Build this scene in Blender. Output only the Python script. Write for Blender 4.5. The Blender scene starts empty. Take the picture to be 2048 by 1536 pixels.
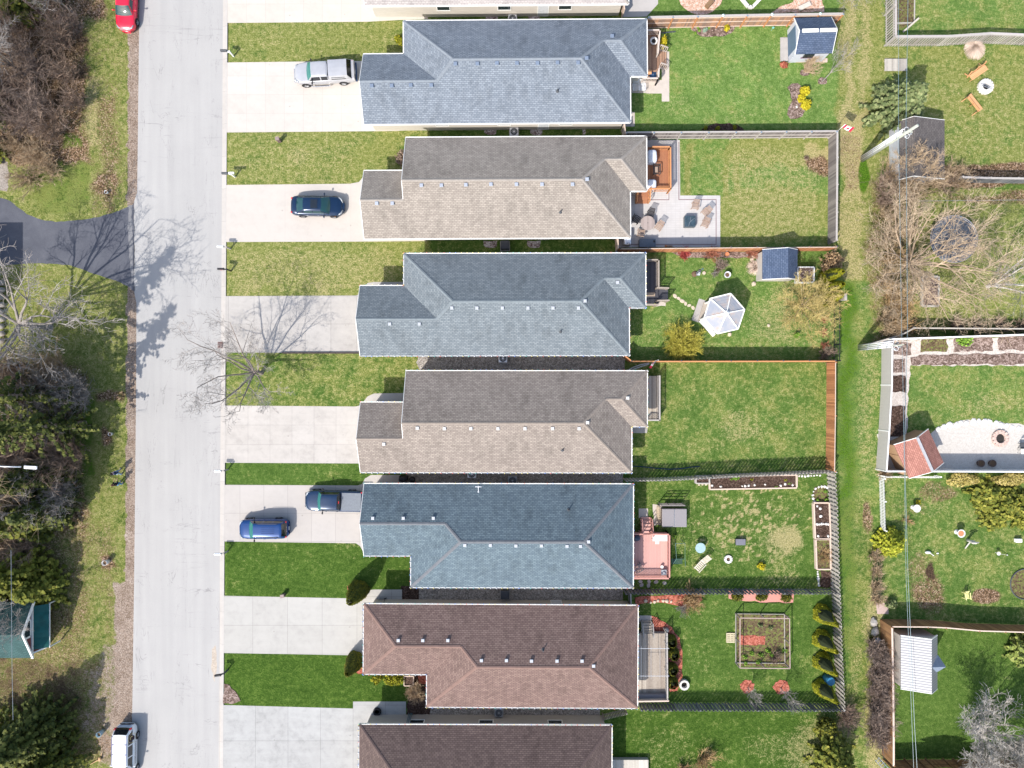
import bpy, bmesh, math, random
import numpy as np
from mathutils import Vector, Matrix, Euler
SC = bpy.context.scene
COL = SC.collection
R = math.radians
# ---------------------------------------------------------------- camera
CH, FP = 65.5, 1421.0            # drone height (m) and focal length in pixels of the 2048 px wide photo
cam_d = bpy.data.cameras.new('camera')
cam_d.sensor_width = 36.0
cam_d.lens = FP / 2048.0 * 36.0
cam_d.clip_start = 0.5
cam_d.clip_end = 3000.0
cam = bpy.data.objects.new('camera', cam_d)
cam.location = (0, 0, CH)
cam.rotation_euler = (0, 0, 0)
COL.objects.link(cam)
SC.camera = cam
# ---------------------------------------------------------------- light
SHX, SHY = 0.562, 0.735          # shadow offset per metre of height
sun_dir = Vector((-SHX, -SHY, 1.0)).normalized()
SUN_EL = math.asin(sun_dir.z)
world = bpy.data.worlds.new('World')
SC.world = world
world.use_nodes = True
wn = world.node_tree
wn.nodes.clear()
wout = wn.nodes.new('ShaderNodeOutputWorld')
wbg = wn.nodes.new('ShaderNodeBackground')
wsky = wn.nodes.new('ShaderNodeTexSky')
wsky.sky_type = 'NISHITA'
wsky.sun_disc = False
wsky.sun_elevation = SUN_EL
wsky.sun_rotation = math.atan2(sun_dir.x, sun_dir.y) % (2 * math.pi)
wsky.air_density = 1.2
wsky.dust_density = 2.2
wsky.ozone_density = 0.9
wbg.inputs['Strength'].default_value = 0.15
wn.links.new(wsky.outputs[0], wbg.inputs[0])
wn.links.new(wbg.outputs[0], wout.inputs[0])
sl = bpy.data.lights.new('sun', 'SUN')
sl.energy = 3.7
sl.angle = R(0.53)
sl.color = (1.0, 0.945, 0.865)
so = bpy.data.objects.new('sun', sl)
so.rotation_euler = sun_dir.to_track_quat('Z', 'Y').to_euler()
so.location = (-40, -50, 80)
COL.objects.link(so)
SC.view_settings.view_transform = 'Standard'
SC.view_settings.look = 'None'
SC.view_settings.exposure = 0.68
SC.view_settings.gamma = 1.0
SC.cycles.max_bounces = 6

# ---------------------------------------------------------------- helpers
def P(px, py, z=0.0):
    """point at height z seen at photo pixel (px,py)"""
    k = (CH - z) / FP
    return Vector(((px - 1024) * k, (768 - py) * k, z))
LOWZ = -0.12                     # street level (west of the kerb)

class MB:
    def __init__(s):
        s.v = []; s.f = []; s.m = []; s.uv = []; s.smooth = False; s.has_uv = False
    def face(s, pts, m=0, uv=None):
        n = len(s.v); s.v.extend([tuple(p) for p in pts]); s.f.append(tuple(range(n, n + len(pts)))); s.m.append(m)
        s.uv.append(uv)
        if uv: s.has_uv = True
    def add(s, verts, faces, m=0):
        n = len(s.v); s.v.extend([tuple(p) for p in verts])
        for f in faces:
            s.f.append(tuple(i + n for i in f)); s.m.append(m); s.uv.append(None)
    def box(s, x0, x1, y0, y1, z0, z1, m=0):
        V = [(x0,y0,z0),(x1,y0,z0),(x1,y1,z0),(x0,y1,z0),(x0,y0,z1),(x1,y0,z1),(x1,y1,z1),(x0,y1,z1)]
        s.add(V, [(0,3,2,1),(4,5,6,7),(0,1,5,4),(1,2,6,5),(2,3,7,6),(3,0,4,7)], m)
    def obox(s, c, size, rz=0.0, m=0, mat=None):
        hx, hy, hz = size[0]/2, size[1]/2, size[2]/2
        M = mat if mat is not None else Matrix.Rotation(rz, 3, 'Z')
        c = Vector(c)
        V = [c + M @ Vector((a*hx, b*hy, d*hz)) for d in (-1,1) for a,b in ((-1,-1),(1,-1),(1,1),(-1,1))]
        s.add(V, [(0,3,2,1),(4,5,6,7),(0,1,5,4),(1,2,6,5),(2,3,7,6),(3,0,4,7)], m)
    def beam(s, p, q, w, h, m=0, up=Vector((0,0,1))):
        p = Vector(p); q = Vector(q); d = q - p; L = d.length
        if L < 1e-6: return
        d /= L
        side = d.cross(up)
        if side.length < 1e-4: side = d.cross(Vector((1,0,0)))
        side.normalize(); u = side.cross(d)
        M = Matrix((d, side, u)).transposed()
        s.obox((p+q)/2, (L, w, h), m=m, mat=M)
    def tube(s, pts, rad, n=6, m=0, cap=True):
        pts = [Vector(p) for p in pts]
        if not hasattr(rad, '__len__'): rad = [rad]*len(pts)
        base = len(s.v); N = len(pts)
        d = (pts[1]-pts[0]).normalized()
        a = d.orthogonal().normalized()
        for i, p in enumerate(pts):
            if i < N-1: dn = (pts[i+1]-p)
            else: dn = (p-pts[i-1])
            if i > 0: dn = dn.normalized() + (p-pts[i-1]).normalized()
            if dn.length < 1e-9: dn = d
            dn = dn.normalized()
            a = (a - dn*a.dot(dn))
            if a.length < 1e-6: a = dn.orthogonal()
            a.normalize(); b = dn.cross(a)
            for k in range(n):
                t = 2*math.pi*k/n
                q = p + (a*math.cos(t)+b*math.sin(t))*rad[i]
                s.v.append((q.x,q.y,q.z))
        for i in range(N-1):
            for k in range(n):
                k2 = (k+1) % n
                s.f.append((base+i*n+k, base+i*n+k2, base+(i+1)*n+k2, base+(i+1)*n+k)); s.m.append(m); s.uv.append(None)
        if cap:
            s.f.append(tuple(base+k for k in reversed(range(n)))); s.m.append(m); s.uv.append(None)
            s.f.append(tuple(base+(N-1)*n+k for k in range(n))); s.m.append(m); s.uv.append(None)
    def lathe(s, c, prof, n=16, m=0, sx=1.0, sy=1.0, rot=0.0):
        """prof = [(r,z)...] bottom to top around the vertical through c"""
        base = len(s.v); N = len(prof)
        for r, z in prof:
            for k in range(n):
                t = 2*math.pi*k/n
                x = r*math.cos(t)*sx; y = r*math.sin(t)*sy
                s.v.append((c[0]+x*math.cos(rot)-y*math.sin(rot), c[1]+x*math.sin(rot)+y*math.cos(rot), c[2]+z))
        for i in range(N-1):
            for k in range(n):
                k2 = (k+1) % n
                s.f.append((base+i*n+k, base+i*n+k2, base+(i+1)*n+k2, base+(i+1)*n+k)); s.m.append(m); s.uv.append(None)
        if prof[0][0] > 1e-4:
            s.f.append(tuple(base+k for k in reversed(range(n)))); s.m.append(m); s.uv.append(None)
        if prof[-1][0] > 1e-4:
            s.f.append(tuple(base+(N-1)*n+k for k in range(n))); s.m.append(m); s.uv.append(None)
    def prism(s, poly, z0, z1, m=0):
        n = len(poly)
        A = sum(poly[i][0]*poly[(i+1)%n][1]-poly[(i+1)%n][0]*poly[i][1] for i in range(n))
        if A < 0: poly = list(reversed(poly))
        V = [(p[0],p[1],z0) for p in poly]+[(p[0],p[1],z1) for p in poly]
        F = [tuple(reversed(range(n))), tuple(range(n,2*n))]+[(i,(i+1)%n,n+(i+1)%n,n+i) for i in range(n)]
        s.add(V, F, m)
    def blob(s, c, r, n=10, m=0, jit=0.0, rng=random, squash=1.0):
        rx, ry, rz = r if hasattr(r, '__len__') else (r, r, r)
        rings = max(4, n//2); base = len(s.v)
        for i in range(1, rings):
            ph = math.pi*i/rings
            for k in range(n):
                t = 2*math.pi*k/n
                j = 1+rng.uniform(-jit, jit)
                s.v.append((c[0]+rx*math.sin(ph)*math.cos(t)*j, c[1]+ry*math.sin(ph)*math.sin(t)*j, c[2]-rz*math.cos(ph)*j))
        b0 = len(s.v); s.v.append((c[0],c[1],c[2]-rz)); s.v.append((c[0],c[1],c[2]+rz))
        for i in range(rings-2):
            for k in range(n):
                k2=(k+1)%n
                s.f.append((base+i*n+k,base+i*n+k2,base+(i+1)*n+k2,base+(i+1)*n+k)); s.m.append(m); s.uv.append(None)
        for k in range(n):
            k2=(k+1)%n
            s.f.append((b0,base+k2,base+k)); s.m.append(m); s.uv.append(None)
            s.f.append((b0+1,base+(rings-2)*n+k,base+(rings-2)*n+k2)); s.m.append(m); s.uv.append(None)

ORG = {}
def _mats(o, mat):
    for mm in (mat if isinstance(mat, (list, tuple)) else [mat]): o.data.materials.append(mm)
def obj(name, mb, mat, parent=None, smooth=False, org=None, bevel=0.0, subsurf=0):
    """link a mesh builder as ONE mesh object"""
    me = bpy.data.meshes.new(name)
    if parent is not None: o0 = ORG[parent.name]
    elif org is not None: o0 = Vector(org)
    else:
        a = np.array(mb.v); o0 = Vector((float(a[:,0].mean()), float(a[:,1].mean()), float(a[:,2].min())))
    a = np.array(mb.v, dtype=float) - np.array(o0)
    me.from_pydata(a.tolist(), [], mb.f)
    me.polygons.foreach_set('material_index', mb.m)
    if mb.has_uv:
        uvl = me.uv_layers.new(name='UVMap')
        i = 0
        for f, u in zip(mb.f, mb.uv):
            for k in range(len(f)):
                uvl.data[i].uv = u[k] if u else (0, 0)
                i += 1
    if smooth: me.polygons.foreach_set('use_smooth', [True]*len(mb.f))
    me.update()
    o = bpy.data.objects.new(name, me)
    _mats(o, mat)
    COL.objects.link(o)
    if parent is not None: o.parent = parent
    else: o.location = o0
    ORG[o.name] = o0 if parent is not None else Vector(o0)
    if bevel > 0:
        b = o.modifiers.new('bevel', 'BEVEL'); b.width = bevel; b.segments = 2; b.limit_method = 'ANGLE'
    if subsurf:
        b = o.modifiers.new('sub', 'SUBSURF'); b.levels = subsurf; b.render_levels = subsurf
    return o
def tag(o, label, cat, group=None, kind=None):
    if label: o['label'] = label
    if cat: o['category'] = cat
    if group: o['group'] = group
    if kind: o['kind'] = kind
    return o
def thing(name, label, cat, loc=(0,0,0), rotz=0.0, group=None, local=False):
    """an Empty at the thing's base; local=False: its parts are given in world coordinates"""
    o = bpy.data.objects.new(name, None)
    COL.objects.link(o)
    o.empty_display_size = 0.3
    o.location = loc; o.rotation_euler = (0, 0, rotz)
    ORG[o.name] = Vector((0,0,0)) if local else Vector(loc)
    return tag(o, label, cat, group)
def struct(name, mb, mat, **k):
    o = obj(name, mb, mat, org=k.pop('org', (0,0,0)), **k)
    o['kind'] = 'structure'
    return o
def dup(root, loc, rotz=None, label=None, scale=None, group=None):
    r = root.copy(); COL.objects.link(r); r.location = loc
    if rotz is not None: r.rotation_euler = (0, 0, rotz)
    if scale: r.scale = scale
    if label: r['label'] = label
    if group: r['group'] = group
    for ch in list(root.children):
        c = ch.copy(); COL.objects.link(c); c.parent = r
        for g in list(ch.children):
            d = g.copy(); COL.objects.link(d); d.parent = c
    return r

# ---------------------------------------------------------------- materials
class NT:
    def __init__(s, name):
        s.mat = bpy.data.materials.new(name); s.mat.use_nodes = True
        s.t = s.mat.node_tree; s.bs = s.t.nodes['Principled BSDF']; s.out = s.t.nodes['Material Output']
    def n(s, typ, **k):
        nd = s.t.nodes.new(typ)
        for a, b in k.items():
            if a.startswith('_'): setattr(nd, a[1:], b)
            else:
                key = a.replace('__', ' ')
                nd.inputs[key].default_value = b
        return nd
    def l(s, a, b): s.t.links.new(a, b)
    def co(s, which='Object', scale=None, rot=None):
        tc = s.t.nodes.new('ShaderNodeTexCoord'); o = tc.outputs[which]
        if scale or rot:
            mp = s.t.nodes.new('ShaderNodeMapping')
            if scale: mp.inputs['Scale'].default_value = scale
            if rot: mp.inputs['Rotation'].default_value = rot
            s.l(o, mp.inputs['Vector']); o = mp.outputs[0]
        return o
    def noise(s, vec, scale, detail=3, rough=0.55, dist=0.0):
        nd = s.n('ShaderNodeTexNoise', Scale=scale, Detail=detail, Roughness=rough, Distortion=dist)
        if vec is not None: s.l(vec, nd.inputs['Vector'])
        return nd.outputs['Fac']
    def ramp(s, fac, stops, interp='LINEAR'):
        nd = s.t.nodes.new('ShaderNodeValToRGB'); e = nd.color_ramp.elements
        nd.color_ramp.interpolation = interp
        while len(e) < len(stops): e.new(0.5)
        for i, (p, c) in enumerate(stops):
            e[i].position = p; e[i].color = (c[0], c[1], c[2], 1) if hasattr(c, '__len__') else (c, c, c, 1)
        s.l(fac, nd.inputs[0]); return nd.outputs[0]
    def mix(s, fac, a, b, typ='MIX'):
        nd = s.t.nodes.new('ShaderNodeMix'); nd.data_type = 'RGBA'; nd.blend_type = typ
        for v, i in ((fac, 0), (a, 6), (b, 7)):
            if hasattr(v, 'links') or isinstance(v, bpy.types.NodeSocket): s.l(v, nd.inputs[i])
            elif i == 0: nd.inputs[0].default_value = v
            else: nd.inputs[i].default_value = (v[0], v[1], v[2], 1)
        return nd.outputs[2]
    def math(s, op, a, b=None, c=None, clamp=False):
        nd = s.t.nodes.new('ShaderNodeMath'); nd.operation = op; nd.use_clamp = clamp
        for i, v in enumerate((a, b, c)):
            if v is None: continue
            if isinstance(v, bpy.types.NodeSocket): s.l(v, nd.inputs[i])
            else: nd.inputs[i].default_value = v
        return nd.outputs[0]
    def bump(s, h, strength=0.3, dist=0.02):
        b = s.t.nodes.new('ShaderNodeBump'); b.inputs['Strength'].default_value = strength; b.inputs['Distance'].default_value = dist
        s.l(h, b.inputs['Height']); s.l(b.outputs[0], s.bs.inputs['Normal'])
    def fin(s, col=None, rough=0.8, spec=0.3, metal=0.0):
        if col is not None:
            if isinstance(col, bpy.types.NodeSocket): s.l(col, s.bs.inputs['Base Color'])
            else: s.bs.inputs['Base Color'].default_value = (col[0], col[1], col[2], 1)
        s.bs.inputs['Roughness'].default_value = rough
        s.bs.inputs['Specular IOR Level'].default_value = spec
        s.bs.inputs['Metallic'].default_value = metal
        return s.mat
def H(h):
    """sRGB hex -> linear"""
    h = h.lstrip('#'); c = [int(h[i:i+2], 16)/255 for i in (0, 2, 4)]
    return tuple(x/12.92 if x <= 0.04045 else ((x+0.055)/1.055)**2.4 for x in c)
def mul(c, k): return tuple(min(1, x*k) for x in c)
_mc = {}
def plain(name, c, rough=0.6, spec=0.3, metal=0.0, var=0.15, scale=6.0, bump=0.0, coat=0.0):
    """one colour with light procedural wear"""
    if name in _mc: return _mc[name]
    t = NT(name); co = t.co()
    f = t.noise(co, scale, 4)
    f2 = t.noise(co, scale*9, 2)
    ff = t.math('ADD', t.math('MULTIPLY', f, 0.7), t.math('MULTIPLY', f2, 0.3))
    col = t.ramp(ff, [(0.3, mul(c, 1-var)), (0.7, mul(c, 1+var))])
    if bump: t.bump(f2, bump, 0.02)
    m = t.fin(col, rough, spec, metal)
    if coat: t.bs.inputs['Coat Weight'].default_value = coat
    _mc[name] = m; return m
def wood(name, c, c2, scale=(1, 1, 1), rough=0.8):
    """boards: grain streaks plus per-board tone"""
    if name in _mc: return _mc[name]
    t = NT(name); co = t.co('Object', scale)
    g = t.noise(co, 7, 4, 0.6)
    gi = t.t.nodes.new('ShaderNodeNewGeometry')
    f = t.math('ADD', t.math('MULTIPLY', g, 0.5), t.math('MULTIPLY', gi.outputs['Random Per Island'], 0.5))
    col = t.ramp(f, [(0.2, c2), (0.8, c)])
    t.bump(g, 0.2, 0.01)
    m = t.fin(col, rough, 0.2); _mc[name] = m; return m
def leaf(name, cols, rough=0.7, trans=0.15):
    """foliage: every leaf clump its own tone"""
    if name in _mc: return _mc[name]
    t = NT(name)
    gi = t.t.nodes.new('ShaderNodeNewGeometry')
    big = t.noise(t.co(), 0.9, 3)
    f = t.math('ADD', t.math('MULTIPLY', gi.outputs['Random Per Island'], 0.6), t.math('MULTIPLY', big, 0.4))
    n = len(cols)
    col = t.ramp(f, [(0.15+0.7*i/(n-1), c) for i, c in enumerate(cols)])
    m = t.fin(col, rough, 0.2)
    if trans: t.bs.inputs['Transmission Weight'].default_value = 0.0
    _mc[name] = m; return m
WHITE = plain('white_paint', (0.78, 0.78, 0.76), 0.5, var=0.06)
WHITEM = plain('white_metal', (0.74, 0.76, 0.80), 0.35, 0.5, 0.3, var=0.06)
BLACK = plain('black_plastic', (0.02, 0.02, 0.025), 0.45)
RUBBER = plain('rubber', (0.018, 0.018, 0.02), 0.85)
STEEL = plain('steel', (0.45, 0.47, 0.5), 0.4, 0.5, 0.8)
GREYM = plain('grey_metal', (0.33, 0.35, 0.38), 0.5, 0.5, 0.4)
DGREY = plain('dark_grey', (0.07, 0.075, 0.085), 0.6)
# ================================================================ GROUND
def axis(lo, hi, step, far):
    a = list(np.arange(lo, hi+1e-6, step))
    left = [-far, -200, -120, -80, lo-8, lo-3]; right = [hi+3, hi+8, 80, 120, 200, far]
    left = [v for v in left if v < lo]; right = [v for v in right if v > hi]
    return np.array(sorted(set(left))+a+sorted(set(right)))
gx = axis(-50, 50, 0.2, 700); gy = axis(-38, 38, 0.2, 700)
GX, GY = np.meshgrid(gx, gy)
PX = GX*FP/CH+1024; PY = 768-GY*FP/CH
nprng = np.random.RandomState(7)
def vnoise(scale, seed, octv=3):
    """smooth value noise sampled in photo pixels"""
    out = np.zeros_like(PX); amp = 1; tot = 0
    for o in range(octv):
        rs = np.random.RandomState(seed+o*17); n = 256
        tab = rs.rand(n, n)
        u = (PX/scale*(2**o)) % n; v = (PY/scale*(2**o)) % n
        i = np.floor(u).astype(int); j = np.floor(v).astype(int); fu = u-i; fv = v-j
        fu = fu*fu*(3-2*fu); fv = fv*fv*(3-2*fv); i2 = (i+1) % n; j2 = (j+1) % n; i %= n; j %= n
        out += amp*((tab[j, i]*(1-fu)+tab[j, i2]*fu)*(1-fv)+(tab[j2, i]*(1-fu)+tab[j2, i2]*fu)*fv)
        tot += amp; amp *= 0.5
    return out/tot
N1 = vnoise(60, 3); N2 = vnoise(60, 91); N3 = vnoise(22, 33); N4 = vnoise(12, 55)
WX = PX+(N1-0.5)*36+(N3-0.5)*16; WY = PY+(N2-0.5)*36+(N4-0.5)*14      # wobbling edges for soft patches
CHN = {k: np.zeros_like(PX) for k in ('dry', 'dirt', 'leaf', 'dark', 'lush', 'moss', 'gravel', 'straw')}
CHN['dry'] += 0.35; CHN['lush'] += 0.4
def sstep(a): a = np.clip(a, 0, 1); return a*a*(3-2*a)
def rect(ch, x0, y0, x1, y1, val, soft=6, wob=0.0, mode='set'):
    X = PX+(WX-PX)*wob; Y = PY+(WY-PY)*wob
    d = np.minimum(np.minimum(X-x0, x1-X), np.minimum(Y-y0, y1-Y))
    m = sstep(d/soft+0.5)
    apply(ch, m, val, mode)
def ell(ch, cx, cy, rx, ry, val, soft=0.4, wob=1.0, mode='set', rot=0):
    X = PX+(WX-PX)*wob-cx; Y = PY+(WY-PY)*wob-cy
    c, s = math.cos(R(rot)), math.sin(R(rot))
    X, Y = X*c+Y*s, -X*s+Y*c
    d = np.sqrt((X/rx)**2+(Y/ry)**2)
    m = sstep((1-d)/soft+0.5)
    apply(ch, m, val, mode)
def apply(ch, m, val, mode):
    a = CHN[ch]
    if mode == 'set': a[:] = a*(1-m)+val*m
    elif mode == 'add': a += val*m
    elif mode == 'max': a[:] = np.maximum(a, val*m)
# --- front lawns (dry, lush)
for (y0, y1, dry, lush) in ((40,130,.62,.5),(258,376,.6,.5),(478,596,.66,.45),(700,815,.5,.4),(922,975,.3,.3),(1080,1195,.26,.12),(1304,1415,.1,.05)):
    rect('dry', 450, y0, 860, y1, dry); rect('lush', 450, y0, 860, y1, lush)
for c in ((590,315,28,14,.5),(500,570,40,18,.5),(640,570,30,15,.55),(690,535,60,25,.45),(560,530,50,20,.4),(470,540,30,25,.35),(690,1085,40,12,.35),(540,78,40,20,.35),(780,70,30,15,.3),(640,110,80,14,.25),(700,790,40,14,.3),(480,780,40,25,.3),(600,1135,60,14,.2),(700,1115,30,15,.25),(500,1120,40,20,.2),(760,1150,40,25,.2),(720,955,60,18,.2),(500,1340,40,20,.12),(760,1370,60,20,.2)):
    ell('straw', *c[:4], c[4], 1.0)
# --- back yards
for (x0, y0, x1, y1, dry, lush) in ((1260,50,1675,258,.34,.95),(1440,272,1662,495,.5,.85),(1355,276,1662,400,.42,.85),(1257,500,1668,722,.38,.75),(1257,725,1655,945,.42,.5),(1245,950,1650,1182,.35,.3),(1270,1188,1672,1406,.3,.25),(1222,1420,1640,1560,.3,.05),
        (1280,-20,1680,35,.2,.7),(1800,-20,2060,70,.45,.85),(1760,92,2060,345,.58,.7),(1820,380,2060,650,.55,.6),(1820,725,2060,850,.45,.75),(1760,955,2060,1245,.42,.5),(1790,1262,2060,1525,.22,.3)):
    rect('dry', x0, y0, x1, y1, dry); rect('lush', x0, y0, x1, y1, lush)
ell('dry', 1560, 300, 110, 30, .75, .8); ell('dry', 1540, 430, 110, 45, .8, .8)
for x in (1370, 1450, 1470): rect('dry', x, 290, x+9, 480, .8, 6, .3)
ell('straw', 1640, 320, 30, 22, .9, .6); ell('leaf', 1635, 335, 28, 28, .9, .6); rect('straw', 1612, 283, 1640, 330, .7, 8, .4)
ell('straw', 1390, 700, 0.1, 0.1, .1)
for c in ((1330,690,60,60,.3),(1560,640,80,60,.45),(1600,610,60,60,.5),(1480,860,60,40,.45),(1440,780,50,40,.2),(1620,640,40,60,.3),(1400,895,60,14,.3),(1560,840,60,30,.25),(1570,930,60,20,.2),(1560,1090,60,50,.4),(1575,1085,35,22,.8),(1500,1010,40,40,.3),(1420,1080,60,60,.3),(1560,1150,50,20,.4),
          (1400,1260,40,60,.22),(1400,1330,40,40,.25),(1560,1500,90,40,.35),(1640,1490,60,70,.5),(1340,1500,80,60,.3),(1420,140,60,60,.15),(1350,210,50,20,.35),(1480,230,60,12,.3),
          (1940,200,90,60,.25),(1880,290,80,40,.3),(2000,150,40,30,.2),(1900,570,80,60,.35),(1860,620,60,30,.4),(1960,800,100,30,.4),(1880,780,60,40,.2),(1860,1010,40,20,.35),(1850,1110,40,40,.3),(1960,1180,50,30,.2)):
    ell('straw', *c[:4], c[4], 1.1)
# speckled tan spots on the fifth yard's lawn
rs = random.Random(5)
for i in range(230):
    x = rs.gauss(1510, 60); y = rs.gauss(1045, 45)
    if 1300 < x < 1640 and 965 < y < 1150: ell('straw', x, y, rs.uniform(1.5, 4.5), rs.uniform(1.5, 4), rs.uniform(.7, 1), .5, .15, 'max')
rect('straw', 1330, 980, 1630, 1150, .26, 60, 1.0, 'max'); rect('straw', 460, 490, 800, 590, .44, 40, 1.0, 'max'); rect('straw', 460, 275, 720, 365, .34, 40, 1.0, 'max'); rect('straw', 1450, 290, 1640, 480, .42, 50, 1.0, 'max'); rect('straw', 1840, 150, 2050, 320, .3, 60, 1.0, 'max')
# --- lane behind the yards
rect('dry', 1676, -30, 1768, 400, .66, 14, .6); rect('lush', 1676, -30, 1768, 400, .8)
rect('leaf', 1678, -30, 1706, 250, .22, 12, .6); rect('straw', 1688, -30, 1714, 260, .62, 16, 1.0); rect('straw', 1718, -30, 1742, 250, .55, 16, 1.0)
rect('straw', 1680, 225, 1728, 400, .85, 24, 1.0); rect('leaf', 1682, 270, 1725, 390, .5, 16, .8)
rect('straw', 1680, 400, 1740, 560, .62, 30, 1.2); rect('dry', 1680, 400, 1760, 560, .75, 10, .4)
rect('dry', 1668, 560, 1758, 1000, .42, 30, 1.0); rect('lush', 1668, 545, 1758, 1000, .7, 30, 1.0)
rect('moss', 1672, 560, 1712, 1180, .55, 40, 1.1); rect('straw', 1706, 700, 1756, 950, .22, 24, .9)
rect('dry', 1684, 1000, 1756, 1560, .5, 20, 1.0); rect('lush', 1684, 1000, 1756, 1560, .45, 14)
rect('straw', 1690, 1200, 1712, 1540, .42, 16, 1.0); rect('straw', 1724, 1200, 1745, 1540, .42, 16, 1.0); rect('moss', 1684, 1000, 1712, 1300, .4, 10, .6)
rect('straw', 1715, 690, 1752, 940, .4, 14, .9); ell('leaf', 1742, 1035, 12, 32, .75, .6)
ell('moss', 1729, 352, 11, 34, .95, .6, .35)
# brush and leaf litter east of the lane
rect('leaf', 1745, 370, 1850, 690, .62, 40, 1.4); rect('dry', 1740, 380, 2060, 660, .6, 10)
rect('leaf', 1880, 328, 2060, 372, .95, 10, .5); rect('leaf', 1900, 385, 2060, 405, .7, 14, 1.0)
ell('leaf', 1850, 1180, 40, 45, .75, .7); ell('leaf', 1835, 1130, 25, 25, .5, .7); ell('leaf', 1972, 1192, 32, 16, .95, .4, .3)
ell('dirt', 1862, 1138, 12, 16, .8, .7); ell('dirt', 1838, 1300, 1, 1, .1)
rect('dry', 1735, 1240, 1762, 1560, .8, 10, .5); rect('straw', 1735, 1160, 1768, 1560, .6, 12, .6)
ell('leaf', 1870, 985, 40, 14, .6, .6); ell('leaf', 1825, 1010, 40, 20, .35, .8)
# --- west side
rect('leaf', -2000, -2000, 215, 330, .85, 20, 1.0); rect('dry', -2000, -2000, 260, 2000, .6, 8)
rect('lush', -2000, -2000, 262, 2000, .15, 8)
rect('dirt', -2000, -600, 120, 230, .55, 30, 1.0); rect('dirt', 60, 60, 180, 160, .5, 30, 1.0)
rect('leaf', 170, 30, 262, 440, .33, 20, .9); rect('leaf', 196, 190, 232, 420, .6, 20, 1.0)  # first rect: sparse litter, also tints the top verge in place of tree shade
rect('moss', 128, 140, 168, 400, .75, 24, .9); rect('moss', 60, 290, 168, 420, .35, 30, 1.2); rect('leaf', 130, 270, 160, 300, .5, 10, .6)
rect('straw', 168, 150, 200, 300, .6, 14, .8)
ell('leaf', 208, 375, 30, 22, .75, .8)
rect('leaf', 0, 520, 255, 730, .0, 14); rect('dry', 0, 520, 258, 760, .66, 14, .4); rect('leaf', 20, 540, 250, 740, .30, 40, 1.0)  # dry and leaf tones here also stand in for tree shade on the grass
rect('straw', 40, 540, 200, 720, .25, 30, 1.0); rect('lush', 0, 520, 258, 760, .12, 8)
rect('leaf', -2000, 735, 175, 1130, .7, 24, 1.0); rect('moss', 160, 790, 190, 960, .5, 12, .7); rect('leaf', 165, 850, 230, 960, .45, 16, .8); rect('leaf', 175, 760, 250, 1150, .28, 30, .8)  # last rect: thin leaf tone painted where trees shade the verge
rect('leaf', -2000, 1060, 225, 1540, .56, 40, 1.2); rect('dirt', -2000, 1310, 165, 1440, .5, 40, 1.3); rect('leaf', 170, 1100, 215, 1330, .35, 30, 1.1)
rect('gravel', 195, 1290, 245, 1540, .5, 16, .9); rect('gravel', 225, 1160, 262, 1470, .85, 12, .7); rect('moss', 212, 1290, 232, 1500, .45, 8, .8)
rect('gravel', 160, 1340, 200, 1470, .45, 20, 1.0)
for c in ((215,868,8,18),(217,790,14,8),(211,1115,14,14),(208,1485,10,18)): ell('leaf', *c, .9, .7)
rect('leaf', 190, 780, 246, 800, .8, 8, .8)
# street shoulder
SHL = 262-(PY*0.003)
m = sstep((PX-(252-(PY-400)*0.006+(N4-.5)*10))/3)*sstep((290-PX)/4)
CHN['gravel'] = np.maximum(CHN['gravel'], m*0.98)
def attr(me, name, a, b, c, d):
    at = me.color_attributes.new(name, 'FLOAT_COLOR', 'POINT')
    arr = np.stack([CHN[a].ravel(), CHN[b].ravel(), CHN[c].ravel(), CHN[d].ravel()], 1).astype(np.float32)
    at.data.foreach_set('color', np.clip(arr, 0, 1).ravel())
def kx(py): return 448.5-(py-768)*0.0055                         # centre of the kerb (px)
GZ = np.where(PX < kx(PY)+4.2, LOWZ, 0.0)
ny, nx = GX.shape
me = bpy.data.meshes.new('ground')
co = np.stack([GX.ravel(), GY.ravel(), GZ.ravel()], 1)
idx = np.arange(ny*nx).reshape(ny, nx)
F = np.stack([idx[:-1, :-1].ravel(), idx[:-1, 1:].ravel(), idx[1:, 1:].ravel(), idx[1:, :-1].ravel()], 1)
me.vertices.add(len(co)); me.vertices.foreach_set('co', co.ravel())
me.loops.add(F.size); me.loops.foreach_set('vertex_index', F.ravel().astype(np.int32))
me.polygons.add(len(F)); me.polygons.foreach_set('loop_start', np.arange(0, F.size, 4).astype(np.int32))
me.update(calc_edges=True)
attr(me, 'MA', 'dry', 'dirt', 'leaf', 'dark'); attr(me, 'MB', 'lush', 'moss', 'gravel', 'straw')
t = NT('ground_cover'); oc = t.co()
def nst(scale, det, rg, k):
    v = t.noise(oc, scale, det, rg); return t.math('ADD', t.math('MULTIPLY', t.math('SUBTRACT', v, 0.5), k), 0.5, clamp=True)
fine = nst(8.0, 5, 0.75, 2.3); mid = nst(0.8, 5, 0.65, 2.2); tuft = nst(2.6, 4, 0.65, 2.3); big = nst(0.18, 3, .5, 2.2); brd = nst(0.45, 4, .6, 2.4)
nfine0 = t.math('ADD', t.math('MULTIPLY', fine, .6), t.math('MULTIPLY', tuft, .4))
def chan(nm):
    a = t.t.nodes.new('ShaderNodeAttribute'); a.attribute_name = nm
    s = t.t.nodes.new('ShaderNodeSeparateColor'); t.l(a.outputs['Color'], s.inputs[0])
    return s.outputs[0], s.outputs[1], s.outputs[2], a.outputs['Alpha']
dry, dirt, lf, dark = chan('MA'); lush, moss, grav, straw = chan('MB')
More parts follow.
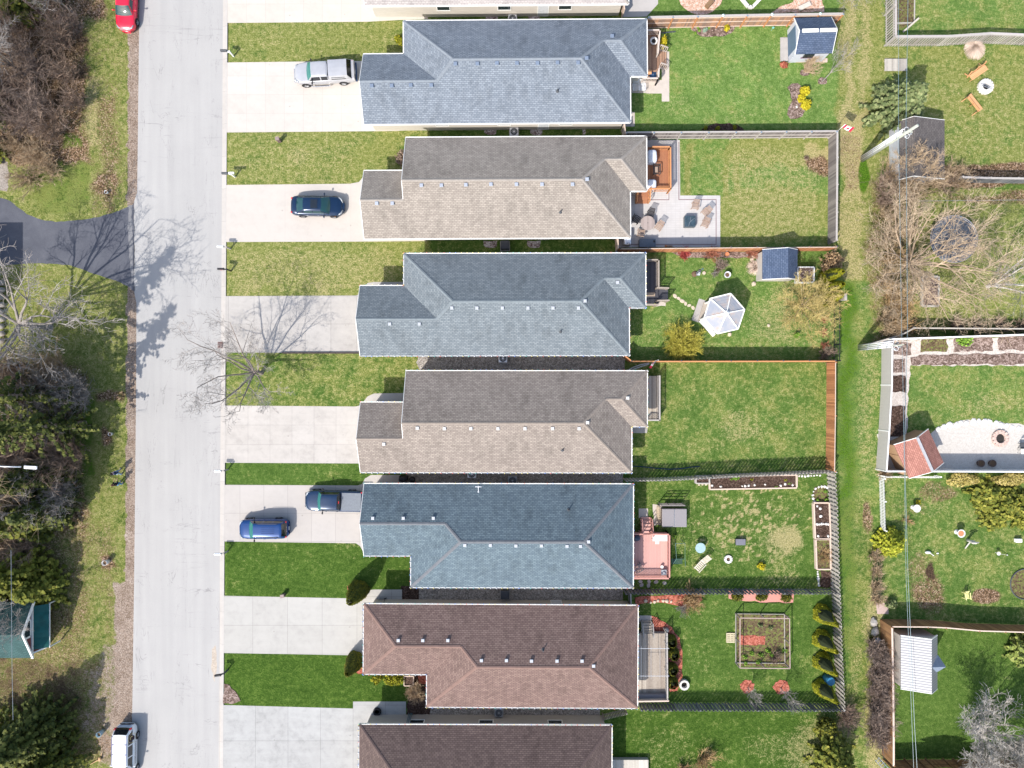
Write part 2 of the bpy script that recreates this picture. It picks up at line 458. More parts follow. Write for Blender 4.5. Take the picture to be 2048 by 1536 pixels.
g1 = t.ramp(t.math('ADD', t.math('MULTIPLY', fine, .55), t.math('MULTIPLY', tuft, .45)), [(0.1, (0.016, 0.044, 0.005)), (0.5, (0.050, 0.100, 0.014)), (0.9, (0.135, 0.200, 0.040))])
g2 = t.ramp(t.math('ADD', t.math('MULTIPLY', fine, .55), t.math('MULTIPLY', tuft, .45)), [(0.1, (0.055, 0.120, 0.022)), (0.5, (0.142, 0.235, 0.058)), (0.9, (0.285, 0.365, 0.14))])
col = t.mix(lush, g1, g2)
col = t.mix(1.0, col, t.ramp(brd, [(0.1, (0.80, 0.84, 0.78)), (0.9, (1.16, 1.12, 1.12))]), 'MULTIPLY')
yl = t.ramp(nfine0, [(0.12, (0.070, 0.110, 0.018)), (0.5, (0.205, 0.222, 0.062)), (0.88, (0.50, 0.43, 0.22))])
def thr(amount, nz, gain=3.5, off=0.5):
    """noise-broken coverage: 0 none .. 1 full"""
    v = t.math('ADD', t.math('MULTIPLY', nz, 1.3), t.math('MULTIPLY', amount, 1.45)); v = t.math('SUBTRACT', v, 1.12)
    return t.math('MULTIPLY', v, gain*.62, clamp=True)
nmix = t.math('ADD', t.math('ADD', t.math('MULTIPLY', t.math('ADD', t.math('MULTIPLY', mid, .5), t.math('MULTIPLY', brd, .5)), .58), t.math('MULTIPLY', fine, .20)), t.math('MULTIPLY', tuft, .22))
nfine = t.math('ADD', t.math('MULTIPLY', fine, .6), t.math('MULTIPLY', tuft, .4))
col = t.mix(t.math('MULTIPLY', thr(t.math('ADD', dry, -0.03), nmix, 4.6), 0.88), col, yl)
stc = t.ramp(fine, [(0.2, (0.24, 0.215, 0.08)), (0.8, (0.52, 0.43, 0.24))])
col = t.mix(t.math('MULTIPLY', thr(straw, nfine, 3.0), .78), col, stc)
mossc = t.ramp(fine, [(0.2, (0.028, 0.075, 0.006)), (0.8, (0.105, 0.205, 0.018))])
col = t.mix(thr(moss, nfine, 4.0), col, mossc)
vo = t.n('ShaderNodeTexVoronoi', Scale=10.5); t.l(oc, vo.inputs['Vector'])
hs = t.t.nodes.new('ShaderNodeSeparateColor'); t.l(vo.outputs['Color'], hs.inputs[0])
lfc = t.ramp(hs.outputs[0], [(0.0, (0.045, 0.03, 0.018)), (0.45, (0.15, 0.095, 0.055)), (0.75, (0.26, 0.17, 0.105)), (1.0, (0.44, 0.32, 0.24))])
lfc = t.mix(t.math('MULTIPLY', thr(t.math('SUBTRACT', 0.55, lf), nfine), .5), lfc, (0.06, 0.085, 0.02))
col = t.mix(thr(lf, t.math('ADD', t.math('MULTIPLY', hs.outputs[1], .35), t.math('MULTIPLY', nmix, .65)), 2.4), col, lfc)
dc = t.ramp(fine, [(0.3, (0.035, 0.023, 0.015)), (0.7, (0.105, 0.07, 0.045))])
col = t.mix(thr(dirt, nmix, 3.0), col, dc)
vg = t.n('ShaderNodeTexVoronoi', Scale=16.0); t.l(oc, vg.inputs['Vector'])
gs = t.t.nodes.new('ShaderNodeSeparateColor'); t.l(vg.outputs['Color'], gs.inputs[0])
gc = t.ramp(t.math('ADD', t.math('MULTIPLY', gs.outputs[0], .45), t.math('MULTIPLY', nmix, .55)), [(0.25, (0.16, 0.115, 0.085)), (0.6, (0.33, 0.26, 0.21)), (0.85, (0.47, 0.40, 0.35))])
col = t.mix(thr(grav, nfine, 4.0), col, gc)
t.bump(t.math('ADD', t.math('MULTIPLY', fine, .6), t.math('MULTIPLY', tuft, .4)), 0.9, 0.10)
gm = t.fin(col, 0.95, 0.08)
me.materials.append(gm)
gob = bpy.data.objects.new('ground', me); COL.objects.link(gob); gob['kind'] = 'structure'

# ---------------------------------------------------------------- paved surfaces
def concrete(name, c, joints=None, stain=0.5, joint_col=0.45):
    """joints = (dx, dy) slab size in metres"""
    t = NT(name); oc = t.co()
    f = t.noise(oc, 0.55, 5, 0.65); g = t.noise(oc, 14, 3, 0.6); w = t.noise(oc, 2.3, 4, 0.6, 0.6)
    ff = t.math('ADD', t.math('ADD', t.math('MULTIPLY', f, .5), t.math('MULTIPLY', g, .15)), t.math('MULTIPLY', w, .35))
    col = t.ramp(ff, [(0.32, mul(c, 1-0.22*stain)), (0.5, c), (0.68, mul(c, 1+0.10*stain))])
    tk = t.noise(t.co('Object', (.12, 1.5, 1)), 1.0, 4, .6); col = t.mix(1.0, col, t.ramp(tk, [(0.35, 1-.07*stain), (0.65, 1.0)]), 'MULTIPLY')
    vs = t.n('ShaderNodeTexVoronoi', Scale=.75); t.l(oc, vs.inputs['Vector']); sp = t.math('SUBTRACT', 1.0, t.math('MULTIPLY', vs.outputs['Distance'], 13), clamp=True)
    col = t.mix(t.math('MULTIPLY', sp, .45), col, (0.10, 0.09, 0.08))
    if joints:
        br = t.n('ShaderNodeTexBrick', Scale=1.0); br.offset = 0.0
        br.inputs['Brick Width'].default_value = joints[0]; br.inputs['Row Height'].default_value = joints[1]
        br.inputs['Mortar Size'].default_value = 0.016; br.inputs['Mortar Smooth'].default_value = 0.3
        for k, v in (('Color1', (1, 1, 1)), ('Color2', (.955, .95, .945)), ('Mortar', (joint_col,)*3)): br.inputs[k].default_value = (*v, 1)
        t.l(oc, br.inputs['Vector'])
        col = t.mix(1.0, col, br.outputs['Color'], 'MULTIPLY')
    t.bump(g, 0.15, 0.01)
    return t.fin(col, 0.85, 0.2)
def sheet(name, pts, mat, level=1, z0=0.0, org=None, jag=0.0, seg=0.35, kind='structure', seed=1, thick=0.0):
    """flat polygon given in ground pixels; jag = organic edge amplitude (m)"""
    W = [P(x, y) for x, y in pts]
    if jag > 0:
        rr = random.Random(seed); out = []
        for i in range(len(W)):
            a, b = W[i], W[(i+1) % len(W)]; n = max(1, int((b-a).length/seg))
            for k in range(n):
                q = a.lerp(b, k/n); out.append(Vector((q.x+rr.uniform(-jag, jag), q.y+rr.uniform(-jag, jag), 0)))
        W = out
    mb = MB(); z = z0+0.004*level
    bm = bmesh.new(); vs = [bm.verts.new((p.x, p.y, z+thick)) for p in W]; f = bm.faces.new(vs)
    if f.normal.z < 0: pass
    bm.normal_update()
    if bm.faces[:][0].normal.z < 0: bmesh.ops.reverse_faces(bm, faces=bm.faces[:])
    if thick > 0:
        r = bmesh.ops.extrude_face_region(bm, geom=bm.faces[:])
        for v in r['geom']:
            if isinstance(v, bmesh.types.BMVert): v.co.z -= thick
        bm.normal_update()
        bmesh.ops.recalc_face_normals(bm, faces=bm.faces[:])
    bmesh.ops.triangulate(bm, faces=[f for f in bm.faces if len(f.verts) > 4])
    o0 = P(*org) if org else Vector((0, 0, 0)); o0.z = 0
    for v in bm.verts: v.co -= o0
    me = bpy.data.meshes.new(name); bm.to_mesh(me); bm.free()
    ob = bpy.data.objects.new(name, me); ob.location = o0; me.materials.append(mat); COL.objects.link(ob)
    ORG[ob.name] = o0
    if kind: ob['kind'] = kind
    return ob
# road asphalt: bleached, with fine cracks along the wheel tracks
t = NT('road_asphalt'); oc = t.co()
a = t.noise(oc, 22, 3, 0.6); b = t.noise(t.co('Object', (1.2, 0.05, 1)), 1.4, 4, 0.5); c = t.noise(oc, 0.25, 3)
ff = t.math('ADD', t.math('ADD', t.math('MULTIPLY', a, .35), t.math('MULTIPLY', b, .35)), t.math('MULTIPLY', c, .3))
col = t.ramp(ff, [(0.25, (0.300, 0.295, 0.292)), (0.75, (0.405, 0.396, 0.386))])
# cracks: thin lines where a stretched, distorted noise crosses its middle
wv = t.noise(t.co('Object', (1, 0.16, 1)), 0.55, 6, 0.62, 0.9)
cr = t.math('ABSOLUTE', t.math('SUBTRACT', wv, 0.5)); cr = t.math('SUBTRACT', 1.0, t.math('MULTIPLY', cr, 210), clamp=True)
wv2 = t.noise(t.co('Object', (0.12, 1, 1)), 0.35, 6, 0.6, 0.9)
cr2 = t.math('ABSOLUTE', t.math('SUBTRACT', wv2, 0.47)); cr2 = t.math('SUBTRACT', 1.0, t.math('MULTIPLY', cr2, 260), clamp=True)
brk = t.math('MULTIPLY', t.math('SUBTRACT', t.noise(oc, 0.35, 3), 0.44), 7, clamp=True)
crk = t.math('MULTIPLY', t.math('MAXIMUM', cr, t.math('MULTIPLY', cr2, .8)), brk)
col = t.mix(t.math('MULTIPLY', crk, .6), col, (0.13, 0.125, 0.13))
t.bump(a, 0.2, 0.01); ROADM = t.fin(col, 0.85, 0.25)
def lk(y, top, k): return top-(y)*k
rl = [(277.5,-3000),(277.5,0),(273,384),(267,402),(266.5,500),(267,583),(271.5,606),(271,768),(267,1152),(261.5,1536),(240,4500)]
rr_ = [(425,4500),(436.5,1536),(440,1152),(442.5,768),(444,384),(445.5,0),(450,-3000)]
struct_road = sheet('road', rl+rr_, ROADM, 1, LOWZ)
# kerb and gutter: one long concrete ribbon with joints, a real step up from the street
CONC_K = concrete('kerb_concrete', (0.45, 0.425, 0.40), (3.0, 3.0), .5, .72)
mb = MB()
ys = [-3000, 0, 384, 768, 1152, 1536, 4500]
for y0, y1 in zip(ys[:-1], ys[1:]):
    def lin(y): return 445.2-(y)*0.0057
    for (dx0, dx1, z0, z1) in ((-0.2, 5.2, LOWZ-0.1, LOWZ+0.012), (5.2, 9.8, LOWZ-0.1, 0.014)):
        A = [P(lin(y0)+dx0, y0), P(lin(y0)+dx1, y0), P(lin(y1)+dx1, y1), P(lin(y1)+dx0, y1)]
        mb.prism([(p.x, p.y) for p in A], z0, z1)
struct('kerb', mb, CONC_K)
# driveways
CD = [concrete('driveway_concrete_'+n, c, j, s, jc) for n, c, j, s, jc in (
    ('a', (0.50,0.465,0.42), (1.75,1.75), .45, .80), ('b', (0.495,0.46,0.425), (1.75,1.72), .45, .80), ('c', (0.47,0.435,0.40), (6.0,6.0), .4, .9),
    ('d', (0.40,0.38,0.36), (2.36,2.58), .9, .60), ('e', (0.44,0.415,0.39), (2.03,1.8), .9, .72), ('f', (0.42,0.395,0.375), (2.2,2.6), .35, .66),
    ('g', (0.40,0.39,0.37), (3.2,2.65), .6, .6), ('h', (0.37,0.37,0.365), (3.0,3.3), 1.1, .6))]
def kr(y): return 445.2-y*0.0057+9.6
sheet('driveway', [(kr(-30),-30),(740,-30),(740,14),(852,28),(857,38),(800,40),(735,43.5),(kr(46),46)], CD[0], 2, org=(455,-30))
sheet('driveway', [(kr(125),125),(700,122),(745,122),(745,245),(850,250),(861,259),(790,262),(735,262.5),(kr(265),265)], CD[1], 2, org=(455,152))
sheet('driveway', [(kr(370),370),(700,367.5),(718,364),(726,354),(732,352),(745,352),(745,474),(845,478),(855,482),(760,483),(kr(484),484)], CD[2], 2, org=(440,360))
sheet('driveway', [(kr(592),592),(712,591),(720,588),(727,577),(735,566),(748,564),(806,564),(806,575),(735,575),(735,706),(kr(706),705)], CD[3], 2, org=(457,592))
sheet('driveway', [(kr(811),811),(712,813),(722,810),(735,793),(748,787),(814,786),(814,808),(735,808),(735,927),(kr(926),925.5)], CD[4], 2, org=(452,811))
sheet('driveway', [(kr(970),969.5),(715,971),(724,968),(730,957),(742,950),(812,950),(812,972),(735,972),(735,1110),(728,1106),(720,1092),(712,1086.5),(kr(1083),1083)], CD[5], 2, org=(480,970))
sheet('driveway', [(kr(1191),1191.5),(714,1197),(728,1195),(735,1182),(745,1179),(804,1179),(804,1212),(735,1212),(735,1311),(kr(1306),1306)], CD[6], 2, org=(575,1193))
sheet('driveway', [(kr(1410),1410),(706,1417),(706,1403),(812,1403),(812,1432),(745,1432),(745,1700),(kr(1700),1700)], CD[7], 2, org=(576,1410))
# strips of ground along the house sides: gravel beds and dark soil
def speckle(name, stops, scale=14, rough=0.95, mixn=.4, bump=.6):
    t = NT(name); oc = t.co()
    v = t.n('ShaderNodeTexVoronoi', Scale=scale); t.l(oc, v.inputs['Vector'])
    s = t.t.nodes.new('ShaderNodeSeparateColor'); t.l(v.outputs['Color'], s.inputs[0])
    f = t.math('ADD', t.math('MULTIPLY', s.outputs[0], 1-mixn), t.math('MULTIPLY', t.noise(oc, scale*.25, 4), mixn))
    col = t.ramp(f, stops); t.bump(v.outputs['Distance'], bump, 0.03)
    return t.fin(col, rough, 0.1)
PEA = speckle('pea_gravel', [(0.2, (0.16,0.145,0.135)), (0.55, (0.30,0.275,0.25)), (0.9, (0.48,0.45,0.42))], 11)
MULCHR = speckle('red_mulch', [(0.2, (0.16,0.045,0.03)), (0.55, (0.36,0.11,0.075)), (0.9, (0.50,0.2,0.15))], 9)
MULCHP = speckle('pink_chips', [(0.2, (0.36,0.22,0.15)), (0.55, (0.55,0.36,0.28)), (0.9, (0.70,0.56,0.48))], 9)
MULCHB = speckle('brown_mulch', [(0.2, (0.075,0.05,0.04)), (0.55, (0.18,0.13,0.11)), (0.9, (0.38,0.30,0.27))], 9)
SOIL = speckle('garden_soil', [(0.2, (0.03,0.018,0.013)), (0.6, (0.075,0.048,0.038)), (0.95, (0.17,0.12,0.10))], 10)
SOILG = speckle('weedy_soil', [(0.15, (0.05,0.035,0.022)), (0.5, (0.13,0.095,0.055)), (0.75, (0.13,0.16,0.04)), (0.95, (0.27,0.21,0.13))], 8)
SAND = speckle('crushed_stone', [(0.2, (0.40,0.37,0.34)), (0.6, (0.50,0.475,0.445)), (0.95, (0.60,0.58,0.55))], 18, mixn=.6, bump=.2)
sheet('gravel_path', [(838,711),(1250,711),(1250,744),(848,744),(838,738),(832,725)], PEA, 1, jag=.05)
sheet('gravel_path', [(812,944),(1246,944),(1246,972),(812,972)], PEA, 1)
sheet('gravel_path', [(838,1172),(1246,1172),(1246,1200),(838,1200)], PEA, 1)
sheet('soil_strip', [(802,1172),(838,1172),(838,1200),(802,1200)], SOIL, 1)
sheet('gravel_path', [(830,1408),(1200,1408),(1200,1432),(830,1432)], PEA, 1)
sheet('soil_strip', [(832,1345),(862,1345),(862,1428),(812,1428),(818,1380)], SOIL, 2, jag=.1)
# asphalt drive of the house across the street
t = NT('driveway_asphalt'); oc = t.co()
f = t.math('ADD', t.math('MULTIPLY', t.noise(oc, 20, 3), .4), t.math('MULTIPLY', t.noise(oc, .5, 4, .6, .5), .6))
col = t.ramp(f, [(0.3, (0.062,0.066,0.085)), (0.7, (0.12,0.125,0.145))]); t.bump(f, .2, .01)
ASPH = t.fin(col, .9, .2)
sheet('asphalt_drive', [(267,406),(262,410),(240,419),(205,431),(170,438),(110,443),(80,439),(52,428),(32,412),(18,401),(0,395),(-60,385),(-900,385),(-900,540),(-60,540),(0,531),(38,528),(75,526),(140,530),(175,543),(210,555),(238,563),(255,573),(267.5,583)], ASPH, 1, LOWZ, jag=.04)
sheet('street_patch', [(256.5,411),(262,409),(264,470),(266,560),(262,572),(258,520),(254,450)], concrete('patch_asphalt',(0.2,0.2,0.21),None,1.2), 3, LOWZ, jag=.05)
# dusty strip in the gutter
sheet('sand_patch', [(424,1300),(430,1290),(433,1320),(431,1350),(428,1365),(422,1340)], speckle('gutter_sand',[(0.2,(0.36,0.31,0.26)),(0.8,(0.46,0.40,0.34))],12), 2, LOWZ, jag=.06)

sheet('gravel_pad', [(-400,308),(13,312),(16,340),(14,380),(-400,384)], speckle('pad_gravel',[(0.2,(0.20,0.175,0.155)),(0.9,(0.38,0.34,0.30))],14), 1, LOWZ, jag=.1)
# ================================================================ HOUSES
EAVE = 2.9
PITCH = 0.555
def shingle(name, dark, light, tint=None):
    t = NT(name); uv = t.co('UV')
    br = t.n('ShaderNodeTexBrick', Scale=1.0); br.offset = 0.5; br.offset_frequency = 2; br.squash = 1.0
    br.inputs['Brick Width'].default_value = 0.30; br.inputs['Row Height'].default_value = 0.152
    br.inputs['Mortar Size'].default_value = 0.018; br.inputs['Mortar Smooth'].default_value = 0.2; br.inputs['Bias'].default_value = -0.05
    mid = tuple(a*.55+b*.45 for a, b in zip(dark, light))
    br.inputs['Color1'].default_value = (*light, 1); br.inputs['Color2'].default_value = (*mid, 1); br.inputs['Mortar'].default_value = (*dark, 1)  # dark mortar paints the shadow line under each shingle course
    t.l(uv, br.inputs['Vector'])
    oc = t.co()
    st = t.noise(t.co('Object', (1, 1, 1)), 0.35, 4, .6)
    st2 = t.noise(t.co('UV', (1.4, .5, 1)), 1.2, 3, .6)
    f = t.math('ADD', t.math('MULTIPLY', st, .5), t.math('MULTIPLY', st2, .5))
    k = t.ramp(f, [(0.30, .68), (0.5, .98), (0.70, 1.10)])
    col = t.mix(1.0, br.outputs['Color'], k, 'MULTIPLY')
    pn = t.noise(uv, 34, 2); col = t.mix(1.0, col, t.ramp(pn, [(0.3, .82), (0.7, 1.16)]), 'MULTIPLY')
    t.bump(br.outputs['Fac'], -0.5, 0.012)
    return t.fin(col, .92, .15)
SH_BLUE = shingle('shingle_blue_grey', (0.100,0.120,0.150), (0.225,0.255,0.292))
SH_SLATE = shingle('shingle_slate', (0.088,0.108,0.126), (0.205,0.232,0.250))
SH_TAN = shingle('shingle_taupe', (0.180,0.155,0.136), (0.335,0.300,0.262))
SH_TAN2 = shingle('shingle_warm_taupe', (0.145,0.120,0.108), (0.315,0.275,0.240))
SH_TEAL = shingle('shingle_blue_green', (0.055,0.078,0.105), (0.155,0.205,0.232))
SH_BROWN = shingle('shingle_brown', (0.098,0.062,0.058), (0.232,0.165,0.143))
SH_DARKB = shingle('shingle_dark_brown', (0.060,0.042,0.042), (0.155,0.115,0.102))
SH_GREY = shingle('shingle_pale_grey', (0.25,0.225,0.22), (0.42,0.39,0.37))
def siding(name, c, row=.11, vert=False):
    t = NT(name); oc = t.co()
    w = t.n('ShaderNodeTexWave', Scale=.314/row); w.wave_profile = 'SAW'; w.bands_direction = 'Z'
    t.l(oc, w.inputs['Vector'])
    k = t.ramp(w.outputs['Fac'], [(0.0, .72), (0.12, 1.0), (1.0, 1.0)])
    n_ = t.ramp(t.noise(t.co('Object', (.5, .5, 6)), 3, 3), [(0.3, .9), (0.7, 1.06)])
    col = t.mix(1.0, t.mix(1.0, c, k, 'MULTIPLY'), n_, 'MULTIPLY')
    t.bump(w.outputs['Fac'], .3, .01)
    return t.fin(col, .7, .25)
SD_CREAM = siding('siding_cream', (0.56,0.52,0.47)); SD_GREY = siding('siding_grey', (0.40,0.37,0.35)); SD_BEIGE = siding('siding_beige', (0.48,0.43,0.37))
t = NT('pane_glass'); GLASS = t.fin((0.02, 0.03, 0.035), .06, .8)
DOORM = plain('door_paint', (0.55,0.57,0.6), .5)
BULBS = [plain('bulb_'+n, c, .3, .5) for n, c in (('white', (.9,.9,.9)), ('yellow', (.95,.75,.25)), ('blue', (.25,.4,.9)), ('red', (.8,.2,.15)), ('green', (.2,.6,.5)))]
CAPM = {}
class House:
    pass
def inset_poly(poly, d):
    n = len(poly); out = []
    for i in range(n):
        a = Vector(poly[i-1]); b = Vector(poly[i]); c = Vector(poly[(i+1) % n])
        e1 = (b-a).normalized(); e2 = (c-b).normalized()
        out.append(tuple(b+Vector((-e1.y, e1.x))*d+Vector((-e2.y, e2.x))*d))
    return out
def house(name, label, A, C, B=None, flip=False, a_hip=True, c_hip=False, rot=0.0, roof=None, wall=None, vents=(), plumb=(), vent_m=None, vent_s=.28, lights=False, cap=None, windows=True):
    """A main block, C garage block (shares the street-side corner edge), B rear bump-out: photo rects at eave height"""
    k = (CH-EAVE)/FP
    cx = (A[0]+A[2])/2; cy = (A[1]+A[3])/2
    c0 = P(cx, cy, EAVE); c0.z = 0
    sy = -1.0 if flip else 1.0
    def lx(px): return (px-cx)*k
    def ly(py): return (cy-py)*k*sy
    rt = thing(name, label, 'house', c0, R(rot), 'bungalows in a row along the street', local=True)
    h = House(); h.root = rt; h.c0 = c0; h.rot = R(rot); h.sy = sy
    s = PITCH; E = EAVE
    ax0, ax1 = lx(A[0]), lx(A[2]); ya, yb = sorted((ly(A[1]), ly(A[3]))); ay0, ay1 = ya, yb
    w = (ay1-ay0)/2; my = (ay0+ay1)/2; hA = E+s*w
    rx0 = ax0+w if a_hip else ax0; rx1 = ax1-w
    if C: cx0 = lx(C[0]); cy0 = ay0; cy1 = max(ly(C[1]), ly(C[3])); wc = (cy1-cy0)/2; cmy = (cy0+cy1)/2; hC = E+s*wc; Kc = (ax0+wc, cmy)
    if B: bx1 = lx(B[2]); by0 = min(ly(B[1]), ly(B[3])); by1 = ay1; wb = (by1-by0)/2; bmy = (by0+by1)/2; hB = E+s*wb; Kb = (ax1-wb, bmy)
    faces = []     # (points xy, axis, eave coordinate)
    if C:
        if a_hip:
            S_ = [(cx0,ay0),(ax1,ay0),(rx1,my),(rx0,my),Kc,(cx0+(wc if c_hip else 0),cmy)]
            faces.append(([(ax0,cy1),Kc,(rx0,my),(ax0,ay1)], 'W'))
            faces.append(([(cx0,cy1),(cx0+(wc if c_hip else 0),cmy),Kc,(ax0,cy1)], 'N'))
            if c_hip: faces.append(([(cx0,ay0),(cx0+wc,cmy),(cx0,cy1)], 'W'))
        else:
            S_ = [(cx0,ay0),(ax1,ay0),(rx1,my),(ax0,my),(ax0,cmy),(cx0,cmy)]
            faces.append(([(cx0,cy1,E),(cx0,cmy,hC),(ax0,cmy,hC),(ax0,cy1,E)], 'N'))
    else:
        S_ = [(ax0,ay0),(ax1,ay0),(rx1,my),(rx0,my)]
        if a_hip: faces.append(([(ax0,ay0),(rx0,my),(ax0,ay1)], 'W'))
    faces.append((S_, 'S'))
    if B:
        faces.append(([(ax0,ay1),(rx0,my),(rx1,my),Kb,(bx1-wb,bmy),(bx1,by1)], 'N'))
        faces.append(([(ax1,by0),(bx1,by0),(bx1-wb,bmy),Kb], 'S'))
        faces.append(([(bx1,by0),(bx1,by1),(bx1-wb,bmy)], 'E'))
        faces.append(([(ax1,ay0),(ax1,by0),Kb,(rx1,my)], 'E'))
    else:
        faces.append(([(ax0,ay1),(rx0,my),(rx1,my),(ax1,ay1)], 'N'))
        faces.append(([(ax1,ay0),(ax1,ay1),(rx1,my)], 'E'))
    rects = [(ax0, ax1, ay0, ay1, a_hip, True)]
    if C: rects.append((cx0, ax0+wc*2 if a_hip else ax0, cy0, cy1, c_hip, False))
    if B: rects.append((ax1-2*wb, bx1, by0, by1, False, True))
    def roofz(x, y):
        z = -9
        for (x0, x1, y0, y1, hw, he) in rects:
            if x < x0-1e-3 or x > x1+1e-3 or y < y0-1e-3 or y > y1+1e-3: continue
            d = min(y-y0, y1-y)
            if hw: d = min(d, x-x0)
            if he: d = min(d, x1-x)
            z = max(z, E+s*max(0, d))
        return z if z > 0 else E
    sl = math.sqrt(1+s*s)
    mb = MB()
    for pts, ax in faces:
        P3 = [Vector((q[0], q[1]*sy, q[2] if len(q) > 2 else roofz(q[0], q[1]))) for q in pts]
        UV = [((q[0] if ax in 'NS' else q[1]), (p.z-E)/s*sl) for q, p in zip(pts, P3)]
        nrm = Vector((0, 0, 0))
        for i in range(len(P3)): nrm += P3[i].cross(P3[(i+1) % len(P3)])
        if nrm.z < 0: P3.reverse(); UV.reverse()
        mb.face(P3, 0, UV)
    if C:
        outline = [(cx0,ay0),(ax1,ay0)]
    else: outline = [(ax0,ay0),(ax1,ay0)]
    outline += [(ax1,by0),(bx1,by0),(bx1,by1)] if B else [(ax1,ay1)]
    outline += [(ax0,ay1)]
    if C: outline += [(ax0,cy1),(cx0,cy1)]
    roof_o = obj('roof', mb, roof, rt)
    # soffit under the eaves (with the roof it closes the attic)
    mb = MB(); pl = [(x, y*sy) for x, y in outline]
    mb.prism(inset_poly(pl, .02) if sy > 0 else inset_poly(list(reversed(pl)), .02), E-.16, E-.13)
    obj('soffit', mb, WHITE, rt)
    # gutters along the eaves, white rake boards on gables
    mb = MB(); n = len(outline)
    gab = set()
    if C and not c_hip: gab.add(((cx0, cy1), (cx0, cy0)))
    if not a_hip: gab.add(((ax0, ay1), (ax0, cy1 if C else ay0)))
    EDG = []
    for i in range(n):
        a, b = outline[i], outline[(i+1) % n]
        if (a, b) in gab: continue
        EDG.append((a, b))
        va = Vector((a[0], a[1]*sy, E-.075)); vb = Vector((b[0], b[1]*sy, E-.075)); d = (vb-va).normalized()
        nn = Vector((d.y, -d.x, 0))*(1 if sy > 0 else -1)
        mb.beam(va+nn*.04, vb+nn*.04, .075, .15)
    obj('gutter', mb, WHITE, rt)
    mb = MB()
    if C and not c_hip:
        for (p, q) in (((cx0-.02,cy0),(cx0-.02,cmy)), ((cx0-.02,cmy),(cx0-.02,cy1))):
            mb.beam((p[0],p[1]*sy,roofz(cx0,p[1])-.09), (q[0],q[1]*sy,roofz(cx0,q[1])-.09), .04, .17)
        obj('rake_board', mb, WHITE, rt)
    if not a_hip:
        mb = MB()
        mb.beam((ax0-.02,cmy*sy,hC-.09), (ax0-.02,my*sy,hA-.09), .04, .17)
        mb.beam((ax0-.02,my*sy,hA-.09), (ax0-.02,ay1*sy,E-.09), .04, .17); obj('rake_board', mb, WHITE, rt)
    # ridge and hip caps
    lines = []
    if a_hip:
        lines += [((rx0,my),(rx1,my)), ((ax0,ay1),(rx0,my))]
        if C: lines += [(Kc,(rx0,my))]
        else: lines += [((ax0,ay0),(rx0,my))]
    else: lines += [((ax0,my),(rx1,my))]
    if C:
        lines += [((cx0+(wc if c_hip else 0),cmy), Kc if a_hip else (ax0,cmy))]
        if c_hip: lines += [((cx0,cy0),(cx0+wc,cmy)), ((cx0,cy1),(cx0+wc,cmy))]
    lines += [((ax1,ay0),(rx1,my))]
    if B: lines += [(Kb,(rx1,my)),(Kb,(bx1-wb,bmy)),((bx1,by0),(bx1-wb,bmy)),((bx1,by1),(bx1-wb,bmy))]
    else: lines += [((ax1,ay1),(rx1,my))]
    for a, b in lines:
        a = Vector(a); b = Vector(b); d = (b-a); L = d.length; d /= L; pr = Vector((-d.y, d.x))*.13
        nn = max(1, int(L/.22)); mb = MB()
        for i in range(nn):
            p = a+d*(L*i/nn); q = a+d*(L*(i+1)/nn)
            zc0, zc1 = roofz(*p), roofz(*q)
            lift = .028; tip = .012
            for sgn in (1, -1):
                o1 = p+pr*sgn; o2 = q+pr*sgn
                z1 = min(roofz(*o1), zc0) if roofz(*o1) > E else zc0-.02
                z2 = min(roofz(*o2), zc1) if roofz(*o2) > E else zc1-.02
                q4 = [Vector((p.x,p.y*sy,zc0+lift+tip)), Vector((q.x,q.y*sy,zc1+lift)), Vector((o2.x,o2.y*sy,z2+lift)), Vector((o1.x,o1.y*sy,z1+lift+tip))]
                nz = (q4[1]-q4[0]).cross(q4[2]-q4[0]).z
                if nz < 0: q4.reverse()
                mb.face(q4, 0)
        obj('ridge_cap', mb, cap, rt)
    # walls
    OV = .45
    pl = [(x, y*sy) for x, y in outline]
    if sy < 0: pl.reverse()
    wp = inset_poly(pl, OV)
    mb = MB(); mb.prism(wp, 0.0, E-.14)
    zs = E-.12
    if C and not c_hip:
        x = cx0+OV; yy0, yy1 = cy0+OV, cy1-OV
        mb.face([(x-.0,yy0*sy,zs),(x,yy1*sy,zs),(x,cmy*sy,hC-.06)])
    if not a_hip:
        x = ax0+.12
        mb.face([(x,(ay0+.3)*sy,zs),(x,(ay1-.3)*sy,zs),(x,my*sy,hA-.06)])
    obj('wall', mb, wall, rt)
    # openings on the long sides and the garage door
    def opening(nm, xc, width, z0, z1, side, door=False):
        """side +1 = far (north) wall of the local frame, -1 = south wall"""
        y = (ay0+OV) if side < 0 else (ay1-OV)
        yo = y+side*.03
        f = MB(); x0, x1 = xc-width/2, xc+width/2
        for (a, b, c, d) in ((x0-.07, x1+.07, z1, z1+.07), (x0-.07, x1+.07, z0-.07, z0), (x0-.07, x0, z0, z1), (x1, x1+.07, z0, z1)):
            f.box(a, b, min(y*sy, (yo+side*.02)*sy), max(y*sy, (yo+side*.02)*sy), c, d)
        if door:
            dr = MB(); dr.box(x0, x1, min(y*sy, yo*sy), max(y*sy, yo*sy), z0, z1); o = obj('door', dr, DOORM, rt)
            obj('door_frame', f, WHITE, o)
        else:
            fo = obj('window', f, WHITE, rt)
            g = MB(); g.box(x0, x1, min(y*sy, (y+side*.015)*sy), max(y*sy, (y+side*.015)*sy), z0, z1); obj('pane', g, GLASS, fo)
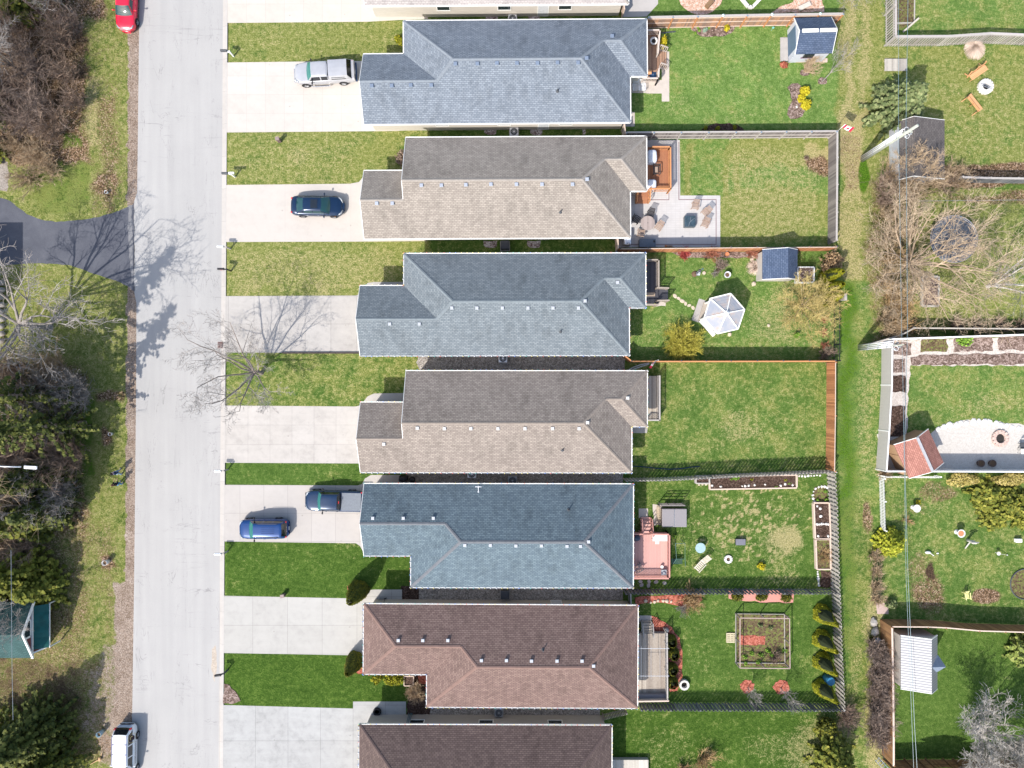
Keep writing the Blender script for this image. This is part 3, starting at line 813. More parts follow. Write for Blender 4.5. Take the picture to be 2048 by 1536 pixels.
    if windows:
        L = ax1-ax0
        for fr in (.22, .5, .78):
            opening('window', ax0+L*fr, 1.2, 1.1, 2.2, 1)
            opening('window', ax0+L*(fr-.06), 1.1, 1.2, 2.2, -1)
        opening('door', ax0+L*.62, .9, .15, 2.2, -1, True)
        x = ax1-OV
        f = MB(); f.box(x, x+.05, my*sy-1.2, my*sy+1.2, .3, 2.3); pd = obj('patio_door', f, WHITE, rt)
        g = MB(); g.box(x+.05, x+.06, my*sy-1.1, my*sy-.05, .4, 2.2); g.box(x+.05, x+.06, my*sy+.05, my*sy+1.1, .4, 2.2); obj('pane', g, GLASS, pd)
    if C:
        g = MB(); x = cx0+OV
        g.box(x-.06, x-.01, cmy*sy-2.4, cmy*sy+2.4, .03, 2.25)
        for i in range(1, 4): g.box(x-.07, x-.06, cmy*sy-2.38, cmy*sy+2.38, .03+i*.555-.01, .03+i*.555+.01, 0)
        obj('garage_door', g, WHITE, rt)
    # roof vents
    Mi = Matrix.Rotation(-h.rot, 3, 'Z')
    def onroof(px, py):
        z = 4.0
        for _ in range(8):
            q = Mi @ (P(px, py, z)-Vector((c0.x, c0.y, 0)))
            z = roofz(q.x, q.y*sy)
        return q.x, q.y, z
    h.onroof = onroof
    for (px, py) in vents:
        x, y, z = onroof(px, py)
        m = MB(); e = vent_s/2
        m.lathe((x, y, z-.06), [(e*.95, 0), (e*.95, .13)], 4, rot=R(45))
        m.lathe((x, y, z+.07), [(e*1.42, 0), (e*1.42, .05), (e*1.2, .09)], 4, rot=R(45))
        obj('roof_vent', m, vent_m or VLT, rt)
    for (px, py) in plumb:
        x, y, z = onroof(px, py)
        m = MB(); m.tube([(x, y, z-.05), (x, y, z+.38)], .05, 8); m.lathe((x, y, z-.02), [(.16, 0), (.09, .06), (.06, .1)], 8)
        obj('vent_pipe', m, DGREY, rt)
    if lights:
        m = MB(); M3 = Matrix.Rotation(h.rot, 3, 'Z'); rr = random.Random(int(A[1]))
        for a, b in EDG:
            a3 = Vector((a[0], a[1]*sy, E+.03)); b3 = Vector((b[0], b[1]*sy, E+.03)); d = b3-a3; L = d.length; d /= L
            nn = Vector((d.y, -d.x, 0))*(1 if sy > 0 else -1)
            pts = []
            k_ = max(1, int(L/.5))
            for i in range(k_+1):
                pts.append(c0+M3 @ (a3+d*(L*i/k_)+nn*.075+Vector((0, 0, .0))))
            m.tube(pts, .012, 4, 5)
            for p in pts: m.blob((p.x, p.y, p.z+.03), (.045, .045, .05), 6, rr.choice((0, 0, 1, 1, 2, 3, 4)))
        o = obj('string_lights', m, BULBS+[DGREY], org=(c0.x, c0.y, E))
        tag(o, lights, 'string lights', 'strings of coloured bulbs along the gutters')
    return h
GRP = []
capB = plain('cap_blue', (0.195,0.220,0.250), .9, .1, scale=3); capS = plain('cap_slate', (0.175,0.202,0.22), .9, .1, scale=3); capT = plain('cap_taupe', (0.285,0.258,0.232), .9, .1, scale=3)
capT2 = plain('cap_warm', (0.25,0.213,0.185), .9, .1, scale=3); capG = plain('cap_mauve', (0.145,0.155,0.172), .9, .1, scale=3); capR = plain('cap_brown', (0.21,0.138,0.118), .9, .1, scale=3); capD = plain('cap_dark', (0.11,0.08,0.075), .9, .1, scale=3)
VLT = plain('vent_pale', (0.40,0.42,0.46), .55, .4); VWH = plain('vent_white', (0.52,0.52,0.52), .55, .4)
VDARK = plain('vent_blue', (0.16,0.20,0.27), .5, .4); VMID = plain('vent_grey', (0.33,0.36,0.42), .5, .4)
H0 = house('bungalow', 'bungalow cut by the top edge, only the grey-brown south roof slope showing', (812,-205,1256,9), (728,-150,812,9), None, rot=.45, roof=SH_GREY, wall=SD_CREAM, cap=capT)
H1 = house('bungalow', 'blue-grey hip-roofed bungalow behind the silver pickup', (808,40,1260,246), (727,106,808,246), (1240,40,1294,154), rot=.45, roof=SH_BLUE, wall=SD_CREAM, cap=capB,
    vents=((744,172),(784,172),(822,171),(863,171),(911,128),(955,128),(994,127),(1034,127),(1075,127),(1115,126),(1156,126),(1173,117),(1224,73)), plumb=((1115,182),), vent_m=VDARK, vent_s=.33)
H2 = house('bungalow', 'pale taupe roofed bungalow beside the driveway with the black sedan', (812,274,1260,476), (728,340,812,476), (1240,274,1293,383), a_hip=False, rot=.3, roof=SH_TAN, wall=SD_CREAM, cap=capT,
    vents=((754,407),(785,407),(843,371),(883,371),(932,370),(982,369),(1033,369),(1084,369),(1145,369),(1174,359)), plumb=((1121,424),), vent_m=VMID, vent_s=.31)
LB = 'string of coloured bulbs on the gutter of the '
H3 = house('bungalow', 'slate-grey hip-roofed bungalow behind the driveway crossed by bare tree shadows', (808,507,1258,711), (720,571,808,711), (1240,506,1291,616), rot=.12, roof=SH_SLATE, wall=SD_GREY, cap=capS,
    vents=((780,648),(839,648),(904,616),(954,616),(1005,616),(1056,616),(1106,616),(1157,616),(1170,602),(1235,565)), plumb=((1121,663),), lights=LB+'slate-roofed house north of the gravel path')
H4 = house('bungalow', 'warm taupe roofed bungalow with white roof vents, on the empty wide driveway', (812,742,1263,945), (721,805,812,945), (1240,742,1294,853), a_hip=False, rot=-.05, roof=SH_TAN2, wall=SD_BEIGE, cap=capT2,
    vents=((768,888),(835,856),(889,857),(942,857),(996,857),(1050,857),(1105,857),(1158,857),(1175,845),(1255,796)), plumb=((1125,900),), vent_m=VWH, lights=LB+'warm taupe house')
H5 = house('bungalow', 'blue-green roofed bungalow behind the navy pickup and the blue SUV', (822,968,1266,1175), (728,968,822,1112), None, flip=True, rot=-.1, roof=SH_TEAL, wall=SD_GREY, cap=capG,
    vents=((746,1036),(807,1036),(867,1036),(930,1090),(981,1090),(1032,1091),(1083,1091),(1134,1092),(1161,1092),(1177,1083)), plumb=((1137,1020),), lights=LB+'blue-green roofed house')
H6 = house('bungalow', 'reddish-brown hip-roofed bungalow flanked by two pointed cedars', (854,1210,1275,1415), (727,1210,854,1350), None, flip=True, c_hip=True, rot=-.35, roof=SH_BROWN, wall=SD_BEIGE, cap=capR,
    vents=((797,1280),(846,1280),(896,1280),(963,1320),(1013,1320),(1063,1321),(1114,1321),(1164,1321),(1187,1331)), plumb=((1086,1300),), lights=LB+'reddish-brown house')
H7 = house('bungalow', 'darkest brown roofed bungalow cut by the bottom edge of the photo', (718,1450,1223,1690), None, None, rot=-.2, roof=SH_DARKB, wall=SD_GREY, cap=capD, lights=LB+'darkest brown roof at the bottom edge')

# small roof antenna of the blue-green house, downspouts at the garage corners of the two northern houses
def hpart(h, name, mb, mat): return obj(name, mb, mat, h.root)
def hloc(h, px, py, z): return Matrix.Rotation(-h.rot, 3, 'Z') @ (P(px, py, z)-h.c0)
m = MB(); q = hloc(H5, 957, 972, 3.1); m.tube([q-Vector((0,0,.2)), q+Vector((0,0,.5))], .03, 6); m.beam(q+Vector((-.28,0,.5)), q+Vector((.28,0,.5)), .05, .05); m.beam(q+Vector((0,-.5,.1)), q+Vector((0,.1,.5)), .05, .05); m.blob(tuple(q+Vector((0,-.5,.1))), .10, 8); hpart(H5, 'antenna', m, WHITEM)
for h_, x_, y_ in ((H0,752,30),(H1,754,254)):
    m = MB(); q = hloc(h_, x_, y_, .1); q.z = .1; m.tube([q+Vector((0,.9,2.7)), q+Vector((.1,.55,.25)), q+Vector((.35,-.15,.08))], .05, 6); hpart(h_, 'downspout', m, WHITEM)
# ================================================================ FENCES
W_ORANGE = wood('cedar_boards', (0.50,0.235,0.115), (0.27,0.115,0.055)); W_PALE = wood('pale_cap_wood', (0.62,0.50,0.42), (0.46,0.36,0.30))
W_GREY = wood('weathered_boards', (0.26,0.235,0.225), (0.125,0.11,0.11)); W_GREYL = wood('weathered_rails', (0.44,0.41,0.39), (0.30,0.28,0.265))
W_SILVER = wood('silver_boards', (0.46,0.43,0.385), (0.27,0.25,0.225)); W_DARK = wood('dark_weathered_boards', (0.20,0.205,0.215), (0.085,0.09,0.10))
W_BROWN = wood('brown_boards', (0.33,0.185,0.09), (0.16,0.085,0.045)); W_MIXED = wood('mixed_boards', (0.44,0.24,0.14), (0.20,0.15,0.13))
W_RUST = wood('orange_rail_wood', (0.56,0.27,0.12), (0.42,0.18,0.08)); V_WHITE = plain('white_vinyl', (0.74,0.74,0.75), .4, .3, var=.04); V_GREY = plain('grey_vinyl', (0.43,0.41,0.40), .45, .3, var=.05)
CAPBL = plain('post_cap_blue_grey', (0.22,0.30,0.40), .4, .5, .3); GLOBE = plain('globe_glass', (0.62,0.80,0.80), .15, .6)
GF = 'back yard fences'
def fence(label, pts, h=1.9, style='solid', face=1, boards=None, rail=None, cap=None, post=None, pitch=.15, gap=.012, post_step=2.4, topr=None, z0=0.0, cat='fence', rails=(.25, .95, 1.65), group=GF, globes=(), postcaps=None, name='board_fence', posts=True, px_at_top=False):
    """pts: photo pixels of the fence's foot line. face: +1/-1 side on which rails and posts stand (left/right of the walking direction)"""
    if px_at_top: W = [P(x, y, h) for x, y in pts]
    else: W = [P(x, y, 0) for x, y in pts]
    for w in W: w.z = z0
    rt = thing(name, label, cat, W[0], group=group)
    bm_ = MB(); rm = MB(); cm = MB(); post_list = []
    rr = random.Random(int(pts[0][0]*7+pts[0][1]))
    for a, b in zip(W[:-1], W[1:]):
        d = b-a; L = d.length; d.normalize(); nrm = Vector((-d.y, d.x, 0))*face
        n = max(1, int(round(L/pitch)))
        for i in range(n):
            c = a+d*(L*(i+.5)/n)
            wd = L/n-gap; hh = h-.03+rr.uniform(-.015, .015)
            if style == 'solid': bm_.obox((c.x, c.y, z0+hh/2+.03), (wd, .02, hh), math.atan2(d.y, d.x))
            elif style == 'shadow':      # boards alternate on both sides of the rails
                off = nrm*(.055 if i % 2 else -.055)
                bm_.obox((c.x+off.x, c.y+off.y, z0+hh/2+.04), (L/n*1.08, .02, hh), math.atan2(d.y, d.x))
            elif style == 'picket':
                bm_.obox((c.x, c.y, z0+hh/2+.05), (wd, .022, hh-.08), math.atan2(d.y, d.x))
                bm_.add([c+d*(-wd/2)+nrm*.011+Vector((0,0,hh)), c+d*(wd/2)+nrm*.011+Vector((0,0,hh)), c+nrm*.011+Vector((0,0,hh+.06)), c+d*(-wd/2)-nrm*.011+Vector((0,0,hh)), c+d*(wd/2)-nrm*.011+Vector((0,0,hh)), c-nrm*.011+Vector((0,0,hh+.06))], [(0,1,2),(5,4,3),(0,2,5,3),(1,4,5,2)])
            elif style == 'vinyl':
                bm_.obox((c.x, c.y, z0+h/2), (L/n-.004, .035, h-.1), math.atan2(d.y, d.x))
        ro = 0.0 if style == 'shadow' else .035
        for rz in rails:
            if rz < h: rm.beam(a+nrm*ro+Vector((0, 0, rz)), b+nrm*ro+Vector((0, 0, rz)), .04, .09)
        if cap: cm.beam(a+nrm*.01+Vector((0, 0, h+.02)), b+nrm*.01+Vector((0, 0, h+.02)), .14 if cap is True else cap, .035)
        np_ = max(1, int(round(L/post_step)))
        for i in range(np_+1):
            if i == 0 and post_list: continue
            post_list.append((a+d*(L*i/np_)+nrm*(.08 if style != 'shadow' and style != 'vinyl' else 0), d))
    obj('boards' if style not in ('picket',) else 'pickets', bm_, boards, rt)
    if rm.v: obj('rails', rm, rail or boards, rt)
    if cap: obj('top_rail', cm, topr or rail or boards, rt)
    if posts:
        for i, (p, d) in enumerate(post_list):
            m = MB(); m.obox((p.x, p.y, z0+(h+.06)/2), (.1, .1, h+.06), math.atan2(d.y, d.x))
            po = obj('post', m, post or rail or boards, rt)
            if postcaps:
                m = MB(); m.lathe((p.x, p.y, z0+h+.06), [(.09, 0), (.09, .03), (.03, .08)], 4, rot=R(45)+math.atan2(d.y, d.x)); obj('post_cap', m, postcaps, po)
            if i in globes:
                m = MB(); m.blob((p.x, p.y, z0+h+.24), .12, 12); m.lathe((p.x, p.y, z0+h+.12), [(.06, 0), (.03, .06)], 8); obj('globe_lamp', m, GLOBE, po, smooth=True)
    return rt
fence('orange-brown board fence with pale rails, globe lamps and posts, behind the topmost yard shed', [(1288,57),(1480,53),(1666,50)], 2.0, face=-1, boards=W_MIXED, rail=W_PALE, cap=.2, topr=W_GREYL, post=W_RUST, postcaps=CAPBL, post_step=2.12, globes=(3, 5, 7), rails=(.15, 1.0, 1.75))
fence('grey weathered board fence north of the patio yard, meeting the flag corner', [(1247,278),(1460,277),(1656,275.5)], 1.75, face=-1, boards=W_GREY, rail=W_GREYL, cap=.14, topr=W_GREYL, post=W_GREYL, postcaps=CAPBL, post_step=2.3, rails=(.2, .9))
fence('dark grey board fence closing the patio yard towards the grass lane', [(1656.5,275),(1656,380),(1655,488)], 1.8, face=1, boards=W_GREY, rail=W_GREY, cap=.16, topr=W_GREYL, post=W_GREYL, post_step=2.6, rails=(.2,))
fence('natural orange board fence between the paver patio and the gazebo yard', [(1235,505.5),(1450,503.5),(1656,502)], 1.8, face=1, boards=W_ORANGE, rail=W_PALE, cap=.06, topr=W_PALE, post=W_ORANGE, postcaps=DGREY, post_step=2.3, rails=(.3, 1.5))
fence('thin orange fence seen edge-on south of the gazebo yard', [(1257,724.5),(1450,724.3),(1653,724)], 1.8, face=1, boards=W_ORANGE, rail=W_ORANGE, cap=.11, topr=W_RUST, post=W_ORANGE, postcaps=DGREY, post_step=2.35)
fence('short orange fence return at the slate house corner', [(1244,713.5),(1256.5,724)], 1.8, face=1, boards=W_ORANGE, rail=W_ORANGE, cap=.11, topr=W_RUST, post=W_ORANGE, post_step=2.0)
fence('bright orange cedar fence at the lane end of the empty yard', [(1653,726),(1652.5,830),(1651,938)], 1.8, face=1, boards=W_ORANGE, rail=W_ORANGE, cap=.06, topr=W_PALE, post=W_ORANGE, post_step=6.5, rails=())
fence('picket-topped grey fence along the raised beds and the garden hose', [(1247,957),(1330,955.5),(1460,948.5),(1655,940)], 1.8, 'shadow', boards=W_SILVER, rail=W_GREYL, post=W_SILVER, pitch=.16)
fence('grey gapped fence behind the tall raised beds, facing the lane', [(1654,945),(1658,1010),(1660,1090),(1663,1180)], 1.65, 'shadow', boards=W_SILVER, rail=W_GREYL, post=W_SILVER, pitch=.19)
fence('dark grey gapped fence south of the hot tub yard', [(1247,1178.5),(1450,1178),(1664,1178)], 1.5, 'shadow', boards=W_DARK, rail=W_DARK, post=W_DARK, pitch=.17, rails=(.25, 1.2))
fence('dark gapped fence behind the four clipped cedars', [(1664,1182),(1668,1300),(1673,1404)], 1.6, 'shadow', boards=W_SILVER, rail=W_GREY, post=W_SILVER, pitch=.19)
fence('dark blue-grey gapped fence at the south edge of the fenced vegetable garden yard', [(1277,1406),(1450,1406.5),(1673,1407)], 1.5, 'shadow', boards=W_DARK, rail=W_DARK, post=W_DARK, pitch=.17, rails=(.25, 1.2))
fence('low diagonal garden fence at the reddish-brown house corner', [(1205,1428),(1250,1417)], 1.2, 'solid', boards=W_SILVER, rail=W_GREY, post=W_GREY, pitch=.14, gap=.07, posts=True, post_step=2.5, rails=(.3, .9))
fence('grey slatted fence running down the lane beside the top garden bed', [(1770,-90),(1770,92)], 1.85, 'solid', face=-1, boards=W_SILVER, rail=W_GREYL, cap=.22, topr=W_GREYL, post=W_GREYL, pitch=.24, gap=.12, rails=(.3, 1.5), post_step=2.4)
fence('grey slatted fence behind the fire ring lawn, bending at its right end', [(1770,93),(1875,92.5),(1955,87),(2050,91),(2300,91)], 1.85, 'solid', face=1, boards=W_SILVER, rail=W_GREYL, cap=.22, topr=W_GREYL, post=W_GREYL, pitch=.24, gap=.10, rails=(.3, 1.5), post_step=2.4)
fence('old bleached post and rail fence by the leaf-strewn bed above the trampoline', [(1905,364),(1960,366),(2120,368)], 1.5, 'solid', boards=W_DARK, rail=W_GREYL, cap=.18, topr=W_GREYL, post=W_GREYL, pitch=.2, gap=.05, rails=(.2, .8))
fence('dark old wooden fence with a mossy top rail behind the white vinyl fence', [(1727,690),(1790,671),(1812,658.5),(1930,659.5),(2200,661)], 1.3, 'solid', face=1, boards=W_DARK, rail=W_GREY, cap=.12, topr=W_SILVER, post=W_GREY, pitch=.16, rails=(.3, 1.0), post_step=2.6)
fence('white and grey vinyl fence with a broad pale panel facing the lane', [(1763,690),(1762,770),(1757,860),(1751.5,938)], 1.85, 'vinyl', boards=V_GREY, rail=V_WHITE, cap=.12, topr=V_WHITE, post=V_WHITE, pitch=.3, rails=(), post_step=3.4, name='vinyl_fence')
fence('white vinyl top rail fence north of the soil beds', [(1763,681),(1880,677),(2060,671),(2300,667)], 1.85, 'vinyl', boards=V_WHITE, rail=V_WHITE, cap=.13, topr=V_WHITE, post=V_WHITE, pitch=.3, rails=(), post_step=3.0, name='vinyl_fence')
fence('white vinyl fence south of the crushed-stone fire pit terrace', [(1752.5,938),(1880,938.3),(2060,939),(2300,940)], 1.85, 'vinyl', boards=V_WHITE, rail=V_WHITE, cap=.13, topr=V_WHITE, post=V_WHITE, pitch=.3, rails=(), post_step=2.4, name='vinyl_fence')
fence('low white picket fence under the vinyl fence corner', [(1757,952),(1800,953),(1869,953)], 1.0, 'picket', boards=WHITE, rail=WHITE, post=WHITE, pitch=.15, gap=.07, rails=(.25, .75), post_step=2.4, name='picket_fence')
fence('low white picket fence running south beside the yellow-green juniper', [(1757,955),(1758.5,1000),(1760,1058)], 1.0, 'picket', boards=WHITE, rail=WHITE, post=WHITE, pitch=.14, gap=.06, rails=(.25, .75), post_step=2.4, name='picket_fence')
fence('brown board fence with a bright top rail north of the metal-roofed shed', [(1761,1238),(1830,1238.5),(1865,1240),(1930,1246),(2030,1249),(2300,1252)], 2.05, 'solid', face=-1, boards=W_BROWN, rail=W_BROWN, cap=.1, topr=W_PALE, post=W_BROWN, pitch=.16, rails=(.3, 1.0, 1.7), post_step=2.4)
fence('brown board fence along the lane behind the metal-roofed shed', [(1760,1240),(1762,1350),(1763,1450),(1763,1508)], 2.05, 'solid', face=1, boards=W_BROWN, rail=W_BROWN, cap=.16, topr=W_PALE, post=W_BROWN, pitch=.16, rails=(.3, .7, 1.8), post_step=2.4)
fence('shaded brown board fence at the bottom right corner', [(1766,1520),(1850,1518),(1960,1519),(2300,1520)], 2.05, 'solid', face=1, boards=W_BROWN, rail=W_BROWN, cap=.12, topr=W_BROWN, post=W_BROWN, pitch=.18, rails=(.3, 1.0, 1.7), post_step=2.4)
# side-yard gates
def gate(label, a, b, h, m):
    A_, B_ = P(*a), P(*b); rt = thing('garden_gate', label, 'gate', A_, group='gates between the houses')
    d = (B_-A_); L = d.length; n = max(2, int(L/.15)); mb = MB(); u = d.normalized()
    for i in range(n):
        c = A_+d*((i+.5)/n); mb.obox((c.x, c.y, h/2+.04), (L/n-.015, .02, h), math.atan2(u.y, u.x))
    obj('boards', mb, m, rt)
    mb = MB(); mb.beam(A_+Vector((0,0,h+.03)), B_+Vector((0,0,h+.03)), .09, .05); mb.beam(A_+Vector((0,0,.3)), B_+Vector((0,0,.3)), .06, .08); obj('frame', mb, W_PALE if m is not W_DARK else W_GREYL, rt)
    for p in (A_, B_):
        mb = MB(); mb.obox((p.x, p.y, h/2+.05), (.11, .11, h+.1), 0); obj('post', mb, W_PALE if m is not W_DARK else W_GREYL, rt)
gate('pale wooden gate between the top two houses', (1242,12), (1243,38), 1.7, W_PALE)
gate('weathered gate post pair at the fence end beside the blue-grey house', (1243,262), (1245,279), 1.7, W_GREYL)
gate('pale gate post pair beside the grill cover of the taupe house', (1230,480), (1231,503), 1.7, W_PALE)
gate('dark grey gate by the red mulch corner of the brown house', (1256,1180), (1257,1206), 1.5, W_DARK)
# ================================================================ VEHICLES
def lerp_tab(tab, x):
    if x <= tab[0][0]: return tab[0][1]
    for (a, va), (b, vb) in zip(tab[:-1], tab[1:]):
        if x <= b:
            f = (x-a)/(b-a) if b > a else 0
            return va+(vb-va)*f
    return tab[-1][1]
def paint(name, c, rough=.25, metal=.3):
    t = NT(name); oc = t.co(); f = t.noise(oc, 2, 3)
    col = t.ramp(f, [(0.3, mul(c, .93)), (0.7, mul(c, 1.06))])
    m = t.fin(col, rough, .5, metal); t.bs.inputs['Coat Weight'].default_value = .8; t.bs.inputs['Coat Roughness'].default_value = .05
    return m
t = NT('car_glass_tinted'); CGLASS = t.fin((0.012, 0.05, 0.055), .04, .8); 
t = NT('car_glass_green'); CGLASSG = t.fin((0.03, 0.16, 0.14), .06, .7)
t = NT('car_glass_dark'); CGLASSD = t.fin((0.01, 0.014, 0.02), .05, .8)
LRED = plain('tail_lamp_red', (0.55,0.02,0.03), .15, .6); LAMB = plain('amber_lamp', (0.8,0.25,0.05), .15, .6); LHEAD = plain('head_lamp', (0.30,0.33,0.36), .1, .8)
RIM = plain('wheel_rim', (0.42,0.43,0.45), .3, .6, .7); CHROME = plain('chrome', (0.65,0.66,0.68), .15, .7, .9)
def wheel(rt, x, y, r=.33, w=.22):
    sgn = 1 if y > 0 else -1
    def ringy(mb, prof, n=18, m=0):
        base = len(mb.v); N = len(prof)
        for rr, yy in prof:
            for k in range(n):
                t_ = 2*math.pi*k/n; mb.v.append((x+rr*math.cos(t_), y+sgn*yy, r+rr*math.sin(t_)))
        for i in range(N-1):
            for k in range(n):
                k2 = (k+1) % n; mb.f.append((base+i*n+k, base+i*n+k2, base+(i+1)*n+k2, base+(i+1)*n+k)); mb.m.append(m); mb.uv.append(None)
    mb = MB(); ringy(mb, [(r*.62, -w/2), (r*.95, -w/2), (r, -w/2+.03), (r, w/2-.03), (r*.95, w/2), (r*.64, w/2), (r*.62, w/2-.03)])
    o = obj('wheel', mb, RUBBER, rt, smooth=True)
    mb = MB(); ringy(mb, [(r*.63, w/2-.02), (r*.58, w/2-.05), (r*.2, w/2-.035), (.01, w/2-.02)])
    for k in range(5):
        a = 2*math.pi*k/5; mb.beam((x, y+sgn*(w/2-.015), r), (x+r*.6*math.cos(a), y+sgn*(w/2-.02), r+r*.6*math.sin(a)), .06, .03, up=Vector((0, 1, 0)))
    obj('rim', mb, RIM, o)
def car(name, label, loc, rz, L, W, body_tab, width_tab, belt_tab, cab, mats, wheels=(.82, -.95, .33), zb=.22, group='cars on the driveways', nst=30, sun_roof=False, extras=None, cabglass=None, lamps=True):
    """x forward. body_tab: hood/deck height by x; belt_tab: shoulder height; width_tab: half width by x
    cab = dict(x0 windscreen foot, x1 windscreen top, x2 rear of the roof, x3 rear glass foot, zr roof height, wb half width at belt, wr half width at roof)"""
    paintm, glassm = mats[0], mats[1]
    rt = thing(name, label, 'car', loc, rz, group, local=True)
    xs = [-L/2+L*i/(nst-1) for i in range(nst)]
    def section(x):
        w = lerp_tab(width_tab, x); zt = lerp_tab(body_tab, x); zs = min(lerp_tab(belt_tab, x), zt-.01)
        e = zt-zs
        return [(w*.80, zb-.02), (w*.95, zb+.06), (w, zb+.22), (w*1.0, zs*.62+zb*.38), (w*.985, zs-.04), (w*.955, zs+.02), (w*.86, zs+e*.75), (w*.55, zt), (0, zt+.02)]
    mb = MB(); rings = []
    for x in xs:
        s = section(x); pts = [(x, y, z) for y, z in s]+[(x, -y, z) for y, z in reversed(s[:-1])]
        rings.append(pts)
    n = len(rings[0]); base = 0
    for r_ in rings: mb.v.extend(r_)
    for i in range(len(rings)-1):
        for k in range(n-1):
            mb.f.append((i*n+k, i*n+k+1, (i+1)*n+k+1, (i+1)*n+k)); mb.m.append(0); mb.uv.append(None)
        mb.f.append((i*n+n-1, i*n, (i+1)*n, (i+1)*n+n-1)); mb.m.append(1); mb.uv.append(None)
    mb.f.append(tuple(range(n))); mb.m.append(0); mb.uv.append(None)
    mb.f.append(tuple(reversed(range((len(rings)-1)*n, len(rings)*n)))); mb.m.append(0); mb.uv.append(None)
    # greenhouse pillars and roof are body, the panes are parts
    x0, x1, x2, x3 = cab['x0'], cab['x1'], cab['x2'], cab['x3']; zr = cab['zr']; wb, wr = cab['wb'], cab['wr']
    NU, NV = 40, 24
    def cpt(u, v):
        """u 0 front..1 rear along the cabin, v -1..1 across"""
        x = x0+(x3-x0)*u
        zb_ = min(lerp_tab(body_tab, x), lerp_tab(belt_tab, x)+.04)-.02
        if x > x1: f = (x0-x)/(x0-x1)
        elif x < x2: f = (x-x3)/(x2-x3)
        else: f = 1
        f = max(0, min(1, f)); f = f**.92
        zt = max(lerp_tab(body_tab, x), zb_)+.0
        ztop = zt+(zr-zt)*f+.035*math.sin(math.pi*max(0, min(1, (x1-x)/(x1-x2) if x1 != x2 else 0)))
        a = abs(v); s_ = 1 if v > 0 else -1
        # side runs from a=1 (belt) to a=.62 (roof edge)
        wbx = wb*min(1, lerp_tab(width_tab, x)/max(.01, max(w for _, w in width_tab)))
        if a > .6:
            q = (1-a)/.4
            y = wbx+(wr-wbx)*(q**1.1)*max(f, .0); z = zb_+(ztop-.05*f-zb_)*q
        else:
            q = a/.6
            yr = wbx+(wr-wbx)*f
            y = yr*q; z = ztop-.05*f*(q**4)
        bow = cab.get('bow', .10)
        xx = x+(bow*(1-(y/wb)**2) if x > x1-.02 else 0)*(1 if f < 1 else .4)-(bow*.7*(1-(y/wb)**2) if x < x2 else 0)
        return Vector((xx, s_*y, z))
    tf = (x0-x1)/(x0-x3); tr = (x0-x2)/(x0-x3)
    pil = cab.get('pillars', ())
    def label_cell(u, v):
        a = abs(v); x = x0+(x3-x0)*u
        if a < .6:
            if u < tf: return 'W' if a < .55 else 'P'
            if u > tr: return 'R' if a < .52 and u < tr+(1-tr)*.93 else 'P'
            return 'P'
        q = (1-a)/.4
        if q < .10 or q > .90: return 'P'
        if cab.get('noside') and x < cab['noside']: return 'P'
        if u < tf+.02 or u > tr+(.0 if cab.get('wagon') else .02): 
            # triangular corners stay painted near the sloping pillars
            f = (u/tf if u < tf else ((1-u)/(1-tr) if u > tr else 1))
            if q > f*.82: return 'P'
            if u > tr+.02 and not cab.get('wagon'): return 'P'
        for xp in pil:
            if abs(x-xp) < .05: return 'P'
        return 'S+' if v > 0 else 'S-'
    grid = [[cpt(i/NU, -1+2*j/NV) for j in range(NV+1)] for i in range(NU+1)]
    cells = {}
    for i in range(NU):
        for j in range(NV):
            lb = label_cell((i+.5)/NU, -1+2*(j+.5)/NV)
            if lb.startswith('S'):
                x = x0+(x3-x0)*(i+.5)/NU; k_ = sum(1 for xp in pil if x < xp); lb = lb+str(k_)
            cells.setdefault(lb, []).append((i, j))
    vi = {}
    for (i, j) in cells.get('P', []):
        q = []
        for (a, b) in ((i, j), (i, j+1), (i+1, j+1), (i+1, j)):
            if (a, b) not in vi: vi[(a, b)] = len(mb.v); mb.v.append(tuple(grid[a][b]))
            q.append(vi[(a, b)])
        mb.f.append(tuple(reversed(q))); mb.m.append(0); mb.uv.append(None)
    body = obj('body', mb, [paintm, BLACK], rt, smooth=True)
    nm = {'W': 'windshield', 'R': 'rear_window'}
    for lb, cl in cells.items():
        if lb == 'P': continue
        g = MB(); vi = {}
        for (i, j) in cl:
            q = []
            for (a, b) in ((i, j), (i, j+1), (i+1, j+1), (i+1, j)):
                if (a, b) not in vi: vi[(a, b)] = len(g.v); g.v.append(tuple(grid[a][b]))
                q.append(vi[(a, b)])
            g.f.append(tuple(reversed(q))); g.m.append(0); g.uv.append(None)
        gm_ = glassm if lb[0] != 'W' else (mats[2] if len(mats) > 2 else glassm)
        obj(nm.get(lb[0], 'side_window'), g, gm_, rt, smooth=True)
    wf, wr_, rw = wheels
    hw = max(w for _, w in width_tab)
    for x in (wf, wr_):
        for sg in (1, -1):
            a = MB()
            for k in range(14):
                t0 = math.pi*k/14*1.1-.16; t1 = math.pi*(k+1)/14*1.1-.16
                for yy in ((hw+.006),):
                    R1 = rw*1.12
                    a.face([(x, sg*yy, rw), (x+R1*math.cos(t0), sg*yy, rw+R1*math.sin(t0)), (x+R1*math.cos(t1), sg*yy, rw+R1*math.sin(t1))])
            obj('wheel_arch', a, BLACK, rt)
            wheel(rt, x, sg*(hw-.075), rw, .2)
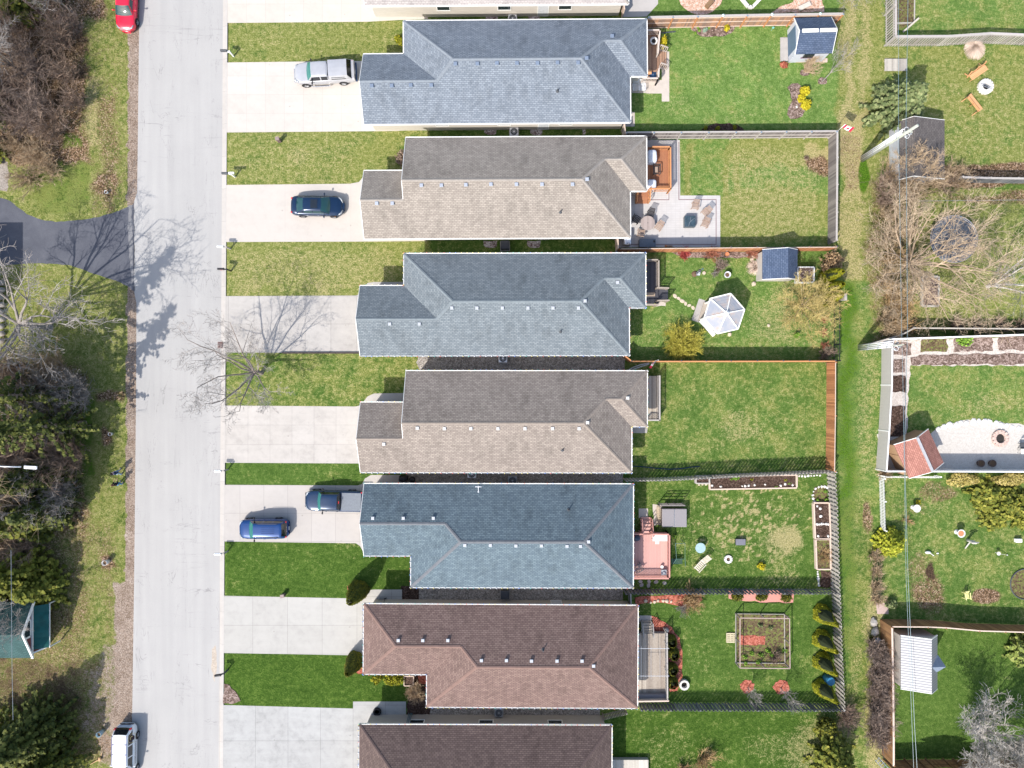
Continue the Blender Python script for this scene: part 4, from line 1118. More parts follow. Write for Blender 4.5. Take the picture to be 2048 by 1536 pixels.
    for sg in (1, -1):
        a = MB(); xm = x0-.25-(x0-x1)*.25; y0 = lerp_tab(width_tab, xm)
        zm = lerp_tab(belt_tab, xm)+.06
        a.blob((xm, sg*(y0+.13), zm+.03), (.075, .12, .085), 10); a.beam((xm, sg*(y0-.06), zm), (xm, sg*(y0+.08), zm), .05, .04)
        obj('wing_mirror', a, mats[3] if len(mats) > 3 else paintm, rt, smooth=True)
        if lamps:
            xh = L/2-.16; yh = lerp_tab(width_tab, xh-.12)
            a = MB(); a.tube([(xh-.30, sg*(lerp_tab(width_tab, xh-.30)-.05), lerp_tab(body_tab, xh-.3)-.05), (xh-.10, sg*(lerp_tab(width_tab, xh-.1)-.10), lerp_tab(body_tab, xh-.1)-.05), (xh+.03, sg*(lerp_tab(width_tab, xh+.03)-.30), lerp_tab(body_tab, xh+.03)-.04)], [.05, .075, .06], 8)
            obj('headlight', a, LHEAD, rt, smooth=True)
            xt = -L/2+.10
            a = MB(); zt_ = cab.get('tail_z', lerp_tab(body_tab, xt)-.06); yt = lerp_tab(width_tab, xt)-.1
            a.blob((xt+.04, sg*(yt+.0), zt_), (.10, .10, cab.get('tail_h', .09)), 8); obj('tail_light', a, LRED, rt, smooth=True)
    a = MB()
    for xd in ((x1+x2)/2+.45, (x1+x2)/2-.55):
        for sg in (1, -1):
            yy = lerp_tab(width_tab, xd); a2 = MB(); a2.beam((xd-.08, sg*(yy+.01), lerp_tab(belt_tab, xd)-.13), (xd+.08, sg*(yy+.01), lerp_tab(belt_tab, xd)-.13), .03, .03); obj('door_handle', a2, mats[4] if len(mats) > 4 else paintm, rt)
    a = MB(); a.obox((-L/2+.0, 0, .55), (.03, .34, .12)); obj('number_plate', a, WHITE, rt)
    if extras: extras(rt)
    return rt
GC = 'vehicles along the street'
BLACKP = paint('paint_midnight', (0.003, 0.020, 0.060)); BLUEP = paint('paint_blue', (0.002, 0.040, 0.165)); REDP = paint('paint_red', (0.72, 0.012, 0.045), .3, .1)
NAVYP = paint('paint_navy', (0.004, 0.024, 0.070)); SILVP = paint('paint_silver', (0.40, 0.405, 0.43), .35, .2); WHP = paint('paint_white', (0.72, 0.74, 0.76), .3, 0)
# black sedan
def sed_x(rt):
    m = MB(); m.obox((-.12, 0, 1.475), (.62, .80, .012)); o = obj('sunroof', m, CGLASSD, rt, bevel=.02)
    for sg in (1, -1):
        m = MB(); m.obox((1.55, sg*.90, .60), (.16, .04, .07)); obj('side_marker', m, LAMB, rt)
    m = MB(); m.beam((2.36, -.35, .52), (2.36, .35, .52), .04, .12); obj('grille', m, CHROME, rt)
c_sed = P(636, 413, .5); c_sed.z = 0
car('parked_car', 'midnight-blue sedan with a sunroof parked nose to the house', c_sed, R(-1.0), 4.85, 1.85,
    [(-2.43,.62),(-2.36,.92),(-2.1,1.0),(-1.6,1.04),(-.9,1.05),(.8,1.02),(1.1,.98),(1.9,.86),(2.25,.76),(2.38,.66),(2.43,.5)],
    [(-2.43,.55),(-2.38,.70),(-2.2,.82),(-1.8,.895),(-.5,.92),(.9,.915),(1.7,.89),(2.1,.80),(2.3,.62),(2.43,.36)],
    [(-2.43,.5),(-2.2,.86),(-1.2,.93),(.8,.88),(1.8,.74),(2.3,.6),(2.43,.45)],
    dict(x0=1.12,x1=.38,x2=-1.02,x3=-1.78,zr=1.44,wb=.80,wr=.60,pillars=(-.28,),bow=.13), (BLACKP, CGLASS, CGLASS, BLACKP, CHROME), (1.45,-1.40,.33), extras=sed_x, group=GC)
# blue SUV with roof ribs, nose to the street
def suv_x(rt):
    for y in (-.28, -.1, .08, .26):
        m = MB(); m.beam((-.1, y, 1.683), (-1.25, y, 1.683), .035, .03); obj('roof_rib', m, BLUEP, rt)
    for sg in (1, -1):
        m = MB(); m.tube([(.3, sg*.60, 1.62), (.2, sg*.62, 1.70), (-1.5, sg*.60, 1.70), (-1.6, sg*.58, 1.62)], .022, 6); obj('roof_rail', m, BLACK, rt)
    m = MB(); m.obox((-2.2, 0, 1.02), (.04, .5, .06)); obj('tailgate_trim', m, CHROME, rt)
c = P(528, 1057, .6); c.z = 0
car('parked_car', 'blue SUV with ribbed roof parked near the street beside the navy pickup', c, R(180.5), 4.55, 1.82,
    [(-2.27,.55),(-2.22,.95),(-2.05,1.08),(-1.2,1.10),(.8,1.08),(1.1,1.04),(1.8,.95),(2.1,.85),(2.22,.72),(2.27,.5)],
    [(-2.27,.60),(-2.2,.76),(-1.9,.88),(-.5,.905),(1.2,.90),(1.8,.86),(2.1,.74),(2.2,.58),(2.27,.38)],
    [(-2.27,.5),(-2.1,.95),(-1.2,1.02),(.8,.97),(1.8,.82),(2.2,.66),(2.27,.45)],
    dict(x0=1.10,x1=.62,x2=-1.80,x3=-2.15,zr=1.64,wb=.81,wr=.62,pillars=(-.15,-1.05),bow=.12,wagon=True,tail_z=1.05,tail_h=.13), (BLUEP, CGLASSD, CGLASSG, BLACK), (1.38,-1.30,.34), extras=suv_x, group=GC)
# red car on the shoulder, nose to the south
c = P(252, 9, .6); c.z = LOWZ
def red_x(rt):
    m = MB(); m.beam((2.30, -.42, .60), (2.30, .42, .60), .05, .10); obj('grille', m, CHROME, rt)
car('parked_car', 'bright red car on the road shoulder cut by the top edge', c, R(-92.2), 4.75, 1.80,
    [(-2.38,.62),(-2.3,.95),(-1.9,1.0),(-1.4,1.04),(.8,1.02),(1.1,.98),(1.9,.84),(2.2,.74),(2.33,.62),(2.38,.5)],
    [(-2.38,.55),(-2.2,.80),(-1.8,.87),(-.5,.90),(.9,.89),(1.7,.86),(2.05,.76),(2.25,.58),(2.38,.34)],
    [(-2.38,.5),(-2.2,.86),(-1.2,.93),(.8,.88),(1.8,.74),(2.3,.6),(2.38,.45)],
    dict(x0=1.08,x1=.36,x2=-1.1,x3=-1.8,zr=1.44,wb=.79,wr=.60,pillars=(-.3,),bow=.10), (REDP, CGLASS, CGLASS, REDP), (1.42,-1.32,.33), extras=red_x, group=GC)
# ---- pickups
def pickup(label, loc, rz, L, W, mats, cabin, hood_tab, bed, cover, canopy=None, board=False):
    hw = W/2
    x_bed = cabin['x3']
    wt = [(-L/2, hw*.94), (-L/2+.15, hw), (cabin['x0'], hw), (L/2-.7, hw*.97), (L/2-.3, hw*.88), (L/2-.08, hw*.72), (L/2, hw*.6)]
    def ex(rt):
        zt = bed
        if canopy:
            m = MB(); z0, z1 = zt-.02, canopy
            X0, X1 = -L/2+.22, x_bed-.06
            N = 10
            ring = lambda x, k, sh: [(x, -hw*.96*k, z0), (x, -hw*.93*k, z0+(z1-z0)*.55), (x, -hw*.78*k, z1-.04), (x, -hw*.4*k, z1-.0), (x, 0, z1+.02), (x, hw*.4*k, z1), (x, hw*.78*k, z1-.04), (x, hw*.93*k, z0+(z1-z0)*.55), (x, hw*.96*k, z0)]
            rr_ = [ring(X1, 1, 0), ring(X1-.05, 1.0, 0), ring(X0+.34, 1.0, 0)]
            for r_ in rr_: m.v.extend(r_)
            for i in range(2):
                for k in range(8): m.f.append((i*9+k, i*9+k+1, (i+1)*9+k+1, (i+1)*9+k)); m.m.append(0); m.uv.append(None)
            m.f.append(tuple(range(9))); m.m.append(0); m.uv.append(None)
            m.add([(X0+.34, -hw*.96, z0), (X0+.34, hw*.96, z0), (X0, hw*.96, z0), (X0, -hw*.96, z0)], [(0, 1, 2, 3)])
            for sg in (1, -1): m.add([(X0+.34, sg*hw*.96, z0), (X0+.34, sg*hw*.93, z0+(z1-z0)*.55), (X0+.34, sg*hw*.78, z1-.04), (X0+.02, sg*hw*.93, z0+.02)], [(0, 1, 2, 3), (3, 2, 1, 0)])
            cp = obj('canopy', m, mats[0], rt, smooth=False)
            g = MB(); g.face([(X0+.03, -hw*.88, z0+.03), (X0+.03, hw*.88, z0+.03), (X0+.35, hw*.74, z1-.05), (X0+.35, -hw*.74, z1-.05)]); g.f[0] = tuple(reversed(g.f[0])); obj('rear_window', g, CGLASSD, cp)
            g = MB()
            for sg in (1, -1):
                q = [(X0+.5, sg*(hw*.95+.012), z0+.12), (X1-.2, sg*(hw*.95+.012), z0+.12), (X1-.25, sg*(hw*.88+.012), z0+(z1-z0)*.72), (X0+.6, sg*(hw*.88+.012), z0+(z1-z0)*.72)]
                g2 = MB(); g2.face(q if sg < 0 else list(reversed(q))); obj('side_window', g2, CGLASSD, cp)
        elif cover:
            m = MB(); m.obox(((-L/2+x_bed)/2+.03, 0, zt+.03), (x_bed+L/2-.26, W-.30, .05)); obj('bed_cover', m, plain('tonneau_vinyl', (0.17,0.19,0.22), .7, .2, scale=9, bump=.2), rt, bevel=.02)
            m = MB(); m.obox((-L/2+.06, 0, zt-.1), (.05, W-.25, .45)); obj('tailgate', m, mats[0], rt)
            m = MB(); m.obox((x_bed+.02, .0, cabin['zr']-.04), (.05, .22, .05)); obj('brake_light', m, LRED, rt)
        m = MB(); m.obox((-L/2-.08, 0, .5), (.16, W*.92, .14)); obj('bumper', m, mats[4] if not canopy else plain('blue_bumper', (0.04,0.07,0.14), .4), rt, bevel=.03)
        m = MB(); m.obox((L/2-.02, 0, .48), (.14, W*.70, .18)); obj('bumper', m, mats[4], rt, bevel=.03)
        if board:
            for sg in (1, -1):
                m = MB(); m.tube([(cabin['x0']-.1, sg*(hw+.02), .36), (cabin['x0']-.2, sg*(hw+.10), .32), (x_bed+.2, sg*(hw+.10), .32), (x_bed+.1, sg*(hw+.02), .36)], .045, 6); obj('side_step', m, CHROME, rt)
        m = MB(); m.beam((cabin['x0']+.12, 0, lerp_tab(hood_tab, cabin['x0']+.3)+.02), (L/2-.45, 0, lerp_tab(hood_tab, L/2-.45)+.03), .03, .02); obj('hood_crease', m, mats[0], rt)
    btab = [(-L/2, bed), (x_bed-.02, bed)]+hood_tab
    belt = [(-L/2, bed-.05), (x_bed, bed-.04), (cabin['x0'], bed-.06), (L/2-.5, bed-.14), (L/2, .6)]
    return car('parked_pickup', label, loc, rz, L, W, btab, wt, belt, cabin, mats, (L/2-.98, -L/2+1.15, .38), zb=.35, extras=ex, group=GC)
c = P(648, 144, .9); c.z = 0
pickup('silver pickup with a matching canopy backed up beside the blue-grey house', c, R(183.4), 5.55, 1.88, (SILVP, CGLASSD, CGLASSG, BLACK, CHROME), dict(x0=1.42,x1=1.0,x2=-.36,x3=-.47,zr=1.66,wb=.86,wr=.68,pillars=(.22,),bow=.12,tail_z=.95,tail_h=.2),
    [(-.4,1.14),(1.4,1.13),(1.6,1.12),(2.2,1.06),(2.6,.98),(2.72,.85),(2.78,.6)], 1.14, True, canopy=1.68, board=True)
c = P(668, 1002, .9); c.z = 0
pickup('navy pickup with a grey bed cover backed against the blue-green house', c, R(178.8), 5.35, 1.90, (NAVYP, CGLASSD, CGLASSG, BLACK, BLACK), dict(x0=1.32,x1=.92,x2=-.45,x3=-.62,zr=1.68,wb=.86,wr=.68,pillars=(.25,),bow=.12,tail_z=1.0,tail_h=.2),
    [(-.6,1.14),(1.3,1.13),(1.5,1.12),(2.1,1.06),(2.5,.98),(2.62,.85),(2.68,.6)], 1.12, True)
# ---- white minivan, nose to the south, cut by the bottom edge
def van_x(rt):
    m = MB()
    for sg in (1, -1):
        m = MB(); m.tube([(.7, sg*.64, 1.70), (.6, sg*.66, 1.78), (-1.9, sg*.66, 1.78), (-2.0, sg*.64, 1.70)], .02, 6); obj('roof_rail', m, plain('rail_blue', (0.10,0.10,0.28), .4), rt)
    for x in (-.30, -1.2):
        m = MB(); m.beam((x, -.66, 1.79), (x, .66, 1.79), .05, .025); obj('cross_bar', m, plain('rail_blue', (0.10,0.10,0.28), .4), rt)
    m = MB(); m.beam((-1.75, 0, 1.72), (-1.66, 0, 1.80), .03, .06); obj('antenna', m, DGREY, rt)
    m = MB(); m.obox((-2.52, 0, .62), (.03, .9, .09)); obj('bumper_trim', m, BLACK, rt)
    # livery on both flanks: a thin cream ring, a dark disc with a yellow C-shaped mark, and a row of grey letters
    yel = plain('livery_yellow', (0.75,0.60,0.28), .4); dk = plain('livery_dark', (0.05,0.03,0.05), .4); rd = plain('livery_red', (0.6,0.03,0.10), .4); gr = plain('livery_grey', (0.30,0.31,0.33), .4)
    for sg in (1, -1):
        def pt(x, z, o=.0): 
            # follows the flank: leaning glass above the belt, upright door below
            if z > 1.08: yy = .87-(z-1.08)/(1.66-1.08)*.17
            else: yy = .955
            return (x, sg*(yy+.02+o), z)
        def ring_(cx, cz, r0, r1, a0, a1, mat, nm, o=0):
            m = MB(); n = 22
            for k in range(n):
                t0 = R(a0+(a1-a0)*k/n); t1 = R(a0+(a1-a0)*(k+1)/n)
                q = [pt(cx+r0*math.cos(t0), cz+r0*math.sin(t0), o), pt(cx+r1*math.cos(t0), cz+r1*math.sin(t0), o), pt(cx+r1*math.cos(t1), cz+r1*math.sin(t1), o), pt(cx+r0*math.cos(t1), cz+r0*math.sin(t1), o)]
                m.face(q); m.face(list(reversed([(a, b, c_) for a, b, c_ in q])))
            obj(nm, m, mat, rt)
        ring_(-1.55, 1.16, .40, .43, 0, 360, yel, 'livery_ring', .004)
        ring_(-1.55, 1.24, .0, .27, 0, 360, dk, 'livery_disc', .004)
        ring_(-1.60, 1.26, .09, .18, 40, 330, yel, 'livery_mark', .012)
        rl_ = random.Random(3)
        x = -1.05
        m = MB()
        for ch in range(13):
            w_ = .11
            for st in range(2 if ch % 3 else 3):
                xx = x+rl_.uniform(0, .07); 
                m.beam(pt(xx, .66, .002), pt(xx+rl_.uniform(-.03, .03), .86, .002), .012, .022, up=Vector((0, 1, 0)))
            m.beam(pt(x, rl_.choice((.66, .76, .86)), .002), pt(x+.09, rl_.choice((.66, .76, .86)), .002), .012, .022, up=Vector((0, 1, 0)))
            x += .16
        obj('livery_lettering', m, gr, rt)
c = P(249, 1506, .7); c.z = LOWZ
car('parked_car', 'white minivan with a yellow ring emblem on its flank, at the bottom edge', c, R(-90.8), 5.0, 1.92,
    [(-2.5,.6),(-2.46,1.0),(-2.3,1.12),(1.1,1.12),(1.4,1.08),(2.1,.92),(2.35,.78),(2.46,.64),(2.5,.5)],
    [(-2.5,.66),(-2.4,.80),(-2.1,.92),(-.5,.95),(1.2,.945),(1.9,.88),(2.25,.74),(2.4,.56),(2.5,.36)],
    [(-2.5,.55),(-2.3,1.0),(1.0,1.0),(1.9,.82),(2.4,.66),(2.5,.45)],
    dict(x0=1.45,x1=.75,x2=-1.95,x3=-2.38,zr=1.74,wb=.87,wr=.70,pillars=(.1,-.95),bow=.10,wagon=True,tail_z=1.12,tail_h=.20), (WHP, CGLASSD, CGLASSD, WHP), (1.55,-1.45,.35), extras=van_x, group=GC)
# ================================================================ YARDS
D_BROWN = wood('deck_brown', (0.40,0.25,0.17), (0.24,0.14,0.095)); D_RED = wood('deck_redwood', (0.38,0.175,0.095), (0.26,0.11,0.06)); D_GREY = wood('deck_grey', (0.45,0.40,0.34), (0.24,0.20,0.17))
D_DARK = wood('deck_charcoal', (0.085,0.085,0.10), (0.05,0.05,0.06)); D_PINK = wood('deck_rose', (0.56,0.33,0.29), (0.49,0.28,0.25)); D_PINKD = wood('deck_rose_rail', (0.53,0.27,0.23), (0.45,0.22,0.19))
STONEW = plain('white_stone', (0.62,0.60,0.58), .8, scale=10, var=.2); STONE = plain('grey_stone', (0.36,0.34,0.32), .85, scale=6, var=.3, bump=.4); STONET = plain('tan_stone', (0.50,0.42,0.33), .85, scale=6, var=.2)
SLAB = plain('patio_slab', (0.47,0.42,0.375), .85, scale=2, var=.12, bump=.1); SLABG = plain('grey_slab', (0.36,0.34,0.325), .85, scale=2, var=.15, bump=.1)
TERRA = plain('terracotta', (0.50,0.20,0.10), .7); BLUEG = plain('blue_grey_cover', (0.10,0.125,0.16), .6); CLOTHW = plain('white_cover', (0.60,0.62,0.68), .6, var=.05)
TEAK = wood('teak_slats', (0.40,0.30,0.24), (0.25,0.18,0.14)); CHARC = wood('charcoal_slats', (0.075,0.07,0.07), (0.04,0.035,0.035)); OAK = wood('honey_bench', (0.66,0.36,0.19), (0.52,0.26,0.12))
GREENM = plain('green_metal', (0.09,0.17,0.15), .4, .5); HOLE = plain('ash', (0.03,0.027,0.025), .95)
# paved ground around the houses
PAVER = concrete('pavers', (0.47,0.455,0.45), (.42,.21), .5, .86); BANDM = plain('paver_band', (0.22,0.165,0.17), .85, scale=3)
sheet('paver_patio', [(1292,279),(1359.5,280),(1360.5,391),(1440.5,391),(1440.5,494),(1236,495),(1236,476),(1250,476),(1250,381),(1288,381)], PAVER, 2, org=(1260,391))
for (a, b, c, d) in ((1356.8,284,1358.6,400),(1358.6,398.2,1433,400),(1431.2,400,1433,490),(1262,488.2,1431.2,490),(1337,386,1338.6,400.5),(1297,398.6,1337,400.5)):
    sheet('paver_band', [(a,b),(c,b),(c,d),(a,d)], BANDM, 3)
sheet('patio', [(1246,-30),(1316,-30),(1316,8),(1293,33),(1246,34)], concrete('patio_concrete', (0.42,0.40,0.39), None, .4), 1)
for r_ in ((1323.5,103,1338.5,203),(1293,160,1323.5,187),(1262,224,1269.5,253)):
    sheet('patio_slabs', [(r_[0],r_[1]),(r_[2],r_[1]),(r_[2],r_[3]),(r_[0],r_[3])], SLAB, 2)
sheet('patio_slabs', [(1261,156),(1293,156),(1293,186),(1261,186)], SLAB, 2); sheet('walk_slab', [(1244,242),(1262,242),(1262,253),(1244,253)], SLABG, 2)
sheet('patio_slabs', [(1398,597),(1411,601),(1397,645),(1383,640)], SLABG, 2); sheet('patio_slabs', [(1320,604),(1331,604),(1331,612),(1313,612)], SLAB, 2, jag=.05)
sheet('walk_slab', [(1264,852),(1296,852),(1294,866),(1264,866)], SLABG, 2); sheet('walk_slab', [(1277.5,1017),(1296,1017),(1296,1036),(1277.5,1036)], SLAB, 2)
sheet('walk_slab', [(1273,1231),(1303,1231),(1303,1244),(1273,1244)], SLABG, 2)
sheet('patio_slabs', [(1306,1009),(1324,1009),(1324,1050),(1308,1050)], SLAB, 2, jag=.05)
sheet('walk_slab', [(1752,1206),(1777,1206),(1777,1228),(1754,1228)], plain('pink_slab', (0.42,0.32,0.29), .85), 2)
sheet('crushed_stone_terrace', [(1775,868),(1800,872),(1842,862),(1862,866),(1876,858),(1893,848),(1920,842),(1950,840),(1985,843),(2010,846),(2060,851),(2300,856),(2300,941),(1755,941),(1755,868)], SAND, 2, jag=.12, seg=.5, seed=4)
sheet('garden_gravel', [(1764,681),(1900,677),(2300,668),(2300,732),(1822,731),(1816,780),(1814,870),(1765,870)], speckle('bed_gravel', [(0.2,(0.36,0.31,0.28)),(0.9,(0.58,0.54,0.50))], 14), 2, jag=.08)
# ---- planting beds
def bed(label, pts, mat, group='planting beds', jag=.08, cat='planting bed', z=3, seed=1, name='mulch_bed', thick=.03):
    o = sheet(name, pts, mat, z, jag=jag, seg=.4, kind=None, seed=seed, thick=thick)
    return tag(o, label, cat, group)
def ellp(cx, cy, rx, ry, n=24, a0=0, a1=360, rot=0):
    out = []
    for i in range(n):
        t_ = R(a0+(a1-a0)*i/(n if a1-a0 == 360 else n-1)); x, y = rx*math.cos(t_), ry*math.sin(t_)
        out.append((cx+x*math.cos(R(rot))-y*math.sin(R(rot)), cy+x*math.sin(R(rot))+y*math.cos(R(rot))))
    return out
bed('half-moon grey mulch bed under the topmost orange fence', ellp(1426,54,44,20,16,0,180), MULCHB, seed=2)
bed('pale pink wood chip bed with a wooden crate at the top edge', ellp(1401,-14,46,44,24), MULCHP, seed=3, jag=.05)
bed('pink wood chip bed around the stone bench at the top edge', [(1541,26),(1560,14),(1585,4),(1600,-20),(1640,-20),(1648,24)], MULCHP, seed=4)
bed('hourglass mulch bed with three golden shrubs', [(1574,176),(1582,169),(1594,168),(1603,172),(1606,182),(1600,196),(1603,208),(1610,220),(1606,232),(1594,239),(1580,237),(1573,228),(1576,214),(1586,203),(1582,192)], MULCHB, seed=5)
bed('round mulch ring under the pale bare shrub below the top shed', ellp(1609,146,10,7,12), MULCHB, seed=6); bed('round mulch ring under the leaning bare sapling', ellp(1645,162,9,7,12), MULCHB, seed=7)
bed('dark shaded bed with small shrubs north of the patio yard fence', ellp(1446,262,42,15,16,180,360), SOIL, seed=8)
bed('long shrub bed under the patio fence with a thin edging', [(1343,504),(1356,512),(1375,515),(1540,516),(1540,503)], MULCHB, seed=9)
bed('red mulch around the northern pointed cedar', [(694,1172),(706,1168),(728,1172),(738,1180),(727,1194),(716,1197),(696,1192)], MULCHR, seed=10)
bed('red mulch around the southern pointed cedar', [(694,1316),(703,1311),(720,1311),(727,1320),(727,1348),(706,1344),(695,1334)], MULCHR, seed=11)
bed('brown mulch corner by the street kerb', [(448,1368),(458,1368),(472,1384),(481,1402),(466,1408),(448,1408)], MULCHB, seed=12, jag=.1)
bed('red mulch corner bed with field stones beside the brown house', [(1270,1196),(1290,1191),(1340,1190),(1400,1188),(1405,1200),(1390,1210),(1368,1215),(1345,1210),(1325,1204),(1290,1206),(1272,1208)], MULCHR, seed=13)
bed('curved red mulch bed of clipped domes beside the deck', [(1304,1232),(1322,1240),(1344,1255),(1358,1275),(1364,1300),(1366,1330),(1362,1360),(1354,1380),(1340,1384),(1334,1360),(1334,1270),(1306,1265)], MULCHR, seed=14)
bed('salmon mulch strip with three clipped evergreens along the fence', [(1455,1180),(1586,1180),(1586,1206),(1560,1205),(1500,1202),(1470,1199),(1456,1196)], plain('salmon_mulch', (0.52,0.24,0.20), .95, scale=30, var=.3, bump=.5), seed=15)
bed('round red mulch ring under the left sapling', ellp(1494,1373,14,13,18), MULCHR, seed=16); bed('round red mulch ring under the right sapling', ellp(1562,1374,16,14,18), MULCHR, seed=17)
bed('small rust-coloured mulch corner between house and planter box', [(837,1350),(853,1350),(853,1368),(838,1366)], MULCHR, seed=18)
bed('weedy soil plot inside the wooden garden enclosure', [(1473,1227),(1578,1231),(1577,1334),(1474,1333)], SOILG, cat='vegetable plot', name='garden_soil')
bed('brick-red chip path bed inside the garden enclosure', [(1479,1270),(1529,1271),(1529,1290),(1479,1289)], MULCHR, z=5, name='garden_soil', cat='garden bed')
k_ = 0
for r_, lb in (((1843,674,1894,703),'widest soil bed along the white fence'),((1908,674,1984,702),'soil bed with the bright green plant'),((1997,672,2300,701),'soil bed at the right edge beside the white fence')):
    bed(lb, [(r_[0],r_[1]),(r_[2],r_[1]-1),(r_[2],r_[3]),(r_[0],r_[3])], MULCHB if 'widest' not in lb else SOILG, seed=20, jag=.12, name='garden_soil', cat='garden bed')
bed('long low soil strip edging the lawn south of the gravel path', [(1822,716),(1850,709),(2300,705),(2300,727),(1823,730)], MULCHB, seed=21, jag=.1, name='garden_soil', cat='garden bed')
for r_, lb in (((1781,685,1822,711),'first soil square down the white fence, by the conduits'),((1782,719,1809,745),'second soil square down the white fence'),((1781,751,1811,784),'third and darkest soil square down the white fence'),((1779,812,1810,872),'lowest soil square above the brick-red shed')):
    bed(lb, [(r_[0],r_[1]),(r_[2],r_[1]),(r_[2],r_[3]),(r_[0],r_[3])], SOIL if 'third' in lb or 'lowest' in lb else MULCHB, seed=r_[1], jag=.1, name='garden_soil', cat='garden bed')
bed('dark soil in the garden frame at the top right', [(1794,-40),(1829,-40),(1829,45),(1794,62)], SOILG, name='garden_soil', cat='garden bed')
bed('dark unplanted soil square in the south-east corner of the hot tub yard', [(1642,1142),(1662,1142),(1663,1174),(1640,1174)], SOIL, name='garden_soil', cat='garden bed')
bed('weedy island bed framed by white rocks in the hot tub yard', [(1630,975),(1652,972),(1656,1003),(1629,1003),(1624,990)], SOILG, name='garden_soil', cat='garden bed')
# white pebbles in the window wells along the walls
for i, (x, y, w_) in enumerate(((981,262,24),(1073,263,24),(981,488,26),(1068,488,26),(1168,262,6),(984,38,24),(1068,38,22))):
    sheet('window_well_pebbles', [(x-w_/2,y-6),(x+w_/2,y-6),(x+w_/2,y+4),(x+w_/3,y+7),(x-w_/3,y+7),(x-w_/2,y+4)], speckle('white_pebbles', [(0.15,(0.10,0.05,0.04)),(0.5,(0.35,0.3,0.29)),(0.9,(0.6,0.58,0.57))], 9) if i == 0 else bpy.data.materials['white_pebbles'], 3, jag=.05)
# ---- generic small things
def ac(px, py, label, m):
    c = P(px, py, .4); c.z = 0; rt = thing('air_conditioner', label, 'air conditioner', c, R(random.Random(px).uniform(-3, 3)), 'air conditioners between the houses', local=True)
    b = MB(); b.obox((0,0,.42), (.78,.78,.70)); obj('casing', b, m, rt, bevel=.06)
    b = MB(); b.lathe((0,0,.775), [(.30,0),(.33,.012),(.33,.02),(.05,.03)], 20); obj('fan_grille', b, DGREY, rt)
    b = MB(); b.lathe((0,0,.80), [(.09,0),(.07,.02)], 10)
    for k in range(10):
        a = 2*math.pi*k/10; b.beam((0,0,.81), (.31*math.cos(a), .31*math.sin(a), .81), .012, .01)
    obj('fan_guard', b, m, rt)
    b = MB(); b.obox((0,0,.04), (.9,.9,.08)); obj('pad', b, SLABG, rt)
ac(1025,41,'white air conditioner north of the blue-grey house', WHITEM); ac(1028,266,'white air conditioner between the blue-grey and taupe houses', WHITEM)
ac(1010,491,'charcoal air conditioner south of the taupe house', DGREY); ac(1006,717,'pale air conditioner on the gravel path south of the slate house', WHITEM)
ac(944,947,'white air conditioner half under the warm taupe eave', WHITEM); ac(1025,960,'grey air conditioner on the gravel north of the blue-green roof', GREYM)
ac(1010,1188,'dark air conditioner north of the reddish-brown house', DGREY); ac(998,1422,'grey air conditioner north of the darkest brown house', GREYM)
def rail_run(mb_r, mb_b, a, b, z0, h, step=.13, bw=.04):
    d = b-a; L = d.length; n = max(1, int(L/step)); u = d.normalized()
    mb_r.beam(a+Vector((0,0,h)), b+Vector((0,0,h)), .12, .045)
    mb_r.beam(a+Vector((0,0,.1)), b+Vector((0,0,.1)), .05, .05)
    for i in range(n+1):
        p = a+d*(i/n); mb_b.obox((p.x,p.y,z0+h/2+.04), (bw,bw,h-.1), math.atan2(u.y,u.x))
